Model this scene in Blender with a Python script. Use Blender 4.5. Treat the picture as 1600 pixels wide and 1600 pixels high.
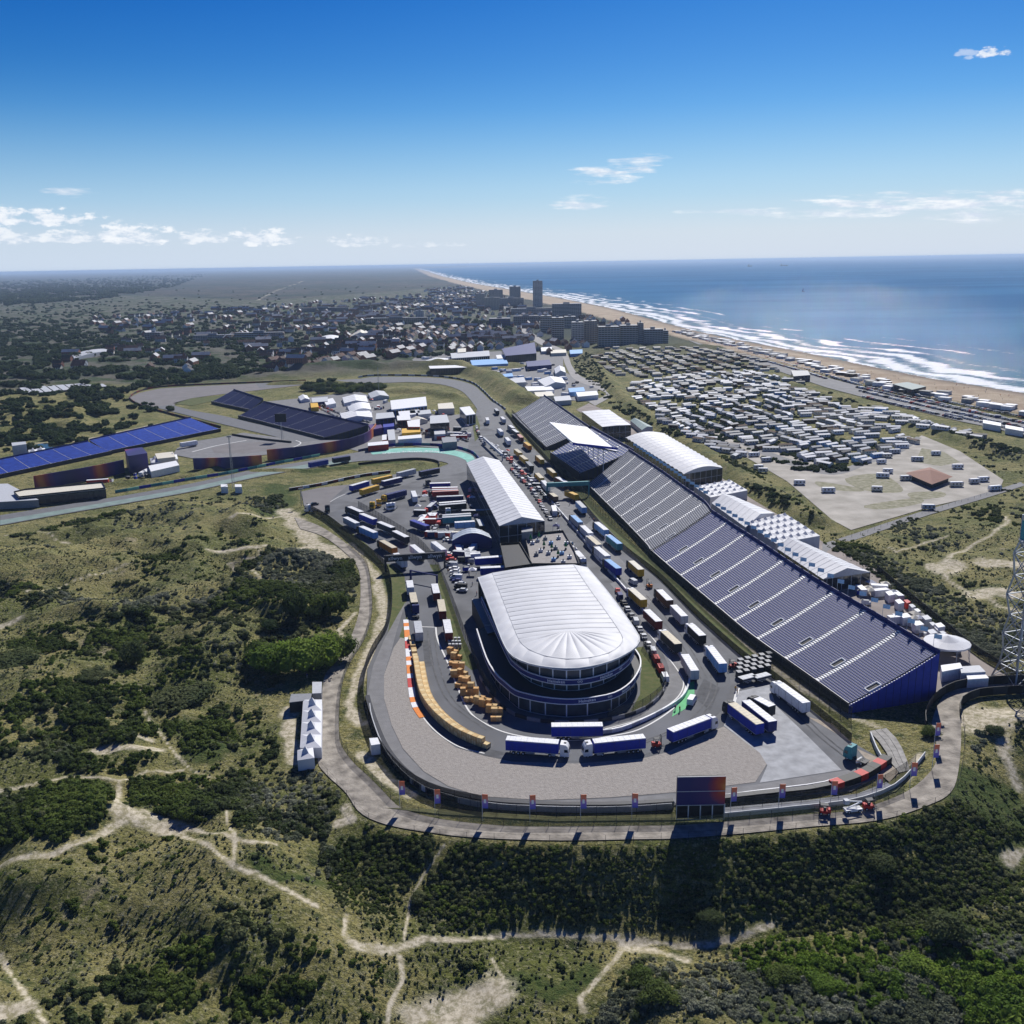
import bpy, math, random
import numpy as np
from mathutils import Vector, Matrix
from mathutils.geometry import tessellate_polygon
random.seed(7); RNG = np.random.default_rng(11)
for o in list(bpy.data.objects): bpy.data.objects.remove(o)
SC = bpy.context.scene
COL = SC.collection
R = math.radians

# ------------------------------------------------------------ camera
H = 121.6; FPX = 1500.0
PITCH = math.atan((800 - 411) / FPX); ROLL = math.atan(0.0175)
FWD = np.array([0, math.cos(PITCH), -math.sin(PITCH)])
UP0 = np.array([0, math.sin(PITCH), math.cos(PITCH)]); RT0 = np.array([1.0, 0, 0])
UPV = math.cos(ROLL) * UP0 + math.sin(ROLL) * RT0
RTV = math.cos(ROLL) * RT0 - math.sin(ROLL) * UP0
cam = bpy.data.cameras.new('camera'); camo = bpy.data.objects.new('camera', cam); COL.objects.link(camo)
cam.sensor_width = 36; cam.lens = 36 * FPX / 1600; cam.clip_start = 1; cam.clip_end = 600000
camo.matrix_world = Matrix(((RTV[0], UPV[0], -FWD[0], 0), (RTV[1], UPV[1], -FWD[1], 0), (RTV[2], UPV[2], -FWD[2], H), (0, 0, 0, 1)))
SC.camera = camo

# ------------------------------------------------------------ sun and sky
SUN_AZ = R(18); SUN_EL = R(39)      # azimuth from +Y towards +X
sun = bpy.data.lights.new('sun', 'SUN'); suno = bpy.data.objects.new('sun', sun); COL.objects.link(suno)
sun.energy = 5.0; sun.angle = R(0.5); sun.color = (1.0, 0.965, 0.91)
sd = Vector((math.sin(SUN_AZ) * math.cos(SUN_EL), math.cos(SUN_AZ) * math.cos(SUN_EL), math.sin(SUN_EL)))
suno.rotation_euler = sd.to_track_quat('Z', 'Y').to_euler()
W = bpy.data.worlds.new('World'); SC.world = W; W.use_nodes = True
def pdir(px, py):
    d = FWD * FPX + RTV * (px - 800) + UPV * (800 - py)
    return d / np.linalg.norm(d)
def build_world():
    nt = W.node_tree; nt.nodes.clear(); N = nt.nodes.new; L = nt.links.new
    out = N('ShaderNodeOutputWorld'); bg = N('ShaderNodeBackground'); L(bg.outputs[0], out.inputs[0])
    sky = N('ShaderNodeTexSky'); sky.sky_type = 'NISHITA'; sky.sun_disc = False
    sky.sun_elevation = SUN_EL; sky.sun_rotation = SUN_AZ
    sky.air_density = 1.0; sky.dust_density = 0.6; sky.ozone_density = 3.0; sky.altitude = 200
    bg.inputs['Strength'].default_value = 0.075
    tc = N('ShaderNodeTexCoord')
    hs = N('ShaderNodeHueSaturation'); hs.inputs['Saturation'].default_value = SKY_SAT
    hs.inputs['Value'].default_value = 1.0
    L(sky.outputs[0], hs.inputs['Color'])
    # clouds: soft blobs round given directions, broken by noise; coordinates are azimuth / elevation
    sp = N('ShaderNodeSeparateXYZ'); L(tc.outputs['Generated'], sp.inputs[0])
    def math_(op, a, b=None, c=None):
        n = N('ShaderNodeMath'); n.operation = op
        for i, v in enumerate((a, b, c)):
            if v is None: continue
            if isinstance(v, (int, float)): n.inputs[i].default_value = v
            else: L(v, n.inputs[i])
        return n.outputs[0]
    az = math_('ARCTAN2', sp.outputs[0], sp.outputs[1]); el = math_('ARCSINE', sp.outputs[2])
    cmb = N('ShaderNodeCombineXYZ'); L(az, cmb.inputs[0]); L(math_('MULTIPLY', el, 2.2), cmb.inputs[1])
    nz = N('ShaderNodeTexNoise'); nz.inputs['Scale'].default_value = 55; nz.inputs['Detail'].default_value = 9; nz.inputs['Roughness'].default_value = 0.62
    L(cmb.outputs[0], nz.inputs['Vector'])
    cm2 = N('ShaderNodeCombineXYZ'); L(math_('ADD', az, math_('MULTIPLY', el, 1.5)), cm2.inputs[0]); L(math_('MULTIPLY', el, 6.0), cm2.inputs[1])
    nw = N('ShaderNodeTexNoise'); nw.inputs['Scale'].default_value = 24; nw.inputs['Detail'].default_value = 8; nw.inputs['Roughness'].default_value = 0.6
    L(cm2.outputs[0], nw.inputs['Vector'])
    total = None
    for (px, py, rx, ry, amp, kind) in CLOUDS:
        d = pdir(px, py); a0 = math.atan2(d[0], d[1]); e0 = math.asin(d[2])
        dx = math_('MULTIPLY', math_('SUBTRACT', az, float(a0)), 1500.0 / rx)
        dy0 = math_('MULTIPLY', math_('SUBTRACT', el, float(e0)), 1500.0 / ry)
        if kind == 0:   # flat-bottomed cumulus: falls off faster below
            dy = math_('MAXIMUM', dy0, math_('MULTIPLY', dy0, -2.4))
        else: dy = dy0
        r2 = math_('ADD', math_('MULTIPLY', dx, dx), math_('MULTIPLY', dy, dy))
        f = math_('SUBTRACT', 1.0, r2)
        src = nz.outputs['Fac'] if kind == 0 else nw.outputs['Fac']
        v = math_('ADD', math_('MULTIPLY', f, 0.42), math_('MULTIPLY', math_('SUBTRACT', src, 0.52), 2.6 if kind == 0 else 2.2))
        n = N('ShaderNodeMapRange'); n.interpolation_type = 'SMOOTHSTEP'; L(v, n.inputs[0])
        n.inputs[1].default_value = 0.05; n.inputs[2].default_value = 0.42 if kind == 0 else 0.6; n.inputs[4].default_value = amp
        fm = N('ShaderNodeMapRange'); L(f, fm.inputs[0]); fm.inputs[1].default_value = 0.0; fm.inputs[2].default_value = 0.25
        m = math_('MULTIPLY', n.outputs[0], fm.outputs[0])
        total = m if total is None else math_('MAXIMUM', total, m)
    # overall deepening of the blue high up, paler towards the horizon (haze)
    hz = N('ShaderNodeMapRange'); L(el, hz.inputs[0]); hz.inputs[1].default_value = -0.02; hz.inputs[2].default_value = 0.19
    hz.inputs[3].default_value = 0.93; hz.inputs[4].default_value = 0.0; hz.interpolation_type = 'SMOOTHSTEP'
    mh = N('ShaderNodeMixRGB'); L(hz.outputs[0], mh.inputs[0]); L(hs.outputs[0], mh.inputs[1]); mh.inputs[2].default_value = (8.0, 9.3, 11.4, 1)
    er = N('ShaderNodeMapRange'); L(el, er.inputs[0]); er.inputs[1].default_value = 0; er.inputs[2].default_value = .4
    rp = N('ShaderNodeValToRGB'); L(er.outputs[0], rp.inputs[0]); e = rp.color_ramp.elements; e[0].color = (.98, 1, 1, 1); e[1].color = (.035, .25, .62, 1)
    for p_, c_ in ((.07, (.93, .97, 1)), (.155, (.70, .87, 1)), (.36, (.35, .66, .96)), (.6, (.15, .49, .86))): k_ = e.new(p_); k_.color = (*c_, 1)
    mm = N('ShaderNodeMixRGB'); mm.blend_type = 'MULTIPLY'; mm.inputs[0].default_value = 1; L(mh.outputs[0], mm.inputs[1]); L(rp.outputs[0], mm.inputs[2])
    mix = N('ShaderNodeMixRGB'); L(total, mix.inputs[0]); L(mm.outputs[0], mix.inputs[1])
    cr = N('ShaderNodeMixRGB'); rm = N('ShaderNodeMapRange'); rm.inputs[1].default_value = .42; rm.inputs[2].default_value = .62; L(nz.outputs['Fac'], rm.inputs[0]); L(rm.outputs[0], cr.inputs[0]); cr.inputs[1].default_value = (8.6, 9.6, 11.2, 1); cr.inputs[2].default_value = (12.2, 12.5, 12.9, 1)
    L(cr.outputs[0], mix.inputs[2]); L(mix.outputs[0], bg.inputs['Color'])
SKY_SAT = 1.5
CLOUDS = [(40, 345, 115, 22, .85, 0), (110, 374, 70, 15, .7, 0), (205, 373, 75, 28, .85, 0), (318, 375, 55, 17, .7, 0), (405, 376, 62, 22, .8, 0), (440, 378, 40, 12, .7, 0), (560, 380, 60, 15, .55, 0), (660, 384, 90, 7, .4, 0),
          (10, 374, 60, 20, .7, 0), (110, 302, 45, 9, .75, 1), (950, 272, 75, 17, .9, 1), (1000, 250, 50, 12, .8, 1), (905, 316, 60, 13, .8, 1),
          (1440, 318, 230, 20, .95, 1), (1560, 322, 160, 24, .9, 1), (1300, 330, 160, 12, .7, 1), (1110, 330, 60, 5, .5, 1), (1200, 335, 90, 6, .4, 1), (1556, 84, 26, 13, .85, 0), (1512, 84, 18, 8, .4, 0), (1508, 92, 12, 5, .4, 0)]
build_world()
SC.view_settings.view_transform = 'Standard'; SC.view_settings.look = 'None'
SC.view_settings.exposure = 0.1; SC.view_settings.gamma = 1.0; SC.view_settings.use_curve_mapping = False
SC.render.engine = 'CYCLES'
SC.cycles.max_bounces = 6; SC.cycles.diffuse_bounces = 3; SC.cycles.glossy_bounces = 2; SC.cycles.transparent_max_bounces = 12; SC.cycles.volume_bounces = 0

# ------------------------------------------------------------ picture point -> place on level z
def G(px, py, z=0.0):
    d = FWD * FPX + RTV * (px - 800) + UPV * (800 - py)
    t = (H - z) / -d[2]
    return Vector((d[0] * t, d[1] * t, z))
def GA(pts, z=0.0): return [G(p[0], p[1], z) for p in pts]
def GN(pts, z=0.0): return np.array([[g.x, g.y] for g in GA(pts, z)])
def smooth(pts, n=6, closed=False):
    P = [Vector(p) for p in pts]; out = []; m = len(P)
    rng = range(m) if closed else range(m - 1)
    for i in rng:
        p0 = P[(i - 1) % m] if (closed or i > 0) else P[i]; p1 = P[i]; p2 = P[(i + 1) % m]
        p3 = P[(i + 2) % m] if (closed or i + 2 < m) else p2
        for k in range(n):
            t = k / n; t2 = t * t; t3 = t2 * t
            out.append(0.5 * ((2 * p1) + (-p0 + p2) * t + (2 * p0 - 5 * p1 + 4 * p2 - p3) * t2 + (-p0 + 3 * p1 - 3 * p2 + p3) * t3))
    if not closed: out.append(P[-1].copy())
    return out
def resample(P, step):
    P = [Vector(p) for p in P]; d = [0]
    for a, b in zip(P, P[1:]): d.append(d[-1] + (b - a).length)
    n = max(1, round(d[-1] / step)); out = []; j = 0
    for i in range(n + 1):
        t = d[-1] * i / n
        while j < len(P) - 2 and d[j + 1] < t: j += 1
        s = (t - d[j]) / max(1e-9, d[j + 1] - d[j]); out.append(P[j].lerp(P[j + 1], s))
    return out

# ------------------------------------------------------------ materials
MATS = {}
def mat(name, col, rough=0.7, var=0.12, scale=0.8, metal=0.0, bump=0.0, detail=4, col2=None, obj=True, spec=0.22, bscale=None):
    if name in MATS: return MATS[name]
    m = bpy.data.materials.new(name); m.use_nodes = True; nt = m.node_tree; b = nt.nodes['Principled BSDF']; L = nt.links.new
    b.inputs['Roughness'].default_value = rough; b.inputs['Metallic'].default_value = metal; b.inputs['Specular IOR Level'].default_value = spec
    tc = nt.nodes.new('ShaderNodeTexCoord'); vec = tc.outputs['Object' if obj else 'Generated']
    n = nt.nodes.new('ShaderNodeTexNoise'); n.inputs['Scale'].default_value = scale; n.inputs['Detail'].default_value = detail; L(vec, n.inputs['Vector'])
    mr = nt.nodes.new('ShaderNodeMapRange'); mr.inputs[1].default_value = 0.3; mr.inputs[2].default_value = 0.7; L(n.outputs['Fac'], mr.inputs[0])
    mx = nt.nodes.new('ShaderNodeMixRGB'); L(mr.outputs[0], mx.inputs[0])
    c2 = col2 or tuple(min(1, c * (1 + var)) for c in col); c1 = col if col2 else tuple(c * (1 - var) for c in col)
    mx.inputs[1].default_value = (*c1, 1); mx.inputs[2].default_value = (*c2, 1); L(mx.outputs[0], b.inputs['Base Color'])
    if bump:
        n2 = nt.nodes.new('ShaderNodeTexNoise'); n2.inputs['Scale'].default_value = bscale or scale * 4; n2.inputs['Detail'].default_value = 5; L(vec, n2.inputs['Vector'])
        bp = nt.nodes.new('ShaderNodeBump'); bp.inputs['Strength'].default_value = bump; bp.inputs['Distance'].default_value = 0.3
        L(n2.outputs['Fac'], bp.inputs['Height']); L(bp.outputs[0], b.inputs['Normal'])
    MATS[name] = m; return m
PAL = dict(white=(.78, .79, .81), lightgrey=(.5, .52, .55), grey=(.25, .26, .28), dark=(.035, .037, .045), black=(.012, .012, .015),
    navy=(.012, .02, .14), blue=(.012, .03, .36), royal=(.01, .035, .5), skyblue=(.2, .42, .75), teal=(.05, .25, .28), yellow=(.72, .42, .03), orange=(.75, .22, .02),
    red=(.5, .03, .025), darkred=(.16, .02, .02), beige=(.62, .55, .40), tan=(.6, .42, .2), wood=(.72, .50, .26), green=(.03, .2, .06), brown=(.12, .07, .045), silver=(.5, .52, .55),
    purple=(.06, .015, .16), mint=(.25, .62, .48), cream=(.7, .66, .55), brick=(.25, .11, .07), pink=(.6, .3, .25))
def C(n): return mat('paint_' + n, PAL[n], 0.6 if n not in ('wood', 'brick', 'brown') else .8, 0.10, 1.2)
def glassm(): return mat('dark_glass', (.02, .025, .035), 0.08, 0.2, 3, spec=.6)
def rubber(): return mat('rubber', (.015, .015, .016), 0.85)
def steel(): return mat('galvanised_steel', (.32, .34, .37), 0.4, .1, 3, metal=.6)

# ------------------------------------------------------------ mesh builder
class MB:
    def __init__(s): s.v = []; s.f = []; s.m = []; s.mats = []
    def mi(s, m):
        if m not in s.mats: s.mats.append(m)
        return s.mats.index(m)
    def add(s, vs, fs, m):
        o = len(s.v); k = s.mi(m); s.v += [tuple(v) for v in vs]
        for f in fs: s.f.append(tuple(o + i for i in f)); s.m.append(k)
        return s
    def box(s, x0, x1, y0, y1, z0, z1, m, top=None, rot=0, c=(0, 0)):
        vs = [(x, y, z) for z in (z0, z1) for (x, y) in ((x0, y0), (x1, y0), (x1, y1), (x0, y1))]
        if rot:
            ca, sa = math.cos(rot), math.sin(rot); vs = [(c[0] + (x - c[0]) * ca - (y - c[1]) * sa, c[1] + (x - c[0]) * sa + (y - c[1]) * ca, z) for x, y, z in vs]
        s.add(vs, [(3, 2, 1, 0), (0, 1, 5, 4), (1, 2, 6, 5), (2, 3, 7, 6), (3, 0, 4, 7)], m)
        s.add(vs[4:], [(0, 1, 2, 3)], top or m); return s
    def quad(s, a, b, c, d, m): return s.add([a, b, c, d], [(0, 1, 2, 3)], m)
    def prism(s, pts, z0, z1, m, top=None):
        n = len(pts); lo = [(p[0], p[1], z0) for p in pts]; hi = [(p[0], p[1], z1) for p in pts]
        s.add(lo + hi, [(i, (i + 1) % n, n + (i + 1) % n, n + i) for i in range(n)], m)
        tr = tessellate_polygon([[Vector(p) for p in hi]]); s.add(hi, [tuple(t) for t in tr], top or m); return s
    def bar(s, a, b, r, m, sides=4, r2=None):
        a = Vector(a); b = Vector(b); d = b - a
        if d.length < 1e-6: return s
        q = d.to_track_quat('Z', 'Y'); r2 = r if r2 is None else r2; vs = []
        for (p, rr) in ((a, r), (b, r2)):
            for k in range(sides):
                t = 2 * math.pi * (k + .5) / sides; vs.append(p + q @ Vector((rr * math.cos(t), rr * math.sin(t), 0)))
        fs = [(k, (k + 1) % sides, sides + (k + 1) % sides, sides + k) for k in range(sides)] + [tuple(range(sides))[::-1], tuple(range(sides, 2 * sides))]
        return s.add(vs, fs, m)
    def wall(s, P, z0, z1, th, m, top=None):
        # closed strip of thickness th along polyline P
        P = [Vector((p[0], p[1], 0)) for p in P]; n = len(P); L_ = []; R_ = []
        for i in range(n):
            t = (P[min(n - 1, i + 1)] - P[max(0, i - 1)]).normalized(); nn = Vector((-t.y, t.x, 0)) * th / 2
            L_.append(P[i] + nn); R_.append(P[i] - nn)
        vs = []
        for i in range(n):
            vs += [(L_[i].x, L_[i].y, z0), (L_[i].x, L_[i].y, z1), (R_[i].x, R_[i].y, z1), (R_[i].x, R_[i].y, z0)]
        fs = []; ft = []
        for i in range(n - 1):
            a = i * 4; b = a + 4; fs += [(a, b, b + 1, a + 1), (a + 2, b + 2, b + 3, a + 3)]; ft += [(a + 1, b + 1, b + 2, a + 2)]
        fs += [(0, 1, 2, 3), (4 * n - 1, 4 * n - 2, 4 * n - 3, 4 * n - 4)]
        s.add(vs, fs, m)
        if ft: s.add(vs, ft, top or m)
        return s
    def mesh(s, name):
        me = bpy.data.meshes.new(name); me.from_pydata(s.v, [], s.f)
        for m in s.mats: me.materials.append(m)
        if len(s.mats) > 1: me.polygons.foreach_set('material_index', s.m)
        me.update(); return me
    def build(s, name, parent=None, loc=None):
        return ob(name, s.mesh(name), parent, loc)
def ob(name, me, parent=None, loc=None, rz=0):
    o = bpy.data.objects.new(name, me); COL.objects.link(o)
    if loc is not None: o.location = loc
    if rz: o.rotation_euler = (0, 0, rz)
    if parent is not None: o.parent = parent
    return o
def nice(s):
    for a, b in (('lightgrey', 'pale grey'), ('skyblue', 'light blue'), ('darkred', 'dark red')): s = s.replace(a, b)
    return s
def tag(o, label, cat, group=None, kind=None):
    if label: o['label'] = nice(label)
    if cat: o['category'] = cat
    if group: o['group'] = nice(group)
    if kind: o['kind'] = kind
    return o
def thing(name, label, cat, loc=(0, 0, 0), rz=0, group=None):
    return tag(ob(name, None, None, loc, rz), label, cat, group)
def struct(o): o['kind'] = 'structure'; return o
def stuff(o, label=None, cat=None): 
    o['kind'] = 'stuff'
    if label: o['label'] = nice(label)
    if cat: o['category'] = cat
    return o
ORD = 'first second third fourth fifth sixth seventh eighth ninth tenth eleventh twelfth thirteenth fourteenth fifteenth sixteenth seventeenth eighteenth nineteenth twentieth'.split()
TENS = {2: 'twenty', 3: 'thirty', 4: 'forty', 5: 'fifty', 6: 'sixty', 7: 'seventy', 8: 'eighty', 9: 'ninety'}
def od(i):
    if i < 20: return ORD[i]
    n = i + 1
    if n >= 100: return 'hundredth' if n == 100 else 'hundred-' + od(n - 101)
    if n % 10 == 0: return TENS[n // 10][:-1] + 'ieth'
    return TENS.get(n // 10, 'hundred') + '-' + ORD[n % 10 - 1]
def sheet(name, pts, z, m, sm=0, world=False):
    P = [Vector((p[0], p[1], z)) for p in pts] if world else GA(pts, z)
    if sm: P = smooth(P, sm, True)
    me = bpy.data.meshes.new(name); tr = tessellate_polygon([P]); P2 = P
    fs = []
    for t in tr:
        a, b, c = [P2[i] for i in t]
        fs.append(tuple(t) if ((b - a).cross(c - a)).z > 0 else (t[0], t[2], t[1]))
    me.from_pydata(P2, [], fs); me.materials.append(m)
    return struct(ob(name, me))
def ribbon(name, A, B, z, m, sm=8):
    A = smooth(GA(A, z), sm) if sm else GA(A, z); B = smooth(GA(B, z), sm) if sm else GA(B, z)
    n = max(len(A), len(B)); 
    def rs(P):
        L_ = sum((b - a).length for a, b in zip(P, P[1:])); return resample(P, L_ / n * 1.0000001)[:n + 1]
    A = rs(A); B = rs(B); k = min(len(A), len(B)); A = A[:k - 1] + [A[-1]]; B = B[:k - 1] + [B[-1]]
    fs = []
    for i in range(k - 1):
        f = (i, i + 1, k + i + 1, k + i); a, b, c = A[i], A[i + 1], B[i + 1]
        fs.append(f if (b - a).cross(c - a).z > 0 else f[::-1])
    me = bpy.data.meshes.new(name); me.from_pydata(A + B, [], fs); me.materials.append(m); return struct(ob(name, me))
def stripe(name, pts, w, z, m, sm=8, dash=None):
    P = GA(pts, z); P = smooth(P, sm) if sm else P
    if dash: P = resample(P, dash)
    vs = []; fs = []
    for i, p in enumerate(P):
        t = (P[min(len(P) - 1, i + 1)] - P[max(0, i - 1)]).normalized(); n = Vector((-t.y, t.x, 0)) * w / 2
        vs += [p - n, p + n]
        if i < len(P) - 1 and (not dash or i % 2 == 0): fs.append((2 * i, 2 * i + 2, 2 * i + 3, 2 * i + 1))
    me = bpy.data.meshes.new(name); me.from_pydata(vs, [], fs); me.materials.append(m); return struct(ob(name, me))
def text_mesh(txt, size, m, ext=0.02):
    cu = bpy.data.curves.new('lettering', 'FONT'); cu.body = txt; cu.size = size; cu.extrude = ext; cu.align_x = 'CENTER'; cu.align_y = 'CENTER'; cu.resolution_u = 2
    o = bpy.data.objects.new('lettering', cu); COL.objects.link(o); bpy.context.view_layer.update()
    me = bpy.data.meshes.new_from_object(o.evaluated_get(bpy.context.evaluated_depsgraph_get())); bpy.data.objects.remove(o); bpy.data.curves.remove(cu)
    me.materials.clear(); me.materials.append(m); me.name = 'lettering'; return me
def face_text(me, pos, along, parent=None, upz=Vector((0, 0, 1))):
    # stand the lettering up at pos, reading along the horizontal vector "along"
    x = Vector((along.x, along.y, 0)).normalized(); y = upz.normalized(); z = x.cross(y)
    o = bpy.data.objects.new('lettering', me); COL.objects.link(o)
    o.matrix_world = Matrix(((x.x, y.x, z.x, pos[0]), (x.y, y.y, z.y, pos[1]), (x.z, y.z, z.z, pos[2]), (0, 0, 0, 1)))
    if parent is not None:
        mw = o.matrix_world.copy(); bpy.context.view_layer.update(); o.parent = parent; o.matrix_parent_inverse = Matrix(); 
        pl = Matrix.Translation(parent.location) @ parent.rotation_euler.to_matrix().to_4x4(); o.matrix_basis = pl.inverted() @ mw
    return o
# ------------------------------------------------------------ noise (for shaping the ground)
def vnoise(x, y, s, seed=0):
    x = x / s + seed * 17.13; y = y / s - seed * 9.71; xi = np.floor(x); yi = np.floor(y); fx = x - xi; fy = y - yi
    fx = fx * fx * (3 - 2 * fx); fy = fy * fy * (3 - 2 * fy)
    def h(a, b):
        v = np.sin(a * 127.1 + b * 311.7 + seed * 74.7) * 43758.5453; return v - np.floor(v)
    return (h(xi, yi) * (1 - fx) + h(xi + 1, yi) * fx) * (1 - fy) + (h(xi, yi + 1) * (1 - fx) + h(xi + 1, yi + 1) * fx) * fy
def fbm(x, y, s, o=4, seed=0):
    r = 0; a = .5; t = 0
    for i in range(o): r = r + a * vnoise(x, y, s / 2 ** i, seed + i); t += a; a *= .5
    return r / t
def segd(x, y, P, closed=False):
    d = np.full(x.shape, 1e12); Q = np.vstack([P, P[:1]]) if closed else P
    for (ax, ay), (bx, by) in zip(Q, Q[1:]):
        vx, vy = bx - ax, by - ay; t = np.clip(((x - ax) * vx + (y - ay) * vy) / max(vx * vx + vy * vy, 1e-9), 0, 1)
        d = np.minimum(d, (x - ax - t * vx) ** 2 + (y - ay - t * vy) ** 2)
    return np.sqrt(d)
def inside(x, y, P):
    c = np.zeros(x.shape, bool); Q = np.vstack([P, P[:1]])
    for (ax, ay), (bx, by) in zip(Q, Q[1:]):
        if ay == by: continue
        c ^= ((ay > y) != (by > y)) & (x < (bx - ax) * (y - ay) / (by - ay) + ax)
    return c
def sdist(x, y, P):
    d = segd(x, y, P, True); return np.where(inside(x, y, P), -d, d)
def sst(a, b, v):
    t = np.clip((v - a) / (b - a), 0, 1); return t * t * (3 - 2 * t)

FLAT1 = GN([(-300, 905), (0, 838), (200, 796), (300, 776), (445, 772), (452, 802), (485, 845), (540, 866), (558, 885), (562, 912), (560, 955), (545, 1000), (520, 1037),
    (440, 1045), (440, 1200), (497, 1195), (540, 1240), (560, 1272), (603, 1290), (675, 1304), (750, 1312), (875, 1316), (1000, 1314), (1060, 1313), (1150, 1306), (1262, 1295),
    (1375, 1284), (1450, 1261), (1490, 1238), (1504, 1194), (1506, 1137), (1500, 1100), (1600, 1090), (1750, 1085), (1750, 1010), (1560, 1040), (1430, 960), (1300, 862), (1230, 815), (1170, 765),
    (1130, 728), (1040, 674), (960, 630), (935, 600), (890, 560), (820, 575), (760, 580), (700, 585), (600, 583), (480, 592), (400, 596), (250, 602), (200, 620), (150, 668), (-300, 730)])
FLAT2 = GN([(940, 575), (1000, 548), (1180, 545), (1250, 600), (1440, 672), (1580, 758), (1320, 838), (1230, 750), (1100, 690), (1010, 650), (975, 620)])
FLAT3 = GN([(1040, 516), (1110, 530), (1180, 545), (1260, 566), (1350, 590), (1450, 615), (1600, 648), (1720, 680), (1720, 730), (1600, 698), (1450, 660), (1350, 632), (1262, 606), (1200, 585), (1110, 556), (1040, 532), (900, 520), (840, 508), (740, 475), (740, 462)])
FLAT4 = GN([(640, 572), (660, 556), (790, 540), (800, 505), (840, 488), (1045, 534), (1045, 546), (930, 556), (890, 556), (860, 580), (800, 560)])
SHORE = GN([(652, 419.6), (668, 424), (690, 431.5), (740, 443), (800, 453), (870, 465), (950, 481), (1010, 497), (1080, 516), (1150, 531), (1250, 550), (1350, 571), (1450, 591), (1600, 615), (1900, 668)])
DUNEFOOT = GN([(646, 419.6), (655, 424), (672, 432), (715, 444), (760, 455), (840, 472), (900, 486), (960, 503), (1040, 522), (1130, 546), (1200, 563), (1300, 590), (1400, 612), (1500, 630), (1600, 650), (1900, 715)])
far = GN([(1000, 409.6), (652, 419.6)])
SEAPOLY = np.vstack([SHORE, [[60000, SHORE[-1][1] - 100], [200000, 2000], [200000, 250000], [25000, 250000], [9000, 70000]]])
BEACHPOLY = np.vstack([DUNEFOOT, [[DUNEFOOT[-1][0] + 60, DUNEFOOT[-1][1] - 200]], SHORE[::-1] + np.array([[3, 4]])])
BERMS = [  # polyline (picture points), half width, height
    ([(470, 582), (560, 577), (650, 576), (720, 578), (765, 590), (800, 615), (822, 628)], 22, 8),
    ([(905, 552), (925, 565), (940, 585), (965, 612), (1000, 645), (1070, 690), (1140, 735), (1200, 775), (1270, 815)], 12, 4),
    ([(1180, 580), (1300, 622), (1450, 672), (1600, 722), (1700, 760)], 8, 3),
    ([(940, 552), (1000, 540), (1100, 542), (1180, 552)], 18, 4),
    ([(400, 735), (480, 735), (560, 730), (660, 724)], 6, 1.2),
    ([(60, 770), (300, 745), (360, 725)], 5, 2),
    ([(620, 612), (680, 614), (705, 620)], 14, 4),
    ([(430, 600), (520, 598), (570, 605)], 12, 3)]
BERMS = [(GN(p), w, h) for p, w, h in BERMS]
MOUNDS = [(300, 1050, 16, 6), (150, 985, 14, 5), (210, 900, 22, 5), (60, 915, 20, 5), (430, 835, 22, 3), (350, 800, 25, 4), (480, 985, 12, 2), (60, 1340, 25, 5), (350, 1390, 22, 4), (520, 1500, 16, 4),
    (60, 1130, 20, 4), (820, 1500, 14, 3), (650, 1400, 16, 3), (1060, 1540, 10, 3), (1500, 840, 20, 2), (1420, 850, 14, 2), (110, 660, 40, 6), (250, 655, 25, 4), (100, 1440, 14, 3), (250, 1560, 15, -3)]
MOUNDS = [(*GN([(a, b)], -3)[0], r, h) for a, b, r, h in MOUNDS]
def height(x, y):
    x = np.asarray(x, float); y = np.asarray(y, float)
    d1 = sdist(x, y, FLAT1); d2 = np.minimum(np.minimum(sdist(x, y, FLAT2), sdist(x, y, FLAT3)), sdist(x, y, FLAT4))
    am = sst(3, 26, np.minimum(d1, d2))
    n = (fbm(x, y, 62, 4, 3) - .5); rid = 1 - np.abs(2 * fbm(x + 40, y, 34, 3, 9) - 1)
    h = am * (n * 14 + (rid - .7) * 9 + (fbm(x, y, 9, 3, 5) - .5) * 1.5) * np.where(y > 900, 0.5, 1) * np.where((x > 90) & (y > 320), .35, 1)
    h = h + am * 1.2
    south = sst(-60, -20, x) * sst(235, 205, y) 
    drop = (.72 * np.clip((d1 - .8) / 19, 0, 1) + .28 * sst(.5, 21, d1)) * (11.5 * south + 2.5 * sst(230, 190, y) * (1 - south))
    h = h * (1 - .6 * south) - drop
    for P, w, hh in BERMS:
        d = segd(x, y, P); h = h + hh * sst(w, w * .15, d) * (.8 + .4 * fbm(x, y, 14, 2, 8))
    for mx_, my_, r_, hh in MOUNDS:
        h = h + am * hh * np.exp(-((x - mx_) ** 2 + (y - my_) ** 2) / (r_ * r_))
    base = np.where(np.minimum(d1, d2) < 0, -0.3, -0.3 * (1 - am))
    h = h + base
    sd = sdist(x, y, SEAPOLY); bd = sdist(x, y, BEACHPOLY)
    shore = sst(0, 60, sd)
    h = np.where(bd < 0, 0.3 + .02 * np.clip(sd, 0, 60), h)
    return np.where(sd < 0, -3 * sst(0, -60, sd) + .1, h)
def hz(x, y): return float(height(np.array([x]), np.array([y]))[0])
def GT(pts):   # picture points on the real ground surface
    pts = np.array(pts, float); z = np.zeros(len(pts))
    d = FWD[None] * FPX + RTV[None] * (pts[:, :1] - 800) + UPV[None] * (800 - pts[:, 1:2])
    for i in range(9):
        t = (H - z) / -d[:, 2]; x = d[:, 0] * t; y = d[:, 1] * t; z = z * .4 + .6 * height(x, y)
    return np.stack([x, y], 1), z

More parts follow.
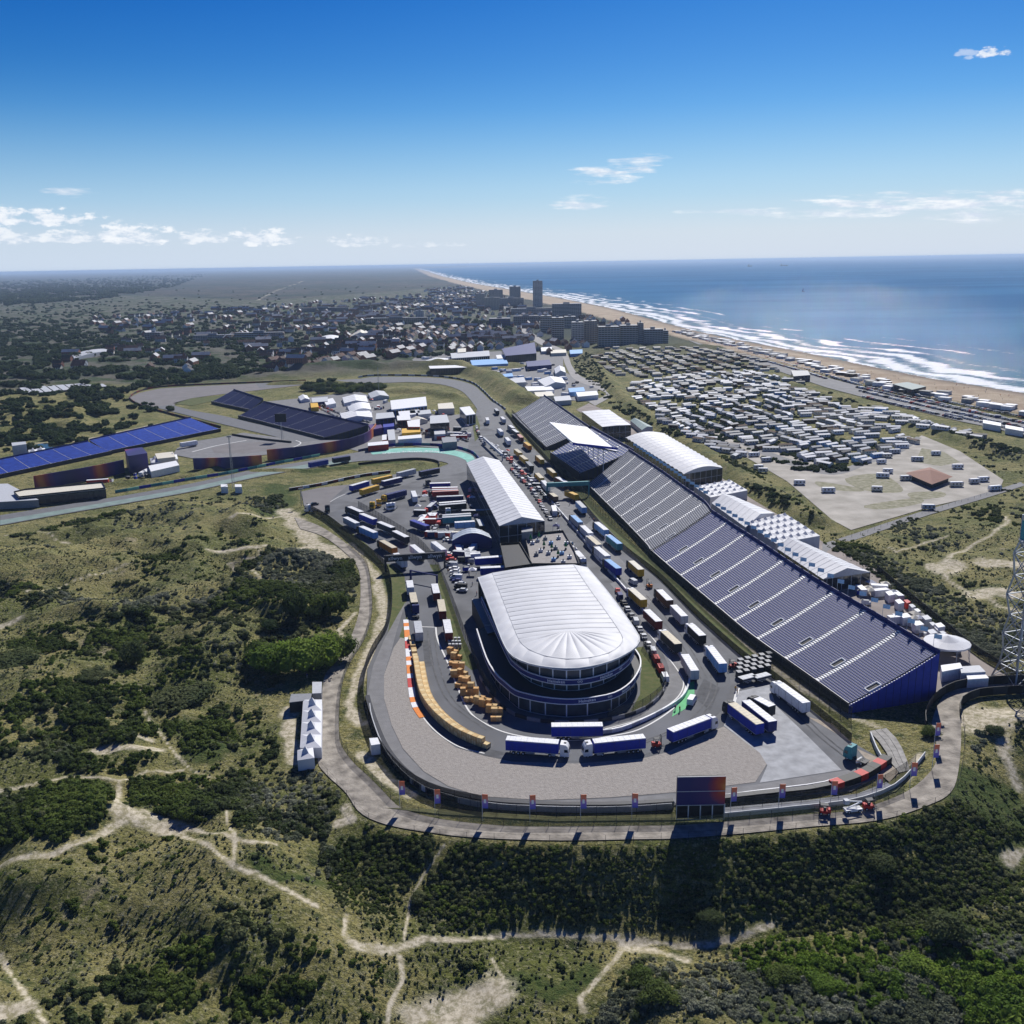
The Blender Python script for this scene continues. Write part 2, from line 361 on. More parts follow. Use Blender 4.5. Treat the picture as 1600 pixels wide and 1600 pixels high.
PATHS = [([(0, 1236), (50, 1226), (101, 1215), (131, 1215), (187, 1219), (232, 1204), (285, 1204)], 1.3), ([(187, 1219), (182, 1252), (191, 1267)], 1.2),
    ([(4, 1352), (82, 1337), (150, 1309), (184, 1286), (202, 1279)], 1.6), ([(191, 1267), (225, 1281), (270, 1297)], 3.0), ([(270, 1297), (300, 1312), (337, 1331), (367, 1354), (397, 1365), (450, 1391), (495, 1416)], 1.5),
    ([(225, 1267), (277, 1288), (311, 1299), (360, 1309), (394, 1316), (431, 1319)], 1.3), ([(354, 1267), (354, 1282), (367, 1309), (366, 1354)], .9),
    ([(540, 1432), (538, 1462), (559, 1479), (600, 1483)], 1.6), ([(606, 1486), (625, 1480), (662, 1467), (719, 1469), (800, 1460), (881, 1460), (953, 1464), (1037, 1475), (1100, 1478), (1162, 1462), (1206, 1445)], 1.3),
    ([(975, 1474), (962, 1499), (928, 1536), (906, 1561), (912, 1580)], 1.0), ([(975, 1478), (1020, 1484), (1070, 1500)], 2.0), ([(625, 1495), (630, 1530), (609, 1570), (605, 1600)], .8), ([(660, 1600), (725, 1577), (770, 1550)], 5),
    ([(769, 1499), (787, 1530), (784, 1555)], .7), ([(694, 1320), (662, 1367), (641, 1405), (631, 1467)], .45), ([(0, 1492), (22, 1530), (49, 1567), (71, 1600)], .9), ([(0, 1585), (40, 1572)], 3),
    ([(150, 1175), (194, 1168), (250, 1172)], 2.6), ([(215, 1150), (240, 1158)], 1.8), ([(444, 798), (469, 826), (487, 847), (545, 872)], 5.0), ([(500, 851), (406, 854), (328, 860)], 2.8), ([(406, 860), (409, 869), (359, 880), (381, 897), (410, 908)], 1.3),
    ([(362, 807), (406, 808), (450, 803)], 2.0), ([(225, 1110), (275, 1179), (300, 1204), (330, 1215)], .6), ([(1570, 807), (1575, 816), (1550, 836), (1521, 850), (1487, 866), (1473, 886), (1478, 904), (1516, 926), (1550, 938), (1590, 958)], 1.7),
    ([(1460, 886), (1476, 892), (1495, 882)], 5), ([(1540, 880), (1561, 879), (1600, 884)], 6), ([(1530, 930), (1555, 922), (1580, 930)], 5), ([(1515, 1128), (1560, 1118), (1620, 1112)], 7), ([(1560, 1130), (1570, 1180), (1590, 1230)], 2.2), ([(1575, 1345), (1600, 1330)], 2.5),
    ([(0, 838), (60, 830), (90, 845), (150, 842)], .8), ([(0, 980), (30, 965)], 3), ([(200, 880), (110, 910), (40, 925)], .7), ([(1388, 855), (1400, 862), (1440, 850), (1480, 838)], .9),
    ([(455, 1108), (452, 1150), (462, 1190)], 3.5), ([(555, 958), (530, 985), (540, 1000)], 1.6), ([(540, 1262), (550, 1280), (530, 1285)], 2),
    ([(590, 1125), (560, 1130), (545, 1100), (560, 1060), (585, 1000), (600, 960), (590, 905), (550, 850)], 2.6), ([(566, 1180), (600, 1215), (640, 1240)], 2.4), ([(1380, 1190), (1410, 1215), (1440, 1180)], 2.5),
    ([(20, 694), (120, 690), (220, 668), (260, 660)], 3), ([(290, 598), (310, 592), (360, 592)], 5), ([(400, 470), (430, 455), (480, 437)], 4), ([(1250, 545 + 10), (1180, 545), (1050, 522)], 4),
    ([(1030, 885), (1100, 955), (1170, 1015), (1260, 1080), (1330, 1120), (1370, 1135)], 2.2)]
LUSH = [([(1230, 1560), (1290, 1545), (1350, 1580)], 9), ([(1500, 1500), (1560, 1520), (1600, 1560)], 16), ([(1520, 1300), (1560, 1250), (1590, 1300)], 12), ([(600, 900), (620, 940), (610, 975)], 2.5), ([(400, 1340), (430, 1370), (480, 1375)], 4),
    ([(420, 800), (440, 780), (430, 760)], 8), ([(20, 617), (90, 612), (140, 605)], 22), ([(270, 632), (330, 626)], 6), ([(280, 1140), (330, 1160), (330, 1180)], 5), ([(920, 1520), (870, 1550), (800, 1530)], 4), ([(700, 1030), (722, 1010), (700, 900)], 3), ([(480, 735), (640, 720)], 6), ([(1000, 1030), (1030, 1080)], 6)]

def ground():
    ys = [88.0]
    while ys[-1] < 250000:
        y = ys[-1]; ys.append(y + (max(.72, y * .0042) if y < 1100 else y * .0085 if y < 6000 else y * .03))
    ys = np.array(ys); nc = 560
    u = np.linspace(-1, 1, nc); u = np.sign(u) * (np.abs(u) * .56 + .26 * np.abs(u) ** 3)
    X = (u[None] * (ys[:, None] + 12)); Y = np.repeat(ys[:, None], nc, 1)
    x = X.ravel(); y = Y.ravel(); n = len(x)
    z = height(x, y)
    nr = len(ys); i = np.arange((nr - 1) * (nc - 1)); r_, c_ = i // (nc - 1), i % (nc - 1); a = r_ * nc + c_
    F = np.stack([a, a + 1, a + nc + 1, a + nc], 1).astype(np.int32)
    me = bpy.data.meshes.new('dune_ground'); me.vertices.add(n); me.vertices.foreach_set('co', np.stack([x, y, z], 1).ravel().astype(np.float32))
    me.loops.add(F.size); me.loops.foreach_set('vertex_index', F.ravel()); me.polygons.add(len(F)); me.polygons.foreach_set('loop_start', np.arange(0, F.size, 4, dtype=np.int32))
    me.polygons.foreach_set('loop_total', np.full(len(F), 4, np.int32)); me.update(); me.polygons.foreach_set('use_smooth', np.ones(len(F), bool))
    def mask(defs, noise=1.6):
        m = np.zeros(n); jit = (fbm(x, y, 7, 3, 21) - .5)
        for pts, w in defs:
            P, _ = GT(pts)
            b = (x > P[:, 0].min() - w * 3) & (x < P[:, 0].max() + w * 3) & (y > P[:, 1].min() - w * 3) & (y < P[:, 1].max() + w * 3)
            if not b.any(): continue
            wl = w * (.55 if w < 2 else .7 if w < 4.5 else 1) * (1 + noise * jit[b]); d = segd(x[b], y[b], P); m[b] = np.maximum(m[b], 1 - sst(wl * .55, wl * 1.25, d))
        return m
    sand = mask(PATHS); lush = mask(LUSH, 2.5)
    beach = (sdist(x, y, BEACHPOLY) < 0) | (sdist(x, y, SEAPOLY) < 3)
    wet = 1 - sst(0, 22, sdist(x, y, SEAPOLY))
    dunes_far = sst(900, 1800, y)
    # woods and town read darker and bluer-green beyond the circuit
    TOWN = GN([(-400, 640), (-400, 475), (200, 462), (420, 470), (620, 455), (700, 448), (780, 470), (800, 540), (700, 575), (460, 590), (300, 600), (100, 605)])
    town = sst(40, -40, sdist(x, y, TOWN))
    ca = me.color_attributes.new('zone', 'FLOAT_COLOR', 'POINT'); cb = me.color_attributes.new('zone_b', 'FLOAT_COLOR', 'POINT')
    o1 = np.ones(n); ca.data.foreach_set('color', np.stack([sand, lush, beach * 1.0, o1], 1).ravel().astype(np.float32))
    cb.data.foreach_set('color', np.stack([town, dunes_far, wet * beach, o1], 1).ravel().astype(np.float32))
    m = bpy.data.materials.new('dune_turf'); m.use_nodes = True; nt = m.node_tree; b = nt.nodes['Principled BSDF']; b.inputs['Roughness'].default_value = .95; b.inputs['Specular IOR Level'].default_value = .15
    N = nt.nodes.new; L = nt.links.new; geo = N('ShaderNodeNewGeometry')
    def noise(s, d=5, r=.6):
        q = N('ShaderNodeTexNoise'); q.inputs['Scale'].default_value = s; q.inputs['Detail'].default_value = d; q.inputs['Roughness'].default_value = r; L(geo.outputs['Position'], q.inputs['Vector']); return q.outputs['Fac']
    def rng(v, a, b_): q = N('ShaderNodeMapRange'); q.interpolation_type = 'SMOOTHSTEP'; L(v, q.inputs[0]); q.inputs[1].default_value = a; q.inputs[2].default_value = b_; return q.outputs[0]
    def mix(f, a, b_):
        q = N('ShaderNodeMixRGB')
        if isinstance(f, float): q.inputs[0].default_value = f
        else: L(f, q.inputs[0])
        for k, v in ((1, a), (2, b_)):
            if isinstance(v, tuple): q.inputs[k].default_value = (*v, 1)
            else: L(v, q.inputs[k])
        return q.outputs[0]
    def mul(a, b_): q = N('ShaderNodeMath'); q.operation = 'MULTIPLY'; L(a, q.inputs[0]); (L(b_, q.inputs[1]) if not isinstance(b_, float) else setattr(q.inputs[1], 'default_value', b_)); return q.outputs[0]
    va = N('ShaderNodeVertexColor'); va.layer_name = 'zone'; vb = N('ShaderNodeVertexColor'); vb.layer_name = 'zone_b'
    sa = N('ShaderNodeSeparateColor'); L(va.outputs[0], sa.inputs[0]); sb = N('ShaderNodeSeparateColor'); L(vb.outputs[0], sb.inputs[0])
    c = mix(rng(noise(.035), .38, .62), (.14, .155, .038), (.31, .275, .105))          # olive turf to dry straw
    c = mix(rng(noise(.22, 6), .5, .66), c, (.07, .09, .025))                        # darker moss and heather
    c = mix(mul(rng(noise(1.1, 5, .75), .5, .62), .75), c, (.38, .35, .21))               # pale tufts
    c = mix(mul(rng(noise(1.9, 4, .75), .5, .58), .7), c, (.05, .062, .022))
    c = mix(mul(rng(noise(.05, 8, .68), .62, .70), .8), c, (.36, .31, .2))               # bare sandy spots
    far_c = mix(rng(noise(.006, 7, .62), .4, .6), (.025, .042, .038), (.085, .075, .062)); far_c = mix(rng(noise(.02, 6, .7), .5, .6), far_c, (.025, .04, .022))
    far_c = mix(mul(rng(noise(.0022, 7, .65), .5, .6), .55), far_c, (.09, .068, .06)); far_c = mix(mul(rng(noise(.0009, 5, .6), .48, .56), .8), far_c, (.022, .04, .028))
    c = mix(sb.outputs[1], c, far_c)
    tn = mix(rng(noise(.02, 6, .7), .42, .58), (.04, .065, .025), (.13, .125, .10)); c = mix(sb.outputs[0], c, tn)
    lu = mix(rng(noise(.5, 5), .4, .6), (.055, .085, .02), (.10, .125, .035)); c = mix(sa.outputs[1], c, lu)
    sn = mix(rng(noise(.7, 8, .75), .4, .62), (.33, .29, .20), (.60, .54, .42)); sm = N('ShaderNodeMath'); sm.operation = 'MULTIPLY'; L(sa.outputs[0], sm.inputs[0]); q_ = N('ShaderNodeMapRange'); L(noise(.35, 7, .75), q_.inputs[0]); q_.inputs[1].default_value = .34; q_.inputs[2].default_value = .5; q_.inputs[3].default_value = .35; L(q_.outputs[0], sm.inputs[1]); c = mix(sm.outputs[0], c, sn)
    be = mix(rng(noise(.03, 7), .4, .6), (.40, .31, .22), (.50, .41, .30)); be = mix(sb.outputs[2], be, (.24, .19, .15)); c = mix(sa.outputs[2], c, be)
    L(c, b.inputs['Base Color'])
    bp = N('ShaderNodeBump'); bp.inputs['Strength'].default_value = 1; bp.inputs['Distance'].default_value = 1.3
    bs = N('ShaderNodeMapRange'); L(sa.outputs[0], bs.inputs[0]); bs.inputs[3].default_value = 1; bs.inputs[4].default_value = .15; L(bs.outputs[0], bp.inputs['Strength']); hN = N('ShaderNodeMath'); hN.operation = 'ADD'; L(noise(.9, 6, .7), hN.inputs[0]); L(noise(.25, 4), hN.inputs[1]); L(hN.outputs[0], bp.inputs['Height']); L(bp.outputs[0], b.inputs['Normal'])
    me.materials.append(m); return struct(ob('dune_ground', me))
ground()

def sea():
    ys = [300.0]
    while ys[-1] < 250000:
        y = ys[-1]; ys.append(y + y * (.006 if y < 8000 else .03))
    ys = np.array(ys); nc = 260; t = np.linspace(0, 1, nc)
    x0 = np.interp(ys, SHORE[::-1][:, 1] if SHORE[0][1] > SHORE[-1][1] else SHORE[:, 1], SHORE[::-1][:, 0] if SHORE[0][1] > SHORE[-1][1] else SHORE[:, 0]) - 25
    x0 = np.where(ys > SHORE[0][1], SHORE[0][0] - 25 + (ys - SHORE[0][1]) * .12, x0)
    X = x0[:, None] + (t[None] ** 2.2) * (ys[:, None] * 1.0 + 400); Y = np.repeat(ys[:, None], nc, 1); x = X.ravel(); y = Y.ravel(); n = len(x)
    nr = len(ys); i = np.arange((nr - 1) * (nc - 1)); r_, c_ = i // (nc - 1), i % (nc - 1); a = r_ * nc + c_
    F = np.stack([a, a + 1, a + nc + 1, a + nc], 1).astype(np.int32)
    me = bpy.data.meshes.new('sea'); me.vertices.add(n); me.vertices.foreach_set('co', np.stack([x, y, np.full(n, .15)], 1).ravel().astype(np.float32))
    me.loops.add(F.size); me.loops.foreach_set('vertex_index', F.ravel()); me.polygons.add(len(F)); me.polygons.foreach_set('loop_start', np.arange(0, F.size, 4, dtype=np.int32))
    me.polygons.foreach_set('loop_total', np.full(len(F), 4, np.int32)); me.update()
    d = np.clip(-sdist(x, y, np.vstack([SHORE, SEAPOLY[len(SHORE):]])), 0, None); d = np.minimum(d, segd(x, y, SHORE))
    dd = d + (fbm(x, y, 160, 3, 2) - .5) * 80 + (fbm(x, y, 40, 3, 4) - .5) * 22
    def band(c, w): return np.exp(-((dd - c) / w) ** 2)
    brk = sst(.34, .62, fbm(x, y, 110, 3, 31)); brk2 = sst(.45, .62, fbm(x, y, 140, 3, 37))
    foam = 1.0 * band(4, 8) + 1.0 * band(34, 17) * (.8 + .2 * brk) + 1.0 * band(76, 16) * (.55 + .45 * brk) + .95 * band(118, 12) * (.4 + .6 * brk2) + .65 * band(175, 11) * brk2 + .4 * band(235, 10) * brk2 * brk
    foam = np.clip(foam, 0, 1); sh = np.exp(-d / 120)
    ca = me.color_attributes.new('surf', 'FLOAT_COLOR', 'POINT'); ca.data.foreach_set('color', np.stack([foam, sh, d * 0, d * 0 + 1], 1).ravel().astype(np.float32))
    m = bpy.data.materials.new('sea_water'); m.use_nodes = True; nt = m.node_tree; b = nt.nodes['Principled BSDF']; N = nt.nodes.new; L = nt.links.new; geo = N('ShaderNodeNewGeometry')
    v = N('ShaderNodeVertexColor'); v.layer_name = 'surf'; s = N('ShaderNodeSeparateColor'); L(v.outputs[0], s.inputs[0])
    mp = N('ShaderNodeMapping'); L(geo.outputs['Position'], mp.inputs[0]); mp.inputs['Rotation'].default_value = (0, 0, R(-20)); mp.inputs['Scale'].default_value = (.45, 1.0, 1)
    def noise(sc, dt, r=.6, raw=False):
        q = N('ShaderNodeTexNoise'); q.inputs['Scale'].default_value = sc; q.inputs['Detail'].default_value = dt; q.inputs['Roughness'].default_value = r; L(mp.outputs[0], q.inputs['Vector']); return q.outputs['Fac']
    def rng(v_, a_, b_, c_=0, d_=1): q = N('ShaderNodeMapRange'); L(v_, q.inputs[0]); q.inputs[1].default_value = a_; q.inputs[2].default_value = b_; q.inputs[3].default_value = c_; q.inputs[4].default_value = d_; return q.outputs[0]
    ad = N('ShaderNodeMath'); ad.operation = 'ADD'; L(s.outputs[0], ad.inputs[0]); L(rng(noise(.14, 9, .78), .25, .75, -.75, .5), ad.inputs[1])
    fm = rng(ad.outputs[0], .30, .62)
    cw = N('ShaderNodeMixRGB'); L(rng(noise(.0016, 5), .4, .6), cw.inputs[0]); cw.inputs[1].default_value = (.024, .115, .26, 1); cw.inputs[2].default_value = (.042, .165, .33, 1)
    c1 = N('ShaderNodeMixRGB'); L(s.outputs[1], c1.inputs[0]); L(cw.outputs[0], c1.inputs[1]); c1.inputs[2].default_value = (.10, .17, .20, 1)
    c2 = N('ShaderNodeMixRGB'); L(fm, c2.inputs[0]); L(c1.outputs[0], c2.inputs[1]); c2.inputs[2].default_value = (.85, .87, .9, 1); L(c2.outputs[0], b.inputs['Base Color'])
    b.inputs['IOR'].default_value = 1.33; b.inputs['Specular IOR Level'].default_value = .0; L(rng(fm, 0, 1, .5, .9), b.inputs['Roughness'])
    bp = N('ShaderNodeBump'); bp.inputs['Strength'].default_value = 1.0; bp.inputs['Distance'].default_value = SEA_BUMP
    hm = N('ShaderNodeMath'); hm.operation = 'ADD'; L(noise(.22, 5, .65), hm.inputs[0]); L(noise(.05, 3), hm.inputs[1]); L(hm.outputs[0], bp.inputs['Height'])
    df = N('ShaderNodeBsdfDiffuse'); L(c2.outputs[0], df.inputs[0]); gs = N('ShaderNodeBsdfGlossy'); gs.inputs['Roughness'].default_value = .07; L(bp.outputs[0], gs.inputs['Normal']); gs.inputs['Color'].default_value = (.9, .95, 1, 1)
    mx = N('ShaderNodeMixShader'); L(rng(fm, 0, 1, .06, 0), mx.inputs[0]); L(df.outputs[0], mx.inputs[1]); L(gs.outputs[0], mx.inputs[2]); L(mx.outputs[0], nt.nodes['Material Output'].inputs['Surface'])
    me.materials.append(m); struct(ob('sea', me))
SEA_BUMP = 1.6
sea()
# ------------------------------------------------------------ laid surfaces (each a sheet a little above the last)
ASP = mat('asphalt', (.135, .139, .148), .85, .3, .09, bump=.15, detail=7)
ASP2 = mat('track_asphalt', (.118, .124, .138), .8, .24, .06, bump=.1, detail=8)
ASP3 = mat('worn_asphalt', (.2, .2, .205), .85, .15, .3, bump=.2, detail=7)
CONC = mat('pale_concrete', (.36, .37, .385), .85, .22, .35, detail=9, bump=.15)
GRAV = mat('gravel_bed', (.335, .31, .285), .95, .14, 1.1, bump=.8, detail=9, bscale=3)
DIRT = mat('dirt_road', (.16, .145, .125), .95, 0, .3, bump=.6, detail=11, col2=(.44, .40, .34))
LINE = mat('white_line', (.72, .72, .7), .7, .1, 2)
PITC = mat('banked_asphalt', (.15, .155, .165), .8, .12, .3)
TURF = mat('mown_turf', (.06, .09, .022), .95, .35, .35, bump=.6, detail=7, col2=(.13, .13, .05))
CAMP = mat('camp_gravel', (.3, .28, .24), .95, .0, .08, bump=.3, detail=9, col2=(.5, .47, .42))
ROAD = mat('road_asphalt', (.2, .2, .205), .85, .15, .1)
TEAL = mat('mint_paint', (.2, .5, .42), .7, .2, .2); GRP = mat('green_paint', (.08, .42, .16), .7, .15, .5)

PADDOCK = [(470, 768), (545, 757), (687, 730), (727, 715), (745, 640), (757, 640), (785, 640), (817, 685), (860, 725), (925, 807), (970, 855), (1025, 900), (1085, 960), (1157, 1025), (1210, 1062), (1326, 1156), (1380, 1188), (1375, 1212),
    (1330, 1236), (1180, 1250), (1000, 1262), (844, 1262), (750, 1256), (675, 1237), (637, 1213), (607, 1179), (585, 1128), (573, 1085), (574, 1045), (598, 990), (612, 950), (612, 912), (598, 880), (575, 852), (540, 826), (509, 802), (475, 790)]
sheet('paddock_asphalt', PADDOCK, 0.0, ASP)
sheet('infield_paddock', [(560, 705), (500, 690), (440, 650), (410, 628), (470, 622), (560, 612), (620, 632), (690, 650), (742, 645), (760, 690), (742, 716), (700, 702), (640, 696)], -.02, ASP3)
sheet('outer_runoff', [(573, 1090), (583, 1040), (600, 1000), (622, 960), (634, 940), (620, 985), (612, 1015), (600, 1055), (600, 1092), (612, 1135), (630, 1172), (662, 1207), (700, 1230), (750, 1246), (844, 1252), (950, 1248), (1060, 1240), (1180, 1226), (1320, 1204), (1370, 1196),
    (1375, 1212), (1330, 1236), (1180, 1250), (1000, 1261), (844, 1261), (750, 1255), (675, 1236), (637, 1212), (607, 1178), (586, 1128)], .03, ASP3)
sheet('gravel_trap', [(626, 996), (640, 1000), (643, 1040), (645, 1075), (652, 1108), (675, 1141), (712, 1168), (757, 1181), (800, 1190), (900, 1193), (1000, 1186), (1040, 1176), (1090, 1153), (1131, 1135), (1187, 1176), (1198, 1194), (1180, 1222), (1052, 1238), (950, 1246), (844, 1250), (750, 1244),
    (700, 1228), (662, 1205), (630, 1170), (612, 1133), (600, 1091), (600, 1055), (615, 1012)], .06, GRAV)
sheet('concrete_apron', [(1150, 1081), (1202, 1070), (1212, 1102), (1262, 1150), (1315, 1203), (1187, 1223), (1199, 1196), (1188, 1178), (1131, 1134)], .05, CONC)
ribbon('race_track', [(512, 802), (540, 822), (575, 850), (610, 880), (632, 900), (636, 935), (637, 970), (641, 1010), (647, 1067), (654, 1105), (677, 1137), (714, 1164), (757, 1176), (800, 1187), (870, 1190), (940, 1189), (1000, 1181), (1045, 1165), (1090, 1142), (1125, 1112), (1140, 1080), (1138, 1048), (1115, 1005), (1060, 940), (1000, 877), (950, 826), (900, 775), (860, 732), (815, 684), (784, 640)],
    [(562, 788), (577, 802), (617, 832), (640, 852), (670, 882), (684, 915), (682, 980), (700, 1035), (713, 1067), (733, 1110), (763, 1132), (800, 1146), (850, 1154), (900, 1156), (940, 1150), (985, 1140), (1025, 1122), (1058, 1095), (1073, 1068), (1066, 1044), (1040, 1012), (1010, 975), (965, 920), (925, 870), (880, 815), (850, 778), (815, 735), (785, 700), (768, 672), (762, 640)], .03, ASP2)
stripe('track_edge_line', [(681, 980), (684, 1000), (700, 1036), (713, 1069), (733, 1111), (763, 1133), (800, 1147), (860, 1156), (910, 1156), (960, 1149), (1000, 1139), (1040, 1116), (1062, 1095), (1073, 1070)], .5, .07, LINE)
stripe('track_edge_line', [(637, 972), (641, 1010), (646, 1067), (653, 1105), (676, 1138), (714, 1165), (757, 1177)], .4, .07, LINE)
stripe('grid_line', [(656, 979), (681, 980)], .5, .07, LINE, 0)
stripe('pit_exit_line', [(1150, 1080), (1144, 1110), (1155, 1075)], .4, .08, LINE)
stripe('pit_exit_line', [(1010, 985), (1040, 1022), (1062, 1052), (1068, 1070), (1058, 1090), (1030, 1110), (990, 1127), (945, 1139)], .35, .07, LINE)
stripe('track_edge_line', [(516, 784), (530, 776), (546, 770), (565, 766)], .4, .07, LINE)
# pit exit lane beside the round end
ribbon('pit_lane', [(953, 912), (1000, 968), (1022, 1002), (1040, 1030), (1046, 1055), (1040, 1080), (1020, 1100), (985, 1119), (940, 1128), (890, 1132)], [(968, 905), (1014, 962), (1042, 998), (1065, 1030), (1073, 1055), (1066, 1085), (1040, 1108), (1000, 1128), (945, 1142), (890, 1146)], .045, ASP3)
sheet('painted_strip', [(1075, 1067), (1085, 1064), (1085, 1090), (1070, 1108), (1050, 1120), (1052, 1110), (1068, 1090)], .09, GRP)
sheet('pit_lane_tarmac', [(870, 760), (905, 800), (948, 850), (1000, 905), (1020, 935), (1012, 950), (968, 900), (920, 850), (880, 805), (850, 775)], .05, ASP3)
# kerb in orange, white and red on the outside of the corner
def kerb():
    P = resample(smooth(GA([(638, 968), (641, 1000), (645, 1050), (648, 1080), (653, 1102), (665, 1120)], .1), 6), 3.4)
    t = thing('track_kerb', 'orange, white and red painted kerb on the outside edge of the first corner', 'kerb', P[0]); w = 1.8
    cols = [C('white'), C('orange'), C('white'), C('orange'), C('orange'), C('white'), C('red'), C('red'), C('white')]
    for i in range(len(P) - 1):
        a, b = P[i] - P[0], P[i + 1] - P[0]; d = (b - a).normalized(); n = Vector((d.y, -d.x, 0)) * w
        mb = MB(); mb.prism([a, b, b + n, a + n][::-1] if (b - a).cross(n).z < 0 else [a, b, b + n, a + n], -.06, .08, cols[i % len(cols)]); mb.build('kerb_block', t)
kerb()
for nm, pts in (('grass_verge', [(598, 880), (622, 884), (632, 900), (635, 925), (636, 938), (618, 975), (606, 990), (612, 950), (612, 912)]), ('grass_verge', [(624, 995), (637, 957), (638, 1000), (626, 997)]),
    ('grass_verge', [(671, 882), (685, 882), (726, 1000), (747, 1045), (737, 1047), (722, 1035), (709, 1000), (697, 960), (685, 915)]), ('grass_island', [(992, 1012), (1005, 1010), (1037, 1060), (1034, 1078), (997, 1114), (986, 1110), (1000, 1085), (1001, 1050)]),
    ('grass_verge', [(509, 804), (540, 824), (575, 852), (598, 880), (590, 880), (560, 853), (530, 830), (500, 806)]), ('grass_verge', [(790, 646), (862, 727), (926, 808), (972, 856), (1030, 902), (1087, 960), (1160, 1026), (1213, 1063), (1222, 1060), (1170, 1014), (1098, 950), (1040, 892), (985, 846), (938, 800), (874, 720), (800, 646)]),
    ('grass_island', [(737, 640), (745, 650), (750, 665), (748, 684), (742, 690), (738, 660)]), ('football_pitch', [(18, 610), (92, 607), (96, 618), (50, 632), (15, 626)]), ('football_pitch', [(97, 612), (140, 604), (150, 610), (110, 620)]),
    ('grass_island', [(270, 630), (300, 622), (345, 618), (352, 622), (300, 634)])):
    sheet(nm, pts, .02 if nm != 'football_pitch' else .3, TURF)
for q_ in ([(700, 1170), (760, 1182), (800, 1178), (740, 1165)], [(1100, 1060), (1125, 1075), (1110, 1110), (1085, 1090)], [(575, 800), (600, 812), (590, 826), (560, 812)], [(905, 790), (925, 812), (915, 820), (895, 798)], [(660, 1000), (672, 1000), (678, 1040), (664, 1042)], [(700, 770), (720, 768), (725, 790), (706, 792)]):
    sheet('asphalt_patch', q_, .058, mat('patched_asphalt', (.095, .098, .105), .9, .2, .5, detail=8))
# far loops of the circuit
ribbon('race_track', [(0, 805), (100, 789), (200, 773), (300, 755), (400, 733), (475, 721), (550, 708), (575, 704), (625, 700), (675, 701), (712, 705), (735, 712), (748, 722), (741, 733), (700, 743), (650, 752), (625, 760), (590, 772), (562, 786)],
    [(0, 821), (100, 803), (200, 786), (300, 768), (400, 746), (475, 733), (547, 722), (590, 719), (625, 718), (660, 718), (685, 720), (700, 724), (697, 728), (687, 732), (670, 734), (640, 738), (612, 742), (575, 751), (520, 780)], .04, PITC)
ribbon('mint_runoff', [(0, 813), (100, 796), (200, 779), (300, 761), (400, 739), (470, 727), (545, 717)], [(0, 820), (100, 802), (200, 785), (300, 767), (400, 745), (475, 732), (550, 721)], .07, mat('faded_mint_paint', (.2, .27, .25), .8, .2, .2))
sheet('far_gravel_trap', [(200, 622), (217, 614), (250, 607), (300, 604), (400, 599), (475, 597), (478, 601), (400, 610), (345, 616), (300, 622), (275, 630), (268, 638), (240, 636), (215, 630)], .02, mat('grey_gravel', (.2, .19, .19), .95, .1, .1))
ribbon('race_track', [(268, 632), (300, 641), (350, 650), (400, 662), (450, 672), (480, 680), (502, 687)], [(240, 636), (290, 648), (337, 660), (400, 675), (430, 682), (450, 688), (462, 692)], .05, PITC)
sheet('infield_runoff', [(277, 700), (300, 690), (345, 683), (380, 676), (470, 688), (500, 684), (512, 690), (480, 702), (440, 708), (380, 714), (300, 716), (270, 710)], .03, ASP3)
sheet('infield_gravel', [(330, 700), (365, 692), (420, 690), (455, 694), (440, 702), (380, 708), (335, 708)], .08, mat('grey_gravel', None))
stripe('track_edge_line', [(300, 706), (340, 696), (385, 688)], 1.2, .1, LINE); stripe('track_edge_line', [(462, 688), (470, 692), (460, 698), (440, 702)], .8, .1, LINE)
ribbon('banked_curve', [(400, 599), (475, 596), (560, 592), (583, 589), (647, 589), (700, 592), (735, 600), (752, 612), (766, 626), (784, 638), (815, 684)], [(405, 606), (478, 601), (560, 598), (604, 598), (647, 597), (691, 601), (717, 609), (730, 619), (744, 637), (752, 651), (757, 668)], .05, PITC)
sheet('gravel_runoff', [(475, 790), (470, 768), (500, 762), (545, 757), (520, 778), (509, 800)], .05, mat('grey_gravel', None))
for q_ in ( [(1215, 1085), (1280, 1150), (1345, 1200)], [(668, 985), (676, 1040), (700, 1095), (760, 1140)], [(1090, 1000), (1110, 1045), (1105, 1090), (1070, 1130), (1000, 1160)], [(1000, 930), (1060, 1000), (1095, 1060)]):
    stripe('tyre_mark', q_, .45, .075, mat('tyre_mark', (.10, .102, .108), .8, .35, .3)); stripe('tyre_mark', [(a_ + 10, b_) for a_, b_ in q_], .4, .075, mat('tyre_mark', None))
# dirt service road round the outside
OUTER = [(469, 826), (505, 838), (540, 864), (558, 885), (563, 910), (561, 955), (546, 1000), (524, 1035), (507, 1057), (502, 1110), (499, 1160), (497, 1192), (512, 1212), (540, 1238), (562, 1269), (603, 1288), (675, 1301), (750, 1309), (875, 1313), (1000, 1311), (1060, 1310), (1150, 1303), (1262, 1292), (1375, 1281), (1450, 1258), (1487, 1236), (1499, 1194), (1502, 1137), (1499, 1107), (1504, 1090), (1530, 1080), (1620, 1073)]
INNER = [(460, 808), (500, 822), (545, 852), (572, 880), (580, 922), (581, 960), (570, 997), (550, 1030), (537, 1060), (531, 1097), (530, 1147), (535, 1168), (555, 1194), (575, 1212), (600, 1237), (625, 1261), (675, 1277), (750, 1287), (812, 1291), (875, 1291), (987, 1290), (1060, 1289), (1127, 1284), (1262, 1272), (1337, 1265), (1412, 1239), (1454, 1205), (1465, 1175), (1456, 1137), (1461, 1111), (1476, 1085), (1500, 1073), (1530, 1067), (1620, 1060)]
ribbon('dirt_road', OUTER, INNER, -.08, DIRT, 6)
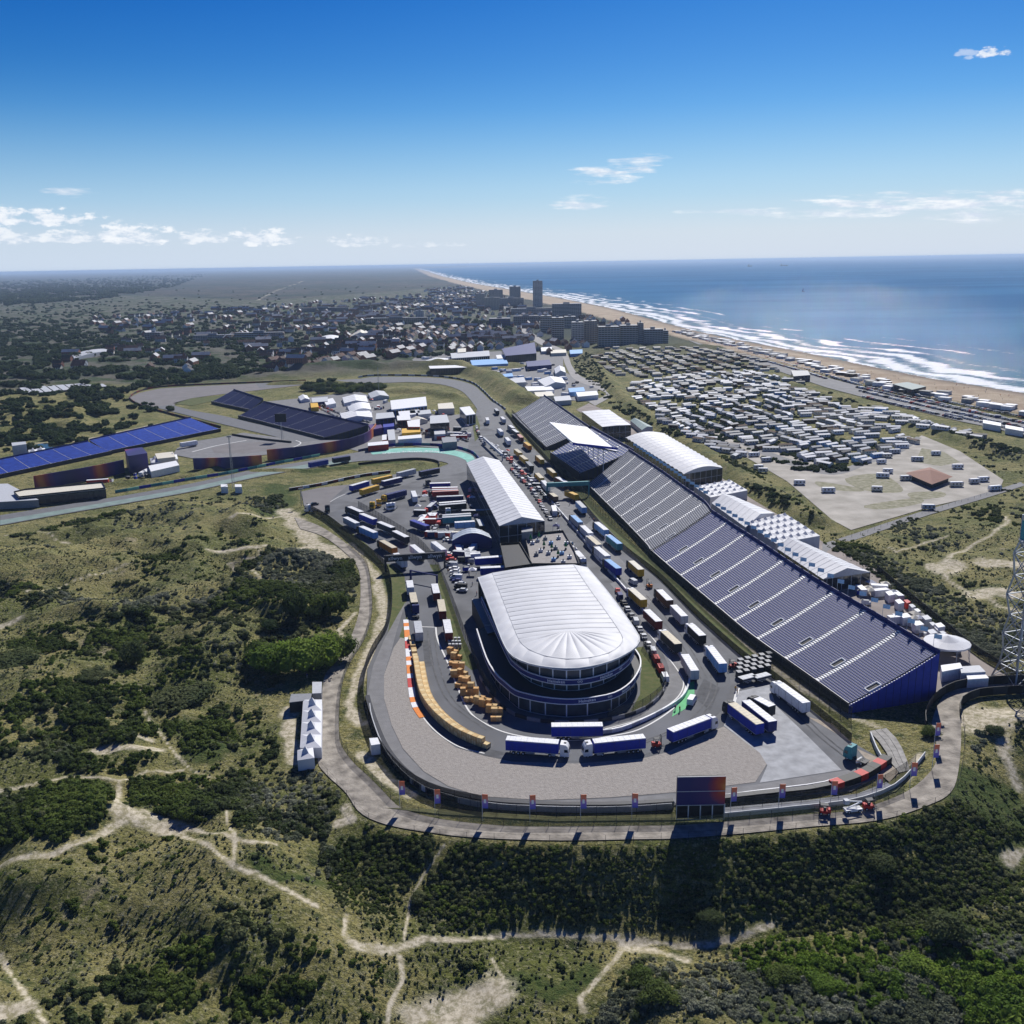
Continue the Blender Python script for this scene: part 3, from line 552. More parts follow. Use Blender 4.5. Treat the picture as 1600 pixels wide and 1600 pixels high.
sheet('service_road', [(600, 1262), (690, 1264), (870, 1276), (1056, 1272), (1180, 1260), (1320, 1246), (1390, 1222), (1430, 1190), (1440, 1195), (1400, 1236), (1330, 1256), (1180, 1270), (1060, 1281), (870, 1283), (690, 1272)], -.02, mat('dry_grass', (.16, .16, .07), .95, .3, .5, bump=.6))
sheet('inner_service_lane', [(1127, 1262), (1262, 1250), (1340, 1240), (1385, 1222), (1395, 1228), (1345, 1248), (1262, 1260), (1127, 1272)], .03, CONC)
sheet('sandy_yard', [(1262, 1120), (1300, 1130), (1340, 1170), (1385, 1190), (1405, 1205), (1390, 1222), (1370, 1205), (1330, 1160)], .03, mat('sandy_track', (.36, .31, .25), .95, .2, .5, bump=.3))
def plates():
    t = thing('ground_plates', 'pale grey laid ground plates sloping down beside the last corner barrier', 'trackway', G(1390, 1175)); base = t.location
    A = GA([(1358, 1143), (1372, 1158), (1384, 1175), (1394, 1195), (1405, 1208)]); B = GA([(1385, 1138), (1400, 1153), (1410, 1170), (1418, 1190), (1422, 1204)])
    for i in range(4):
        for k in range(3):
            q = [A[i].lerp(B[i], k / 3 + .01), A[i].lerp(B[i], (k + 1) / 3 - .01), A[i + 1].lerp(B[i + 1], (k + 1) / 3 - .01), A[i + 1].lerp(B[i + 1], k / 3 + .01)]
            q = [p - base for p in q]; q = q if (q[1] - q[0]).cross(q[2] - q[1]).z > 0 else q[::-1]
            MB().prism(q, .06, .14 + .02 * ((i + k) % 2), mat('plate_grey', (.3, .29, .27), .8, .3, .6)).build('ground_plate', t)
plates()
# area behind the stands, camp and roads
sheet('fan_zone_ground', [(1460, 1085), (1300, 960), (1120, 800), (985, 690), (900, 640), (920, 630), (1000, 665), (1040, 680), (1135, 735), (1180, 770), (1290, 850), (1370, 890), (1440, 955), (1530, 1030), (1600, 1072), (1600, 1085), (1530, 1066)], -.06, mat('fan_zone_paving', (.27, .235, .215), .9, .2, .12, detail=8))
sheet('camp_ground', [(1095, 662), (1150, 690), (1195, 690), (1300, 735), (1360, 720), (1410, 700), (1440, 680), (1450, 684), (1500, 705), (1568, 750), (1560, 768), (1460, 790), (1330, 828), (1300, 812), (1230, 752), (1150, 705)], -.05, CAMP)
sheet('camp_green', [(1440, 700), (1475, 706), (1500, 722), (1470, 728), (1430, 722)], -.03, mat('thin_grass', (.17, .17, .09), .95, 0, .4, bump=.4, detail=9, col2=(.36, .34, .26)))
for q in ([(1275, 752), (1340, 762), (1345, 768), (1290, 764)], [(1320, 748), (1375, 740), (1410, 762), (1400, 770), (1350, 766)], [(1350, 790), (1430, 778), (1440, 786), (1380, 796)], [(1420, 770), (1470, 768), (1475, 776), (1430, 780)]):
    sheet('grass_patch', q, -.03, mat('thin_grass', (.2, .19, .12), .95, 0, .4, bump=.4, detail=9, col2=(.38, .36, .28)), 3)
ribbon('campsite_street', [(968, 608), (975, 622), (1003, 645), (1060, 678), (1130, 720), (1195, 765), (1260, 812)], [(978, 606), (983, 620), (1012, 642), (1066, 674), (1136, 716), (1200, 758), (1262, 806)], -.04, ROAD)
ribbon('campsite_street', [(1150, 690), (1220, 722), (1300, 742), (1360, 724), (1410, 706), (1440, 684)], [(1155, 686), (1225, 714), (1298, 734), (1352, 718), (1400, 700), (1432, 682)], -.03, ROAD)
ribbon('lane', [(1285, 870), (1300, 856), (1340, 842), (1450, 805), (1560, 772), (1640, 745)], [(1285, 850), (1300, 845), (1340, 832), (1450, 796), (1560, 764), (1640, 738)], -.04, ROAD)
ribbon('boulevard', [(760, 470), (840, 503), (900, 512), (980, 516), (1045, 522), (1110, 545), (1200, 572), (1262, 592), (1350, 618), (1450, 645), (1600, 680), (1720, 712)], [(770, 470), (850, 500), (905, 508), (985, 512), (1055, 519), (1120, 541), (1210, 567), (1275, 586), (1360, 610), (1460, 636), (1600, 668), (1730, 700)], .2, ROAD)
ribbon('access_road', [(805, 510), (838, 535), (865, 545), (878, 556), (884, 572), (897, 592), (930, 606), (948, 616), (920, 628)], [(815, 509), (852, 533), (880, 546), (888, 556), (894, 572), (908, 588), (942, 600), (960, 614), (930, 634)], .05, mat('pale_road', (.33, .32, .31), .9, .1, .1))
sheet('car_park', [(1120, 536), (1180, 553), (1300, 592), (1400, 618), (1500, 640), (1620, 665), (1620, 682), (1500, 658), (1400, 634), (1290, 605), (1200, 574), (1130, 550)], .15, ASP3)
sheet('event_village_ground', [(640, 560), (700, 552), (800, 548), (880, 552), (880, 575), (860, 590), (830, 600), (790, 592), (740, 578), (660, 572)], .02, ASP3)
sheet('event_village_ground', [(790, 590), (880, 580), (935, 608), (930, 628), (870, 624), (830, 610)], .0, ASP3)
sheet('pond', [(30, 700), (70, 692), (110, 694), (120, 702), (80, 708), (30, 712)], .35, mat('pond_water', (.03, .035, .02), .08, .1))

# ------------------------------------------------------------ walls, barriers and fences
BLK = C('black')
def along(pts, step, z=0, sm=5): return resample(smooth(GA(pts, z), sm), step)
def fence(label, pts, h, step, post=.05, panel=None, rails=2, cat='fence', name='wire_fence', z=None, col=None, group=None, lean=0):
    P = along(pts, step); o = P[0].copy(); t = thing(name, label, cat, o, group=group); pm = col or C('dark')
    pme = MB().bar((0, 0, 0), (lean, 0, h), post, pm).mesh('post'); zs = [hz(p.x, p.y) for p in P]; zs = [max(q, -.3) if z is None else z for q in zs]
    for p, q in zip(P, zs): ob('post', pme, t, (p.x - o.x, p.y - o.y, q))
    mb = MB()
    for k in range(len(P) - 1):
        for r_ in range(rails + 1):
            hh = h * (r_ + .3) / (rails + .35); a = P[k] - o; b = P[k + 1] - o
            mb.bar((a.x, a.y, zs[k] + hh), (b.x, b.y, zs[k + 1] + hh), post * .35, pm, 3)
    if panel:
        for k in range(len(P) - 1):
            a = P[k] - o; b = P[k + 1] - o; n = Vector((-(b - a).y, (b - a).x, 0)).normalized() * .03
            pb = MB(); pb.prism([a + n, a - n, b - n, b + n], 0, 0, panel); 
            vs = [(q.x, q.y, zz) for zz in (min(zs[k], zs[k + 1]) + .1, min(zs[k], zs[k + 1]) + h * .97) for q in (a + n, a - n, b - n, b + n)]
            pb = MB().add(vs, [(0, 1, 5, 4), (1, 2, 6, 5), (2, 3, 7, 6), (3, 0, 4, 7), (4, 5, 6, 7)], panel); pb.build('mesh_panel', t)
    mb.build('wire', t); return t
def screenmat(name, col, al):
    m = mat(name, col, .9)
    b = m.node_tree.nodes['Principled BSDF']; b.inputs['Alpha'].default_value = al; return m
MESH = screenmat('wire_mesh', (.05, .055, .05), .28); DMESH = screenmat('dense_mesh', (.02, .022, .025), .62)
fence('tall catch fence between main straight and the foot of the long grandstand', [(800, 647), (862, 716), (930, 795), (990, 848), (1060, 912), (1157, 998), (1240, 1060), (1330, 1125)], 4.2, 5, .09, MESH)
fence('low trackside fence on the verge along the right edge of the main straight', [(790, 646), (862, 727), (926, 808), (972, 856), (1030, 902), (1087, 960), (1160, 1026), (1213, 1063), (1330, 1158)], 2.6, 5, .07, DMESH)
fence('catch fence between left track branch and the paddock building', [(560, 792), (600, 815), (650, 847), (676, 875), (690, 900), (710, 950), (728, 1000), (742, 1035), (756, 1065), (775, 1095)], 3.6, 4, .08, MESH)
fence('catch fence beside the dirt road on the outside of the left track branch', [(480, 795), (515, 815), (560, 852), (598, 882), (611, 912), (612, 950), (604, 985), (584, 1018), (571, 1050), (568, 1090), (578, 1135), (600, 1180), (640, 1222), (690, 1247), (760, 1262)], 3.4, 4, .07, DMESH)
fence('wire fence along the inner edge of the dirt road round the corner', INNER[2:26], 2.2, 5, .06, screenmat('thin_mesh', (.16, .18, .1), .22))
fence('wire fence on the outer edge of the dirt road above the green slope', [(497, 1196), (540, 1243), (562, 1273), (603, 1292), (675, 1306), (750, 1313), (875, 1317), (1000, 1315), (1150, 1307), (1262, 1296), (1375, 1285), (1452, 1261), (1491, 1238), (1504, 1194), (1507, 1140), (1500, 1112)], 2.2, 6, .05, screenmat('thin_mesh', None, .22) if False else None)
fence('curved catch fence on the inner grass island by the round building end', [(1005, 1010), (1030, 1045), (1040, 1065), (1036, 1083), (1010, 1105), (985, 1117), (950, 1125)], 3.6, 4, .08, MESH)
fence('fence behind the tyre barrier along the outside of the gravel trap', [(690, 1258), (760, 1270), (850, 1277), (960, 1277), (1056, 1272)], 3.2, 4.5, .06, MESH)
fence('fence behind the barrier right of the big screen', [(1130, 1266), (1210, 1258), (1300, 1248), (1360, 1236), (1400, 1215), (1430, 1195)], 3.0, 4.5, .06, MESH)
fence('fence along the back boundary behind the fan tents', [(1370, 893), (1420, 935), (1480, 985), (1530, 1025), (1600, 1065)], 3, 5, .08, DMESH)
fence('fence along the lane below the campsite gravel field', [(1265, 812), (1320, 840), (1400, 815), (1500, 785), (1570, 765)], 1.6, 6, .05)
def panelwall(label, pts, h, step, cols, th=.3, cat='wall', name='barrier_wall', part='wall_panel', z=-.2, zt=None, cap=None):
    P = along(pts, step); o = P[0].copy(); t = thing(name, label, cat, o); cache = {}
    for k in range(len(P) - 1):
        a, b = P[k] - o, P[k + 1] - o; m = cols[k % len(cols)]
        MB().wall([a, b], z, h + .02 * (k % 2), th, m, cap).build(part, t)
    return t
WHITE = C('white')
panelwall('low white concrete wall between pit exit lane and track', [(930, 870), (968, 912), (1000, 950), (1030, 990), (1058, 1020), (1073, 1045), (1077, 1068), (1066, 1092), (1040, 1110), (1000, 1130), (960, 1144), (900, 1149)], 1.1, 3.2, [WHITE, WHITE, C('lightgrey')], .5, part='concrete_block')
panelwall('long pit wall of white blocks beside the pit lane', [(768, 694), (800, 722), (850, 773), (900, 830), (930, 870)], 1.2, 4, [WHITE, C('lightgrey')], .5, part='concrete_block')
panelwall('dark barrier round the grass island below the round building end', [(1040, 1066), (1036, 1084), (1012, 1106), (975, 1121), (930, 1129), (870, 1131), (820, 1124), (790, 1110), (765, 1085), (750, 1060)], 1.0, 4, [C('dark'), C('grey')], .4)
panelwall('tyre barrier line behind the gravel trap, black with grey tops', [(574, 1092), (585, 1128), (605, 1174), (636, 1211), (675, 1235), (750, 1254), (844, 1261), (960, 1262), (1052, 1257)], 1.2, 2.2, [BLK, C('dark')], 1.3, 'barrier', 'tyre_barrier', 'tyre_stack', cap=C('dark'))
panelwall('steel guard rail just behind the tyre barrier, pale grey', [(578, 1105), (582, 1128), (601, 1176), (632, 1214), (673, 1240), (750, 1260), (844, 1267), (960, 1268), (1050, 1263)], 1.3, 5, [C('lightgrey'), C('silver')], .25, part='rail_panel')
panelwall('black barrier with white cap right of the big screen', [(1130, 1252), (1200, 1244), (1260, 1238), (1300, 1230)], 1.3, 2.4, [BLK, C('dark')], 1.6, 'barrier', 'tyre_barrier', 'tyre_stack', cap=C('dark'))
panelwall('white capped guard rail in front of the barrier right of the screen', [(1130, 1248), (1200, 1239), (1260, 1232), (1300, 1224), (1350, 1206), (1378, 1190)], 1.1, 5, [WHITE], .3, part='rail_panel')
panelwall('red and black stacked barrier at the end of the run-off', [(1300, 1232), (1325, 1224), (1350, 1214), (1372, 1200), (1386, 1190)], 1.7, 2.6, [C('red'), BLK, BLK], 2.4, 'barrier', 'tyre_barrier', 'barrier_block', cap=None)
panelwall('grey steel rail along the service lane right of the screen', [(1130, 1276), (1262, 1263), (1337, 1253), (1395, 1232), (1425, 1205), (1445, 1180)], 1.0, 5, [C('lightgrey'), C('silver')], .2, part='rail_panel')
panelwall('small dark barrier by the sandy yard at the end of the straight', [(1360, 1150), (1370, 1175), (1382, 1195)], 1.2, 3, [C('lightgrey')], .3)
for (a, b, lab) in (((1492, 1085), (1462, 1112), 'tall black screen fence curving round the end of the dirt road, nearer part'),):
    panelwall(lab, [(1446, 1140), (1446, 1118), (1458, 1098), (1478, 1083), (1505, 1074), (1550, 1069), (1620, 1066)], 2.6, 4.5, [BLK, C('dark')], .15, 'fence', 'screen_fence', 'screen_panel')
panelwall('tall black screen fence beyond the dirt road below the lattice tower', [(1500, 1120), (1500, 1105), (1510, 1095), (1540, 1086), (1620, 1082)], 2.4, 4.5, [BLK, C('dark')], .15, 'fence', 'screen_fence', 'screen_panel')
panelwall('blue advertising wall on the outside of the far hairpin', [(560, 706), (590, 700), (625, 696), (675, 696), (712, 700), (738, 708), (748, 718)], 1.6, 6, [C('navy'), C('blue'), C('teal')], .3, part='advert_panel')
panelwall('black kerb wall inside the far hairpin', [(560, 726), (625, 719), (660, 718), (684, 722), (686, 728)], 1.2, 5, [BLK], .4)
panelwall('wall of tyres below the grass bank by the left runoff', [(452, 766), (500, 758), (560, 745), (610, 738)], 1.3, 4, [BLK, C('darkred'), C('white')], .8, 'barrier', 'tyre_barrier', 'tyre_stack', cap=C('lightgrey'))
panelwall('teal advertising rail along the far left track section', [(180, 770), (300, 749), (350, 741), (430, 725), (500, 712)], 1.4, 7, [C('teal'), C('mint'), C('blue')], .3, part='advert_panel')
panelwall('pale guard rail on the outer rim of the banked curve', [(560, 590), (583, 587), (647, 587), (700, 590), (737, 598), (756, 612), (770, 626), (790, 640)], 1.5, 8, [C('lightgrey'), C('dark')], .4, part='rail_panel')
panelwall('dark guard rail round the far gravel trap', [(478, 595), (400, 598), (300, 602), (250, 605), (217, 612), (203, 622), (216, 632), (240, 640), (300, 656), (345, 668)], 1.4, 9, [C('darkred'), C('dark'), C('brown')], .5, part='rail_panel')
panelwall('dark barrier on the infield run-off', [(363, 680), (400, 686), (455, 692)], 1.3, 6, [BLK], .8)
# purple and orange graphic screens
def gradmat(name, cols, scale=.06):
    if name in MATS: return MATS[name]
    m = bpy.data.materials.new(name); m.use_nodes = True; nt = m.node_tree; b = nt.nodes['Principled BSDF']; L = nt.links.new; b.inputs['Roughness'].default_value = .5
    g = nt.nodes.new('ShaderNodeNewGeometry'); n = nt.nodes.new('ShaderNodeTexWave'); n.inputs['Scale'].default_value = scale; n.inputs['Distortion'].default_value = 5; n.inputs['Detail'].default_value = 3; L(g.outputs['Position'], n.inputs['Vector'])
    r = nt.nodes.new('ShaderNodeValToRGB'); L(n.outputs['Fac'], r.inputs[0]); e = r.color_ramp.elements
    while len(e) < len(cols): e.new(.5)
    for i, c in enumerate(cols): e[i].position = [0, .55, .8, .93, 1][i] if len(cols) == 5 else i / (len(cols) - 1); e[i].color = (*c, 1)
    L(r.outputs[0], b.inputs['Base Color']); MATS[name] = m; return m
GRAPH = gradmat('purple_graphic', [(.012, .01, .10), (.03, .012, .16), (.11, .014, .12), (.35, .04, .05), (.6, .18, .04)], .011)
panelwall('tall purple and orange graphic wall behind the infield run-off, right part', [(418, 719), (460, 715), (500, 709), (545, 701), (575, 690), (588, 676)], 7, 9, [GRAPH], .4, part='graphic_panel')
panelwall('tall purple graphic wall behind the infield run-off, left part', [(303, 733), (350, 732), (410, 728)], 7, 9, [GRAPH], .4, part='graphic_panel')
panelwall('dark purple and orange graphic wall below the blue stand', [(55, 765), (100, 757), (150, 748), (195, 738)], 8, 9, [GRAPH], .4, part='graphic_panel')
# ------------------------------------------------------------ grandstands
def arc(P, t):
    d = [0]
    for a, b in zip(P, P[1:]): d.append(d[-1] + (b - a).length)
    s = t * d[-1]
    for i in range(len(P) - 1):
        if s <= d[i + 1] or i == len(P) - 2:
            return P[i].lerp(P[i + 1], (s - d[i]) / max(1e-9, d[i + 1] - d[i]))
def seatmat(name, a, b, rows=1):
    return mat(name, a, .55, .25, 1.5, col2=b)
def stand(label, front, back, z0, z1, nsec, nrow, seat, step, name='grandstand', group=None, gapw=1.9, budget=[0], part_rows=0, vom=True, under=None, wallm=None, closed_back=True):
    F = smooth(GA(front, z0), 5); B = smooth(GA(back, z1), 5); o = G(*front[0], 0); o.z = 0
    t = thing(name, label, 'grandstand', o, group=group); white = C('white')
    Lf = sum((b - a).length for a, b in zip(F, F[1:])); fr = gapw / (Lf / nsec)
    rest = MB(); cache = []
    def P(u, v): # v 0 front .. 1 back; slightly concave rake
        a = arc(F, u); b = arc(B, u); p = a.lerp(b, v); p.z = z0 + (z1 - z0) * (v * .82 + .18 * v * v); return p - o
    for s in range(nsec):
        u0 = (s + fr * .5) / nsec; u1 = (s + 1 - fr * .5) / nsec; u0 = max(u0, 0); u1 = min(u1, 1)
        for r_ in range(nrow):
            v0 = r_ / nrow; v1 = (r_ + .3) / nrow; v2 = (r_ + 1) / nrow
            segs = [(u0, u1)]
            if vom and int(nrow * .27) <= r_ <= int(nrow * .27) + 4: segs = [(u0, u1 - 1.25 * fr / nsec), ]
            mb = MB() if part_rows and s >= nsec - part_rows else rest
            for ua, ub in segs:
                a, b, c, d = P(ua, v0), P(ub, v0), P(ub, v2), P(ua, v2); m1, m2 = P(ua, v1), P(ub, v1)
                ht = a.z + .0; 
                # tread (step), seat backs standing proud
                a2, b2 = a.copy(), b.copy(); c.z = b.z; d.z = a.z; m1.z = a.z; m2.z = b.z
                up = Vector((0, 0, (z1 - z0) / nrow))
                mb.add([a - up, b - up, b2, a2, c, d], [(0, 1, 2, 3), (3, 2, 4, 5)], step)
                sh = Vector((0, 0, .34))
                q0, q1 = m1.lerp(d, .72), m2.lerp(c, .72)
                mb.add([m1 + sh * .6, m2 + sh * .6, q1 + sh, q0 + sh, q1, q0, m1 , m2], [(0, 1, 2, 3), (3, 2, 4, 5), (6, 7, 1, 0)], seat)
            if mb is not rest: mb.build('seat_row', t)
        # aisle of white steps
    if rest.v: stuff(rest.build('seat_rows', t))
    for s in range(nsec + 1):
        u0 = max(0, (s - fr * .45) / nsec); u1 = min(1, (s + fr * .45) / nsec); mb = MB()
        if s in (0, nsec): u0, u1 = max(0, (s - fr * .2) / nsec), min(1, (s + fr * .2) / nsec)
        for r_ in range(nrow):
            v0 = r_ / nrow; v2 = (r_ + .75) / nrow; a, b, c, d = P(u0, v0), P(u1, v0), P(u1, v2), P(u0, v2); c.z = b.z; d.z = a.z; up = Vector((0, 0, .13))
            mb.add([a + up, b + up, c + up, d + up, a - up, b - up], [(0, 1, 2, 3), (4, 5, 1, 0)], white)
        mb.build('aisle', t)
        if vom and 0 < s:
            ua, ub = (s - fr * 1.72) / nsec, (s - fr * .62) / nsec; v0, v2 = int(nrow * .27) / nrow, (int(nrow * .27) + 4.9) / nrow; a, b, c, d = P(ua, v0), P(ub, v0), P(ub, v2), P(ua, v2)
            mb = MB(); zt = max(a.z, .3) 
            mb.add([p + Vector((0, 0, -.05)) for p in (a, b, c, d)], [(0, 1, 2, 3)], BLK)  # flat black sheet across the opening, standing in for the shade inside
            for p, q in ((a, b), (b, c), (c, d), (d, a)): mb.wall([p, q], 0, .1, .18, white); k = len(mb.v); 
            # rail walls follow the slope
            vv = []; 
            for p, q in ((a, b), (b, c), (c, d), (d, a)):
                n = Vector((-(q - p).y, (q - p).x, 0)).normalized() * .12
                mb.add([p + n - Vector((0, 0, .7)), q + n - Vector((0, 0, .7)), q + n + Vector((0, 0, .3)), p + n + Vector((0, 0, .3)), p - n - Vector((0, 0, .7)), q - n - Vector((0, 0, .7)), q - n + Vector((0, 0, .3)), p - n + Vector((0, 0, .3))], [(0, 1, 2, 3), (5, 4, 7, 6), (3, 2, 6, 7), (0, 3, 7, 4), (1, 5, 6, 2)], white)
            mb.build('stair_opening', t)
    # body below: side panels, front skirt, back wall
    wm = wallm or C('dark'); K = 12
    for u, nm in ((0, 'side_panel'), (1, 'side_panel')):
        mb = MB(); top = [P(u, k / K) for k in range(K + 1)]; bot = [Vector((p.x, p.y, -.3)) for p in top]
        dd = (P(.5, .5) - P(u, .5)); dd.z = 0; dd = dd.normalized() * .3
        mb.add(top + bot + [p + dd for p in top] + [p + dd for p in bot], [(i, i + 1, K + 2 + i, K + 1 + i) for i in range(K)] + [(2 * K + 2 + i, 2 * K + 3 + i, 3 * K + 4 + i, 3 * K + 3 + i) for i in range(K)] + [(i, i + 1, 2 * K + 3 + i, 2 * K + 2 + i) for i in range(K)], wm if u else C('navy')); mb.build(nm, t)
        for k in range(1, K, 1):
            p = P(u, k / K) - dd * .04; MB().bar((p.x, p.y, -.3), (p.x, p.y, p.z), .09, C('navy')).build('cladding_post', t)
    fr_ = [P(k / 30, 0) for k in range(31)]; MB().wall(fr_, -.3, z0 + .9, .2, C('dark'), white).build('front_skirt', t)
    bk = [P(k / 30, 1) for k in range(31)]; MB().wall(bk, -.3, z1 + 1.0, .25, C('navy')).build('back_wall', t)
    return t
SEATW = mat('seat_blue', (.012, .022, .135), .6, .2, 2, col2=(.02, .036, .2)); SEATG = mat('seat_grey', (.11, .117, .14), .5, .2, 2); STEPW = mat('aluminium_step', (.5, .51, .56), .6, .12, 2); SEATR = mat('seat_bright_blue', (.006, .045, .34), .55, .3, .4, col2=(.015, .085, .5)); SEATN = mat('seat_navy', (.01, .012, .075), .5, .2, 1)
blue_front = [(1017, 862), (1060, 899), (1118, 948), (1172, 993), (1251, 1049), (1326, 1103)]; blue_back = [(1112, 799), (1150, 824), (1190, 850), (1232, 879), (1277, 908), (1330, 939), (1382, 969), (1439, 1004), (1468, 1021)]
stand('long temporary grandstand with blue seats and white aisles beside the main straight', blue_front, blue_back, 2.0, 13.8, 9, 36, SEATW, STEPW, part_rows=8, wallm=mat('stand_cladding_blue', (.01, .028, .3), .6))
stand('long grandstand with bare grey seats joined to the blue one beside the main straight', [(917, 757), (944, 784), (975, 815), (1010, 852), (1016, 861)], [(982, 703), (1030, 734), (1069, 762), (1100, 784), (1111, 798)], 2.0, 13.8, 9, 34, SEATG, STEPW)
stand('grey seated grandstand at the far end of the main straight', [(800, 648), (852, 699)], [(850, 618), (921, 668)], 1.8, 12, 8, 24, SEATG, STEPW, vom=False)
ct = stand('blue seated covered stand under a swept white canopy roof', [(860, 708), (905, 740)], [(925, 668), (990, 704)], 4, 13, 4, 18, mat('seat_dull_blue', (.05, .07, .22), .5, .2, 1), mat('aluminium_step', None), vom=False, name='covered_stand')
def canopy():
    t = ct; o = t.location; c = GA([(858, 664), (917, 667), (965, 705), (895, 697)], 19.5); a, b, cc, d = [p - o for p in c]
    a.z += 2.0; d.z += 2.2; w = C('white'); mb = MB(); N_ = 8
    for i in range(N_):
        mb = MB(); p0, p1 = a.lerp(d, i / N_), a.lerp(d, (i + 1) / N_); q0, q1 = b.lerp(cc, i / N_), b.lerp(cc, (i + 1) / N_); e = Vector((0, 0, .04 * (i % 2)))
        p0, p1, q0, q1 = [v + e for v in (p0, p1, q0, q1)]; dn = Vector((0, 0, -.9))
        m0, m1 = p0.lerp(q0, .5), p1.lerp(q1, .5)
        mb.add([p0, p1, m1, m0, q0, q1, p0 + dn, p1 + dn, q0 + dn, q1 + dn], [(0, 1, 2, 3), (3, 2, 5, 4), (0, 6, 7, 1), (4, 5, 9, 8), (6, 8, 9, 7)], w); mb.build('roof_panel', t)
    MB().wall([d + Vector((0, 0, 0)), cc], d.z - 1.5, d.z - .2, .3, C('blue')).build('roof_fascia', t)
    for k in range(6):
        q = b.lerp(cc, (k + .5) / 6); f = a.lerp(d, (k + .5) / 6); r_ = q.lerp(f, .25)
        MB().bar((r_.x, r_.y, 0), (r_.x, r_.y, r_.z - .9), .25, C('silver'), 6).build('column', t)
canopy()
t = stand('bright blue grandstand on the left side beyond the dunes, right part', [(170, 706), (345, 671)], [(140, 688), (298, 653)], 1.5, 7, 6, 22, SEATR, SEATR, vom=False, group=None, gapw=.6)
t = stand('bright blue grandstand on the left side beyond the dunes, left part', [(-60, 756), (175, 706)], [(-80, 735), (138, 690)], 1.5, 7, 7, 22, SEATR, SEATR, vom=False, gapw=.6)
t = stand('dark navy infield grandstand, the larger right one', [(372, 650), (505, 684)], [(412, 628), (575, 664)], 1.5, 9, 7, 24, SEATN, SEATN, vom=False, gapw=.5)
t = stand('dark navy infield grandstand, the smaller left one', [(330, 628), (390, 641)], [(365, 609), (411, 624)], 1.5, 8, 4, 18, SEATN, SEATN, vom=False, gapw=.5)

# ------------------------------------------------------------ race control building with air-cushion roof
def facade(mb, a, b, z0, z1, n, frame, glass, rows=1, proud=.06, fw=.14):
    # glazed bay strip between plan points a and b; outward normal to the right of a->b
    a = Vector((a[0], a[1], 0)); b = Vector((b[0], b[1], 0)); d = (b - a).normalized(); nn = Vector((d.y, -d.x, 0)); L_ = (b - a).length
    def q(s0, s1, za, zb, off, m):
        p = a + d * s0 + nn * off; r_ = a + d * s1 + nn * off; mb.add([(p.x, p.y, za), (r_.x, r_.y, za), (r_.x, r_.y, zb), (p.x, p.y, zb)], [(0, 1, 2, 3)], m)
    q(0, L_, z0, z1, .02, glass)
    for i in range(n + 1):
        s = L_ * i / n; q(max(0, s - fw / 2), min(L_, s + fw / 2), z0, z1, proud, frame)
    for j in range(rows + 1):
        zz = z0 + (z1 - z0) * j / rows; q(0, L_, max(z0, zz - fw / 2), min(z1, zz + fw / 2), proud + .004, frame)
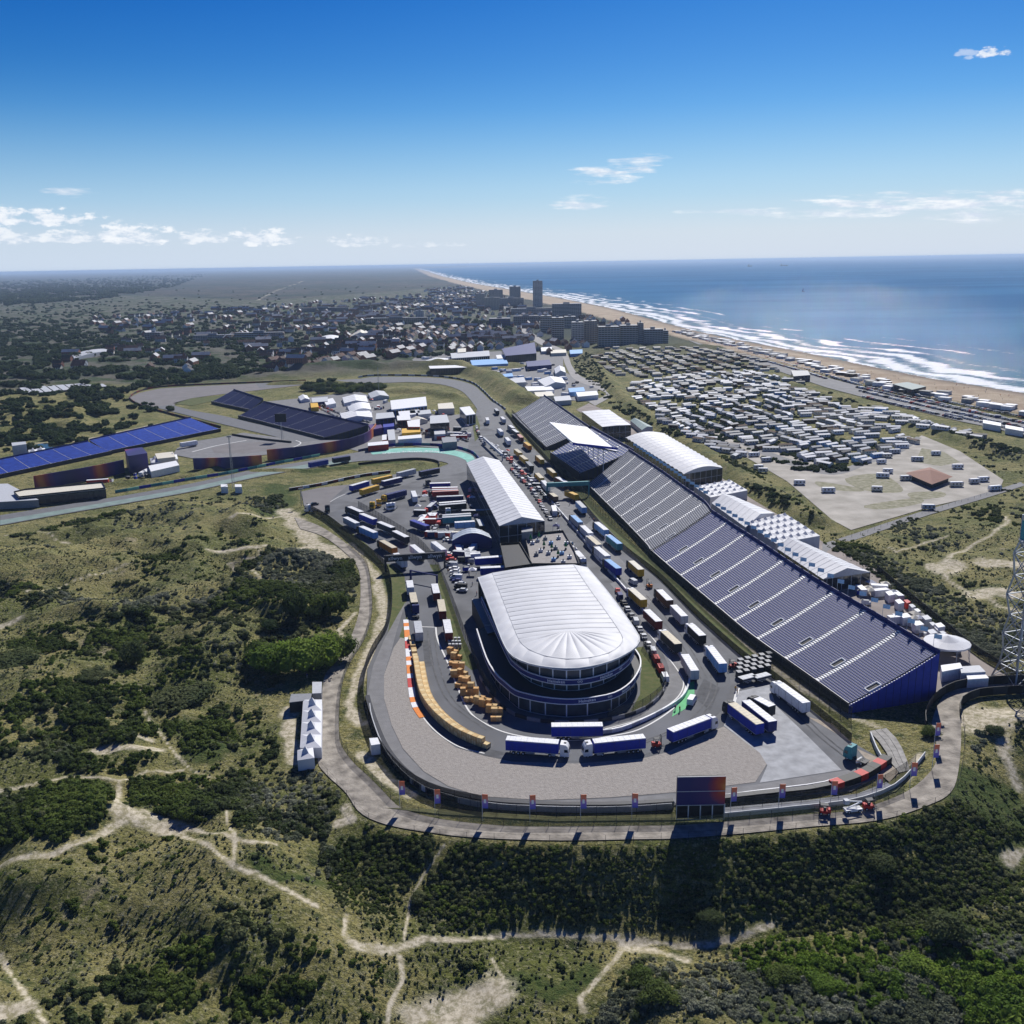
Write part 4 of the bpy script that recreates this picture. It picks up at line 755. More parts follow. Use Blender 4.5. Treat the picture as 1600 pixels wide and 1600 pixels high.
def control_building():
    o = G(880, 1000, 0); t = thing('race_control_building', 'rounded glass pit building under a white air-cushion roof', 'building', o)
    ZR = 12.5; WF = mat('frame_white', (.7, .71, .73), .5); white = mat('roof_foil', (.60, .61, .635), .55, .09, .12); fr = WF; gl = mat('smoked_glass', (.05, .06, .075), .12, .3, .3); navy = C('navy')
    roof = [(747, 902), (760, 935), (773, 970), (786, 1003), (797, 1021), (814, 1032), (842, 1040), (882, 1044), (915, 1042), (950, 1034), (975, 1023), (993, 1011), (999, 1000), (995, 988), (970, 952), (945, 919), (917, 886)]
    inn = [(769, 895), (783, 931), (797, 967), (810, 998), (818, 1009), (832, 1018), (855, 1026), (885, 1030), (912, 1029), (940, 1024), (958, 1017), (969, 1008), (973, 1000), (969, 988), (945, 953), (921, 920), (896, 882)]
    RO = [p - o for p in GA(roof, ZR)]; RI = [p - o for p in GA(inn, ZR + .8)]
    def cushion(a, b, c, d, h, n=5, nm='roof_cushion'):
        vs = []; fs = []
        for i in range(n + 1):
            for j in range(n + 1):
                u, v = i / n, j / n; p = a.lerp(b, u).lerp(d.lerp(c, u), v); k = (math.sin(math.pi * u) * math.sin(math.pi * v)) ** .6 if 0 < u < 1 and 0 < v < 1 else 0
                vs.append(p + Vector((0, 0, h * k)))
        for i in range(n):
            for j in range(n):
                q = i * (n + 1) + j; fs.append((q, q + n + 1, q + n + 2, q + 1))
        if (b - a).cross(d - a).z < 0: fs = [f[::-1] for f in fs]
        me = bpy.data.meshes.new(nm); me.from_pydata(vs, [], fs); me.materials.append(white); me.polygons.foreach_set('use_smooth', [True] * len(fs)); ob(nm, me, t)
    So = [arc(smooth(RO, 6), i / 56) for i in range(57)]; Si = [arc(smooth(RI, 6), i / 56) for i in range(57)]
    for i in range(0, 56):
        if i % 2 == 0: a, b, c, d = So[i], So[min(56, i + 2)], Si[min(56, i + 2)], Si[i]; cushion(a, b, c, d, .3, 5)
    # transverse cushions of the central field, then the fan
    LI = [RI[0], RI[1], RI[2], RI[3]]; RIr = [RI[16], RI[15], RI[14], RI[13]]; n = 17
    cen = G(893, 1003, ZR + 1.6) - o
    Lp = smooth([RI[0], RI[1], RI[2], RI[3]], 6); Rp = smooth([RI[16], RI[15], RI[14], RI[13]], 6)
    for i in range(n):
        a, b = arc(Lp, i / n), arc(Rp, i / n); c, d = arc(Rp, (i + 1) / n), arc(Lp, (i + 1) / n)
        # camber: middle raised
        m0 = a.lerp(b, .5) + Vector((0, 0, 1.1)); m1 = d.lerp(c, .5) + Vector((0, 0, 1.1 if i < n - 1 else .8))
        vs = []; K = 12; J = 5
        for k in range(K + 1):
            u = k / K
            for j in range(J + 1):
                v = j / J; p = a.lerp(b, u).lerp(d.lerp(c, u), v); p.z += .6 * math.sin(math.pi * u) + .3 * math.sin(math.pi * v) ** .6 * min(1, 6 * u, 6 * (1 - u)); vs.append(p)
        fs = [(k * (J + 1) + j, (k + 1) * (J + 1) + j, (k + 1) * (J + 1) + j + 1, k * (J + 1) + j + 1) for k in range(K) for j in range(J)]
        if (b - a).cross(d - a).z < 0: fs = [f[::-1] for f in fs]
        me = bpy.data.meshes.new('roof_cushion'); me.from_pydata(vs, [], fs); me.materials.append(white); me.polygons.foreach_set('use_smooth', [True] * len(fs)); ob('roof_cushion', me, t)
    fanP = smooth([RI[3], RI[4], RI[5], RI[6], RI[7], RI[8], RI[9], RI[10], RI[11], RI[12], RI[13]], 5); nf = 12
    cl, cr_ = arc(Lp, 1), arc(Rp, 1); 
    for i in range(nf):
        a, b = arc(fanP, i / nf), arc(fanP, (i + 1) / nf); ia = cl.lerp(cr_, .38 + .24 * i / nf); ib = cl.lerp(cr_, .38 + .24 * (i + 1) / nf); ia.z = ib.z = ZR + 1.9; ia.z += .0
        bulge = lambda s: Vector((0, 0, 0))
        cushion(a, b, ib, ia, .22, 6)
    sm_ = C('silver')
    for i in range(n + 1):
        a, b = arc(Lp, i / n), arc(Rp, i / n); mb = MB(); pv = None
        for k in range(13):
            u = k / 12; p = a.lerp(b, u); p.z += .6 * math.sin(math.pi * u) + .04
            if pv is not None: mb.bar(pv, p, .07, sm_, 3)
            pv = p
        mb.build('roof_seam', t)
    mb = MB(); pv = None
    for p in Si:
        p = p + Vector((0, 0, .05))
        if pv is not None: mb.bar(pv, p, .09, sm_, 3)
        pv = p
    mb.build('roof_seam', t)
    # floors
    def plan(pts, z): return [p - o for p in GA(pts, z)]
    t1 = [(745, 985), (760, 1030), (775, 1055), (790, 1069), (805, 1081), (825, 1087), (850, 1092), (885, 1095), (920, 1093), (960, 1085), (985, 1069), (998, 1050), (1001, 1036), (996, 1022), (975, 995), (925, 930), (890, 890)]
    P1 = plan(t1, 5.6)
    t2 = [(752, 935), (775, 985), (795, 1027), (803, 1037), (820, 1050), (840, 1058), (862, 1063), (885, 1065), (908, 1064), (930, 1060), (952, 1053), (972, 1042), (986, 1028), (990, 1012), (975, 990), (925, 925), (900, 893)]
    P2 = plan(t2, 9.2)
    S1 = smooth(P1, 3); S2 = smooth(P2, 3)
    cx = sum((p.x for p in P2)) / len(P2); cy = sum((p.y for p in P2)) / len(P2)
    def shrink(S, d):
        out = []
        for i, p in enumerate(S):
            tt = (S[min(len(S) - 1, i + 1)] - S[max(0, i - 1)]); tt.z = 0; tt = tt.normalized(); nn = Vector((-tt.y, tt.x, 0)); 
            if nn.dot(Vector((cx - p.x, cy - p.y, 0))) < 0: nn = -nn
            out.append(p + nn * d)
        return out
    G1 = shrink(S1, 1.2); G2 = shrink(S2, 2.2); G3 = shrink(S2, 1.0)
    back = GA([(905, 884), (750, 905)], 0); back = [b - o for b in back]
    dark = C('dark')
    MB().prism([(p.x, p.y) for p in S1], 5.0, 5.3, dark).build('terrace_deck', t)
    MB().prism([(p.x, p.y) for p in S2], 8.6, 8.9, dark).build('terrace_deck', t)
    for S, z0, z1, nm in ((S1, 4.7, 6.1, 'lower_parapet'), (S2, 8.4, 9.7, 'upper_parapet')):
        mb = MB(); mb.wall(S, z0, z1, .25, navy, WF); mb.build(nm, t); mb = MB(); mb.wall(S, z0 - .22, z0, .42, WF); mb.wall(S, z1, z1 + .16, .42, WF); mb.build('parapet_trim', t)
    for S, z0, z1, st, nm in ((G1, .1, 4.7, 3, 'ground_glazing'), (G2, 5.4, 8.4, 3, 'first_floor_glazing'), (G3, 9.0, 12.2, 3, 'top_floor_glazing')):
        idx = list(range(0, len(S), st)); idx = idx if idx[-1] == len(S) - 1 else idx + [len(S) - 1]
        for i, j in zip(idx, idx[1:]):
            mb = MB(); L_ = (S[j] - S[i]).length
            a, b = S[i], S[j]; mid = (a + b) / 2; nn = Vector(((b - a).y, -(b - a).x, 0))
            if nn.dot(Vector((mid.x - cx, mid.y - cy, 0))) < 0: a, b = b, a
            facade(mb, a, b, z0, z1, max(1, round(L_ / 5)), fr, gl, 1, fw=.34); mb.build('window_bay', t)
    # edge of the roof rests on a slim rim
    rim = MB(); rim.wall(So, ZR - .45, ZR + .08, .35, C('lightgrey')); rim.build('roof_rim', t)
    MB().prism([(p.x, p.y) for p in So[::4]], ZR - .5, ZR - .1, C('grey')).build('ceiling', t)
    bk = MB(); bk.wall([So[0], So[-1]], 0, ZR - .2, .4, C('dark')); bk.build('back_wall', t)
    # lettering on parapets
    lm = mat('pale_lettering', (.85, .88, .9), .6)
    for S, z, us in ((S1, 5.42, (.36, .43, .50, .57, .64)), (S2, 9.1, (.40, .48, .56, .64))):
        me = text_mesh('Heineken', 1.3, lm); ring = text_mesh('OO', .95, lm)
        for u in us:
            for du, mm in ((0, me), (.035, ring)):
                p = arc(S, u + du); q = arc(S, u + du + .01); d = q - p; d.z = 0; d.normalize()
                if d.x < 0: d = -d
                nn = Vector((d.y, -d.x, 0)); pp = p + nn * .2; face_text(mm, (pp.x + o.x, pp.y + o.y, z), d, t)
    # stair block on the left flank
    q = plan([(737, 936), (757, 934), (780, 985), (762, 990)], 6)
    MB().prism([(p.x, p.y) for p in q][::-1], 0, 6, C('dark'), C('grey')).build('side_annex', t)
    mb = MB()
    s = plan([(762, 990), (777, 1020), (792, 1050)], 3)
    for k in range(24):
        a = s[0].lerp(s[2], k / 24); mb.box(a.x - 1, a.x + 1, a.y - .35, a.y + .35, 0, 6 - k * .24, C('lightgrey'))
    mb.build('outside_stair', t)
control_building()

# ------------------------------------------------------------ marquees, sheds and halls
def gable_hall(label, A, B, C_, D, base_z, eave, ridge, nrib, roofm, wallm, name='marquee', cat='marquee', glaz=True, world=False, wavy=0, grp=None, arched=False):
    # A,B,C_,D: picture points of the eaves: back-left, back-right, front-right, front-left ; ridge runs back to front
    a, b, c, d = GA([A, B, C_, D], eave) if not world else [Vector((*p, eave)) for p in (A, B, C_, D)]; o = (a + b + c + d) / 4; o.z = base_z; t = thing(name, label, cat, o, group=grp); a, b, c, d = [v - o for v in (a, b, c, d)]
    eave -= base_z; ridge -= base_z
    for v in (a, b, c, d): v.z = eave
    K = 8 if arched else 2
    def prof(l, r_, s):
        p = l.lerp(r_, s); p.z = eave + (ridge - eave) * (math.sin(math.pi * s) if arched else 1 - abs(2 * s - 1)); return p
    for i in range(nrib):
        mb = MB(); v0, v1 = i / nrib, (i + 1) / nrib; e = Vector((0, 0, .05 * (i % 2))); 
        l0, l1, r0, r1 = a.lerp(d, v0), a.lerp(d, v1), b.lerp(c, v0), b.lerp(c, v1); w = wavy * .5
        lm = l0.lerp(l1, .5) + Vector((0, 0, w)); rm = r0.lerp(r1, .5) + Vector((0, 0, w))
        rows = []
        for (l, r_) in (((l0, r0), (lm, rm), (l1, r1)) if wavy else ((l0, r0), (l1, r1))):
            rows.append([prof(l, r_, k / K) + e + Vector((0, 0, w if l is lm else 0)) for k in range(K + 1)])
        for ra, rb in zip(rows, rows[1:]):
            fs = [(k, k + 1, K + 2 + k, K + 1 + k) for k in range(K)]
            if (ra[1] - ra[0]).cross(rb[0] - ra[0]).z < 0: fs = [f[::-1] for f in fs]
            mb.add(ra + rb, fs, roofm)
        # seam rib
        for k in range(K): mb.bar(rows[0][k] + Vector((0, 0, .03)), rows[0][k + 1] + Vector((0, 0, .03)), .07, C('lightgrey'), 3)
        mb.build('roof_panel', t)
    for (l, r_) in ((d, c), (b, a)):
        mb = MB(); pr = [prof(l, r_, k / K) for k in range(K + 1)]; mb.add(pr, [tuple(range(K + 1))], wallm if not glaz else C('lightgrey')); mb.build('gable', t)
    for l, r_ in ((a, d), (d, c), (c, b), (b, a)):
        mb = MB(); n = max(2, round((r_ - l).length / 4))
        if glaz: facade(mb, l, r_, 0, eave, n, C('silver'), glassm(), 2 if eave > 6 else 1, fw=.22)
        else: mb.wall([l, r_], 0, eave, .1, wallm)
        mb.build('wall', t)
    return t
FOIL = mat('tent_white', (.64, .65, .68), .6, .09, .2); CANV = mat('tent_canvas', (.62, .63, .66), .6, .06, .5)
gable_hall('long white ridged hospitality hall with glazed sides behind the pit lane', (729, 723), (780, 719), (851, 814), (780, 822), 0, 10, 13, 26, FOIL, FOIL, 'hospitality_hall', 'hall')
gable_hall('long white wavy-edged marquee behind the grey grandstand', (977, 684), (1036, 677), (1129, 731), (1068, 741), 0, 8, 10.5, 16, FOIL, FOIL, wavy=1.2, arched=True)
gable_hall('white two-storey flat-roofed hospitality building behind the covered stand', (909, 643), (952, 640), (986, 664), (941, 667), 0, 9.5, 9.9, 6, FOIL, FOIL, 'hospitality_building', 'building')
gable_hall('small grey-green ridged hall beside the campsite fence', (985, 657), (997, 655), (1020, 667), (1003, 672), 0, 3.5, 5, 4, mat('grey_green_roof', (.22, .3, .3), .6), C('lightgrey'), 'shed', 'hall', glaz=False)
gable_hall('white marquee between the two spiky pavilions behind the grandstand', (1112, 786), (1146, 775), (1210, 802), (1165, 824), 0, 5, 8, 8, CANV, CANV, glaz=False)
gable_hall('white marquee with open gable nearest the round tent behind the grandstand', (1214, 857), (1250, 845), (1360, 894), (1286, 905), 0, 5.5, 8.5, 12, CANV, CANV)
def peaks(label, q, nx, ny, base, pk, m, sides=True, name='peaked_pavilion', cat='pavilion', grp=None):
    a, b, c, d = GA(q, base); o = (a + b + c + d) / 4; o.z = 0; t = thing(name, label, cat, o, group=grp); a, b, c, d = [v - o for v in (a, b, c, d)]
    for i in range(nx):
        for j in range(ny):
            P = lambda u, v: a.lerp(b, u).lerp(d.lerp(c, u), v)
            v0 = [P(i / nx, j / ny), P((i + 1) / nx, j / ny), P((i + 1) / nx, (j + 1) / ny), P(i / nx, (j + 1) / ny)]; cen = sum(v0, Vector()) / 4
            mid = [v.lerp(cen, .62) + Vector((0, 0, (pk - base) * .28)) for v in v0]; top = cen + Vector((0, 0, pk - base))
            top2 = [v.lerp(cen, .9) + Vector((0, 0, (pk - base) * .8)) for v in v0]
            fs = [(k, (k + 1) % 4, 4 + (k + 1) % 4, 4 + k) for k in range(4)] + [(4 + k, 4 + (k + 1) % 4, 8 + (k + 1) % 4, 8 + k) for k in range(4)] + [(8 + k, 8 + (k + 1) % 4, 12) for k in range(4)]
            if (v0[1] - v0[0]).cross(v0[3] - v0[0]).z < 0: fs = [f[::-1] for f in fs]
            MB().add(v0 + mid + top2 + [top], fs, m).build('peak', t)
    for l, r_ in ((a, b), (b, c), (c, d), (d, a)):
        MB().wall([l, r_], 0 if sides else base - .5, base, .08, m).build('side_wall' if sides else 'valance', t)
    if not sides:
        for v in (a, b, c, d): MB().bar((v.x, v.y, 0), (v.x, v.y, base), .06, C('silver')).build('pole', t)
    return t
peaks('small white pavilion with rows of little peaks behind the grey grandstand', [(1085, 760), (1141, 750), (1168, 766), (1110, 777)], 5, 4, 5, 6.6, CANV)
peaks('large white pavilion with thirty peaked roofs behind the blue grandstand', [(1166, 816), (1226, 802), (1281, 837), (1212, 849)], 6, 5, 6, 7.8, CANV)
peaks('long white tent with a row of four peaks beside the dirt road', [(474, 1093), (503, 1093), (502, 1168), (469, 1168)], 1, 4, 3, 5.4, FOIL, name='peaked_tent', cat='tent')
peaks('square white tent with single peak at the near end of the peaked tent row', [(465, 1172), (489, 1168), (491, 1184), (465, 1188)], 1, 1, 3, 5.2, FOIL, name='peaked_tent', cat='tent')
def round_tent():
    c = G(1480, 1003, 5); o = Vector((c.x, c.y, 0)); t = thing('round_tent', 'large round white tent on poles behind the end of the blue grandstand', 'tent', o); n = 16; r_ = 6.9
    for k in range(n):
        a0, a1 = 2 * math.pi * k / n, 2 * math.pi * (k + 1) / n; p = [Vector((r_ * math.cos(a), r_ * math.sin(a), 5 + .03 * (k % 2))) for a in (a0, a1)]
        m_ = [Vector((x.x * .5, x.y * .5, 5.9)) for x in p]
        MB().add([p[0], p[1], m_[1], m_[0], Vector((0, 0, 7.2)), p[0] - Vector((0, 0, .5)), p[1] - Vector((0, 0, .5))], [(0, 1, 2, 3), (3, 2, 4), (5, 6, 1, 0)], FOIL).build('roof_segment', t)
        if k % 2 == 0: MB().bar((p[0].x * 1.02, p[0].y * 1.02, 0), (p[0].x, p[0].y, 5), .09, C('silver')).build('pole', t)
round_tent()
def arch_tent():
    gable_hall('dark blue arched pavilion with pale curved roof in the paddock', (708, 836), (764, 834), (768, 841), (706, 845), 0, 4.5, 7.5, 3, mat('silver_roof', (.5, .55, .62), .4), C('navy'), 'arched_pavilion', 'pavilion', glaz=False, arched=True)
arch_tent()
# light box building next to the hospitality hall, terraces between hall and control building
def simple(name, label, cat, q, h, m, roof=None, z0=0, parapet=None, win=0, grp=None):
    P = GA(q, z0 + h); o = sum(P, Vector()) / len(P); o.z = z0; t = thing(name, label, cat, o, group=grp); P = [p - o for p in P]
    ar = sum(P[i].x * P[(i + 1) % len(P)].y - P[(i + 1) % len(P)].x * P[i].y for i in range(len(P)))
    if ar < 0: P = P[::-1]
    MB().prism([(p.x, p.y) for p in P], 0, h - .06, m).build('wall', t)
    cen = sum(P, Vector()) / len(P)
    MB().prism([((p.x - cen.x) * 1.01 + cen.x, (p.y - cen.y) * 1.01 + cen.y) for p in P], h - .05, h + .12, roof or m).build('roof', t)
    if parapet: 
        Q = P + [P[0]]; MB().wall([(p.x, p.y) for p in Q], h + .12, h + .12 + parapet, .2, m).build('parapet', t)
    if win:
        for k in range(len(P)):
            a, b = P[k], P[(k + 1) % len(P)]
            if (b - a).length < 2: continue
            mb = MB(); facade(mb, a, b, .5, h - .4, max(1, round((b - a).length / 3)), m, glassm(), win, proud=.08, fw=.5); mb.build('window_band', t)
    return t
simple('service_tower', 'grey box tower at the near end of the white hospitality hall', 'building', [(815, 822), (832, 821), (832, 830), (815, 832)], 8, C('grey'))
simple('roof_terrace', 'open roof terrace with planters between the white hall and the control building', 'terrace', [(820, 838), (880, 832), (897, 862), (905, 884), (830, 884)], 4, C('dark'), mat('deck', (.3, .28, .27), .8), parapet=1)
simple('dark_annex', 'black flat-roofed annex block behind the control building', 'building', [(782, 852), (812, 850), (832, 884), (790, 890)], 6, C('black'), C('black'), parapet=.8)
for i, (x, y) in enumerate([(832, 850), (840, 846), (852, 843), (861, 850), (845, 862), (857, 866), (868, 858), (878, 866), (885, 850), (873, 842), (838, 868), (865, 876), (890, 872), (880, 880)]):
    p = G(x, y, 4.2); c = ['white', 'lightgrey', 'grey', 'skyblue'][i % 4]
    mb = MB(); mb.box(-.9, .9, -.6, .6, 0, 1.1, C(c)); mb.bar((0, 0, 1.1), (0, 0, 1.9), .3, C('grey'), 6); tag(mb.build('terrace_cabinet', None, p), f'{od(i)} small {"white" if c == "white" else c} technical cabinet from the left on the roof terrace', 'cabinet', 'cabinets on the roof terrace')
for i, (x, y) in enumerate([(829, 846), (842, 842), (850, 856), (862, 860), (872, 870), (884, 858)]):
    p = G(x, y, 4.2); MB
    t = thing('potted_tree', f'{od(i)} small potted tree from the left on the roof terrace', 'potted tree', p, group='potted trees on the roof terrace')
    MB().box(-.4, .4, -.4, .4, 0, .6, C('dark')).build('pot', t); MB().bar((0, 0, .6), (0, 0, 1.4), .07, C('brown')).build('trunk', t)
    MB().bar((0, 0, 1.3), (0, 0, 3.2), .7, C('green'), 7, .15).build('crown', t)
# infield paddock: hospitality units, tents and trucks packed behind the hairpin
INF = [('white ridged tent', 'tent', [(535, 621), (572, 618), (575, 628), (538, 630)], 4, 'white'), ('white domed tent', 'tent', [(543, 636), (577, 630), (580, 640), (548, 646)], 5, 'white'), ('grey-white tent near the trees', 'tent', [(575, 615), (600, 611), (608, 619), (580, 622)], 4, 'lightgrey'),
    ('white tent with creased roof', 'tent', [(531, 646), (580, 642), (582, 652), (535, 655)], 4, 'white'), ('light blue two-storey unit', 'hospitality unit', [(610, 626), (665, 620), (667, 634), (612, 640)], 7, 'skyblue'), ('dark octagonal pavilion', 'pavilion', [(588, 646), (614, 644), (617, 652), (587, 655)], 9, 'navy'),
    ('dark unit beside the octagonal pavilion', 'hospitality unit', [(620, 650), (640, 648), (642, 656), (621, 657)], 6, 'darkred'), ('white and red stepped unit', 'hospitality unit', [(636, 658), (656, 655), (656, 667), (638, 667)], 6, 'red'), ('orange-yellow container', 'container', [(628, 670), (656, 668), (657, 675), (628, 677)], 4, 'yellow'),
    ('long white truck body', 'trailer', [(622, 682), (658, 679), (659, 684), (622, 687)], 4, 'white'), ('big grey-roofed unit', 'hospitality unit', [(672, 650), (698, 648), (702, 660), (672, 662)], 9, 'dark'), ('pale green and white canopy', 'canopy', [(684, 631), (707, 629), (710, 638), (685, 639)], 5, 'cream'),
    ('white tower block of containers', 'hospitality unit', [(718, 637), (734, 635), (743, 647), (728, 649)], 8, 'white'), ('grey slab-roofed unit', 'hospitality unit', [(678, 672), (695, 670), (696, 678), (679, 679)], 4, 'silver'), ('silver ribbed truck', 'trailer', [(605, 672), (616, 671), (618, 687), (607, 688)], 4, 'silver'), ('blue glass unit', 'hospitality unit', [(598, 660), (615, 658), (616, 666), (599, 668)], 5, 'blue'),
    ('red cabin', 'cabin', [(597, 680), (604, 679), (604, 687), (597, 688)], 4, 'orange'), ('long orange-red bus', 'bus', [(575, 692), (606, 689), (607, 694), (575, 697)], 4, 'red'), ('yellow container by the tents', 'container', [(485, 630), (496, 629), (498, 636), (486, 637)], 3.5, 'yellow'), ('white cabin row', 'cabin', [(505, 625), (520, 622), (525, 630), (510, 633)], 3.5, 'white'),
    ('small white tent by the navy stand', 'tent', [(466, 620), (480, 618), (484, 624), (470, 626)], 3.5, 'white'), ('dark blue event box', 'hospitality unit', [(487, 622), (512, 620), (512, 627), (488, 629)], 4, 'navy'), ('white sloping marquee', 'tent', [(640, 700 - 44), (660, 652), (668, 656), (650, 660)], 4, 'cream'), ('grey flat unit by the hairpin', 'hospitality unit', [(690, 684), (712, 682), (714, 690), (692, 692)], 5, 'grey'),
    ('green-grey awning', 'canopy', [(652, 642), (672, 640), (674, 646), (654, 648)], 5, 'lightgrey'), ('white awning strip', 'canopy', [(622, 643), (648, 641), (650, 647), (625, 650)], 5, 'white'), ('small navy unit', 'hospitality unit', [(640, 641), (655, 640), (656, 645), (641, 646)], 5, 'navy'), ('black and purple unit', 'hospitality unit', [(576, 664), (594, 661), (598, 668), (580, 672)], 5, 'purple')]
for lab, cat, q, h, c in INF:
    if cat == 'tent': gable_hall(lab[0].upper() * 0 + lab + ' in the infield paddock beyond the hairpin', q[0], q[1], q[2], q[3], 0, h * .65, h * 1.15, 4, C(c), C(c), 'marquee', 'tent', glaz=False, arched='dome' in lab)
    else: simple({'container': 'shipping_container', 'trailer': 'parked_trailer', 'canopy': 'awning', 'cabin': 'site_cabin', 'bus': 'team_bus', 'pavilion': 'pavilion'}.get(cat, 'hospitality_unit'), lab + ' in the infield paddock beyond the hairpin', cat, q, h, C(c), C('white' if c in ('red', 'skyblue', 'darkred', 'orange') else 'lightgrey' if c in ('dark', 'navy') else c), win=1 if h > 5 else 0)
# left side structures
simple('media_stand', 'white-roofed low terrace building at the far left edge', 'building', [(-20, 757), (12, 756), (60, 781), (-30, 786)], 4, C('grey'), C('silver'))
simple('terrace_building', 'long glazed building with crowded roof terrace on the left', 'building', [(22, 770), (40, 766), (160, 755), (165, 764), (30, 778)], 5, C('dark'), C('cream'), parapet=.8, win=1)
simple('corner_cube', 'tall cube with orange and purple graphics beside the blue stand', 'pavilion', [(195, 703), (222, 699), (230, 708), (200, 713)], 11, GRAPH, GRAPH)
simple('low_white_hall', 'long low white hall beside the graphic cube', 'hall', [(232, 728), (275, 720), (280, 727), (236, 737)], 4, C('white'))
simple('pink_pavilion', 'small pinkish pavilion beside the white hall on the left', 'pavilion', [(242, 709), (270, 706), (274, 714), (246, 717)], 5, C('cream'))
for i, (x, y) in enumerate([(240, 719), (268, 714), (50, 706), (62, 704)]): peaks(f'{od(i)} small white peaked tent from the near right beside the blue stands', [(x - 6, y - 3), (x + 8, y - 4), (x + 10, y + 3), (x - 4, y + 4)], 1, 1, 3, 6, FOIL, name='peaked_tent', cat='tent', grp='small peaked tents by the blue stands')
simple('video_screen', 'pale video screen block behind the left end of the blue stand', 'screen', [(18, 692), (40, 690), (41, 694), (19, 697)], 9, C('lightgrey'))
simple('black_box', 'black boxes of the media compound beside the peaked tents', 'container', [(488, 1066), (503, 1066), (502, 1083), (488, 1084)], 3, C('grey'), C('lightgrey'))
simple('site_cabin', 'dark roofed cabin next to the peaked tent row', 'cabin', [(455, 1085), (487, 1084), (485, 1094), (452, 1098)], 3, C('dark'), C('grey'))
simple('white_van_body', 'small white kiosk box beside the outer guard rail', 'kiosk', [(577, 1154), (590, 1153), (594, 1163), (580, 1165)], 2.8, C('white'))
for i, (q, h, c, l) in enumerate([([(1332, 1063 - 25), (1405, 1033), (1418, 1040), (1335, 1052)], 3, 'white', 'large white canvas roof'), ([(1500, 1042), (1530, 1040), (1540, 1050), (1502, 1052)], 3.2, 'lightgrey', 'white cabin'), ([(1510, 1054), (1538, 1052), (1545, 1060), (1512, 1062)], 2.6, 'white', 'low white cabin'), ([(1470, 1040), (1500, 1036), (1504, 1044), (1472, 1050)], 3.4, 'white', 'white canopy')]):
    if i: simple('site_cabin', l + ' behind the blue end wall of the grandstand', 'cabin', q, h, C(c))
for i, (x, y, w, c) in enumerate([(1405, 960, 12, 'white'), (1425, 972, 12, 'white'), (1448, 985, 10, 'lightgrey'), (1398, 938, 8, 'white'), (1383, 925, 9, 'white'), (1460, 975, 10, 'white'), (1440, 963, 9, 'lightgrey')]):
    simple('food_stall', f'{od(i)} {c} food stall roof behind the blue grandstand, counted from the far end', 'stall', [(x, y), (x + w, y - 2), (x + w + 7, y + 4), (x + 6, y + 6)], 2.8, C(c), grp='food stalls behind the blue grandstand')
for i in range(11):
    x = 1412 + i * 8.4 * .95; y = 938 + i * 7.0
    simple('service_cabin', f'{od(i)} small service vehicle from the far end in the line along the boundary fence', 'cabin', [(x, y), (x + 6, y - 1), (x + 11, y + 3), (x + 5, y + 5)], 2.2, C(['red', 'lightgrey', 'white', 'dark', 'lightgrey', 'lightgrey', 'white', 'silver', 'white', 'silver', 'grey'][i]), grp='vehicles along the boundary fence')
# umbrellas and flags behind the back wall of the stand
def flagpole(): return None
fm = mat('flag_blue', (.22, .45, .68), .7, .35, 1.6, col2=(.55, .7, .82))
pm = MB().bar((0, 0, 0), (0, 0, 4), .06, C('silver')).mesh('pole')
vs = []; 
for i in range(5):
    for zz in (2.6, 4.0): vs.append((i * .55, .18 * math.sin(i * 1.5), zz - .08 * i))
fl = bpy.data.meshes.new('flag'); fl.from_pydata(vs, [], [(2 * i, 2 * i + 2, 2 * i + 3, 2 * i + 1) for i in range(4)]); fl.materials.append(fm)
bp_ = smooth(GA([(1112, 799), (1150, 824), (1190, 850), (1232, 879), (1277, 908), (1330, 939), (1382, 969), (1439, 1004), (1468, 1021)], 13.8), 5)
for i in range(26):
    p = arc(bp_, (i + .5) / 26); t = thing('roof_flag', f'light blue flag on the back rail of the blue grandstand, {od(i)} from the far end', 'flag', p + Vector((.5, .6, .4)), group='flags along the back of the grandstand'); ob('pole', pm, t); ob('flag', fl, t)
bp2 = smooth(GA([(985, 703), (1030, 734), (1069, 762), (1100, 784)], 13.8), 4)
for i in range(20):
    p = arc(bp2, (i + .5) / 20); t = thing('roof_flag', f'light blue flag on the back rail of the grey grandstand, {od(i)} from the far end', 'flag', p + Vector((.8, .8, .4)), group='flags along the back of the grandstand'); ob('pole', pm, t); ob('flag', fl, t)

# ------------------------------------------------------------ gantries, screen, banners, masts, lattice tower
def gantry(label, A, B, z0, z1, txt, m, tm, thick=1.2, tsize=1.7):
    a, b = G(*A, 0), G(*B, 0); o = a.copy(); t = thing('track_gantry', label, 'gantry', o); b2 = b - o
    MB().wall([(0, 0), (b2.x, b2.y)], z0, z1, thick, m).build('beam', t)
    d = b2.normalized(); n = Vector((d.y, -d.x, 0)); n = n if n.y < 0 else -n
    for s in (0, 1): 
        q = b2 * s; MB().box(q.x - .4, q.x + .4, q.y - .4, q.y + .4, 0, z1, m).build('leg', t)
    me = text_mesh(txt[0], tsize, tm) if txt else None
    if me:
        for k in range(txt[1]):
            p = o + b2 * ((k + .5) / txt[1]) + n * (thick / 2 + .05); face_text(me, (p.x, p.y, (z0 + z1) / 2), d if d.x > 0 else -d, t)
    return t
gantry('dark navy allwyn gantry over the left track branch'.replace('allwyn ', 'lettered '), (603, 893), (695, 887), 4.2, 6.9, ('allwyn', 3), C('dark'), C('white'), tsize=2.3)
gantry('slim dark crossbeam over the track behind the lettered gantry', (642, 897 + 8), (683, 905 + 8), 3.4, 3.9, None, C('navy'), None, .4)
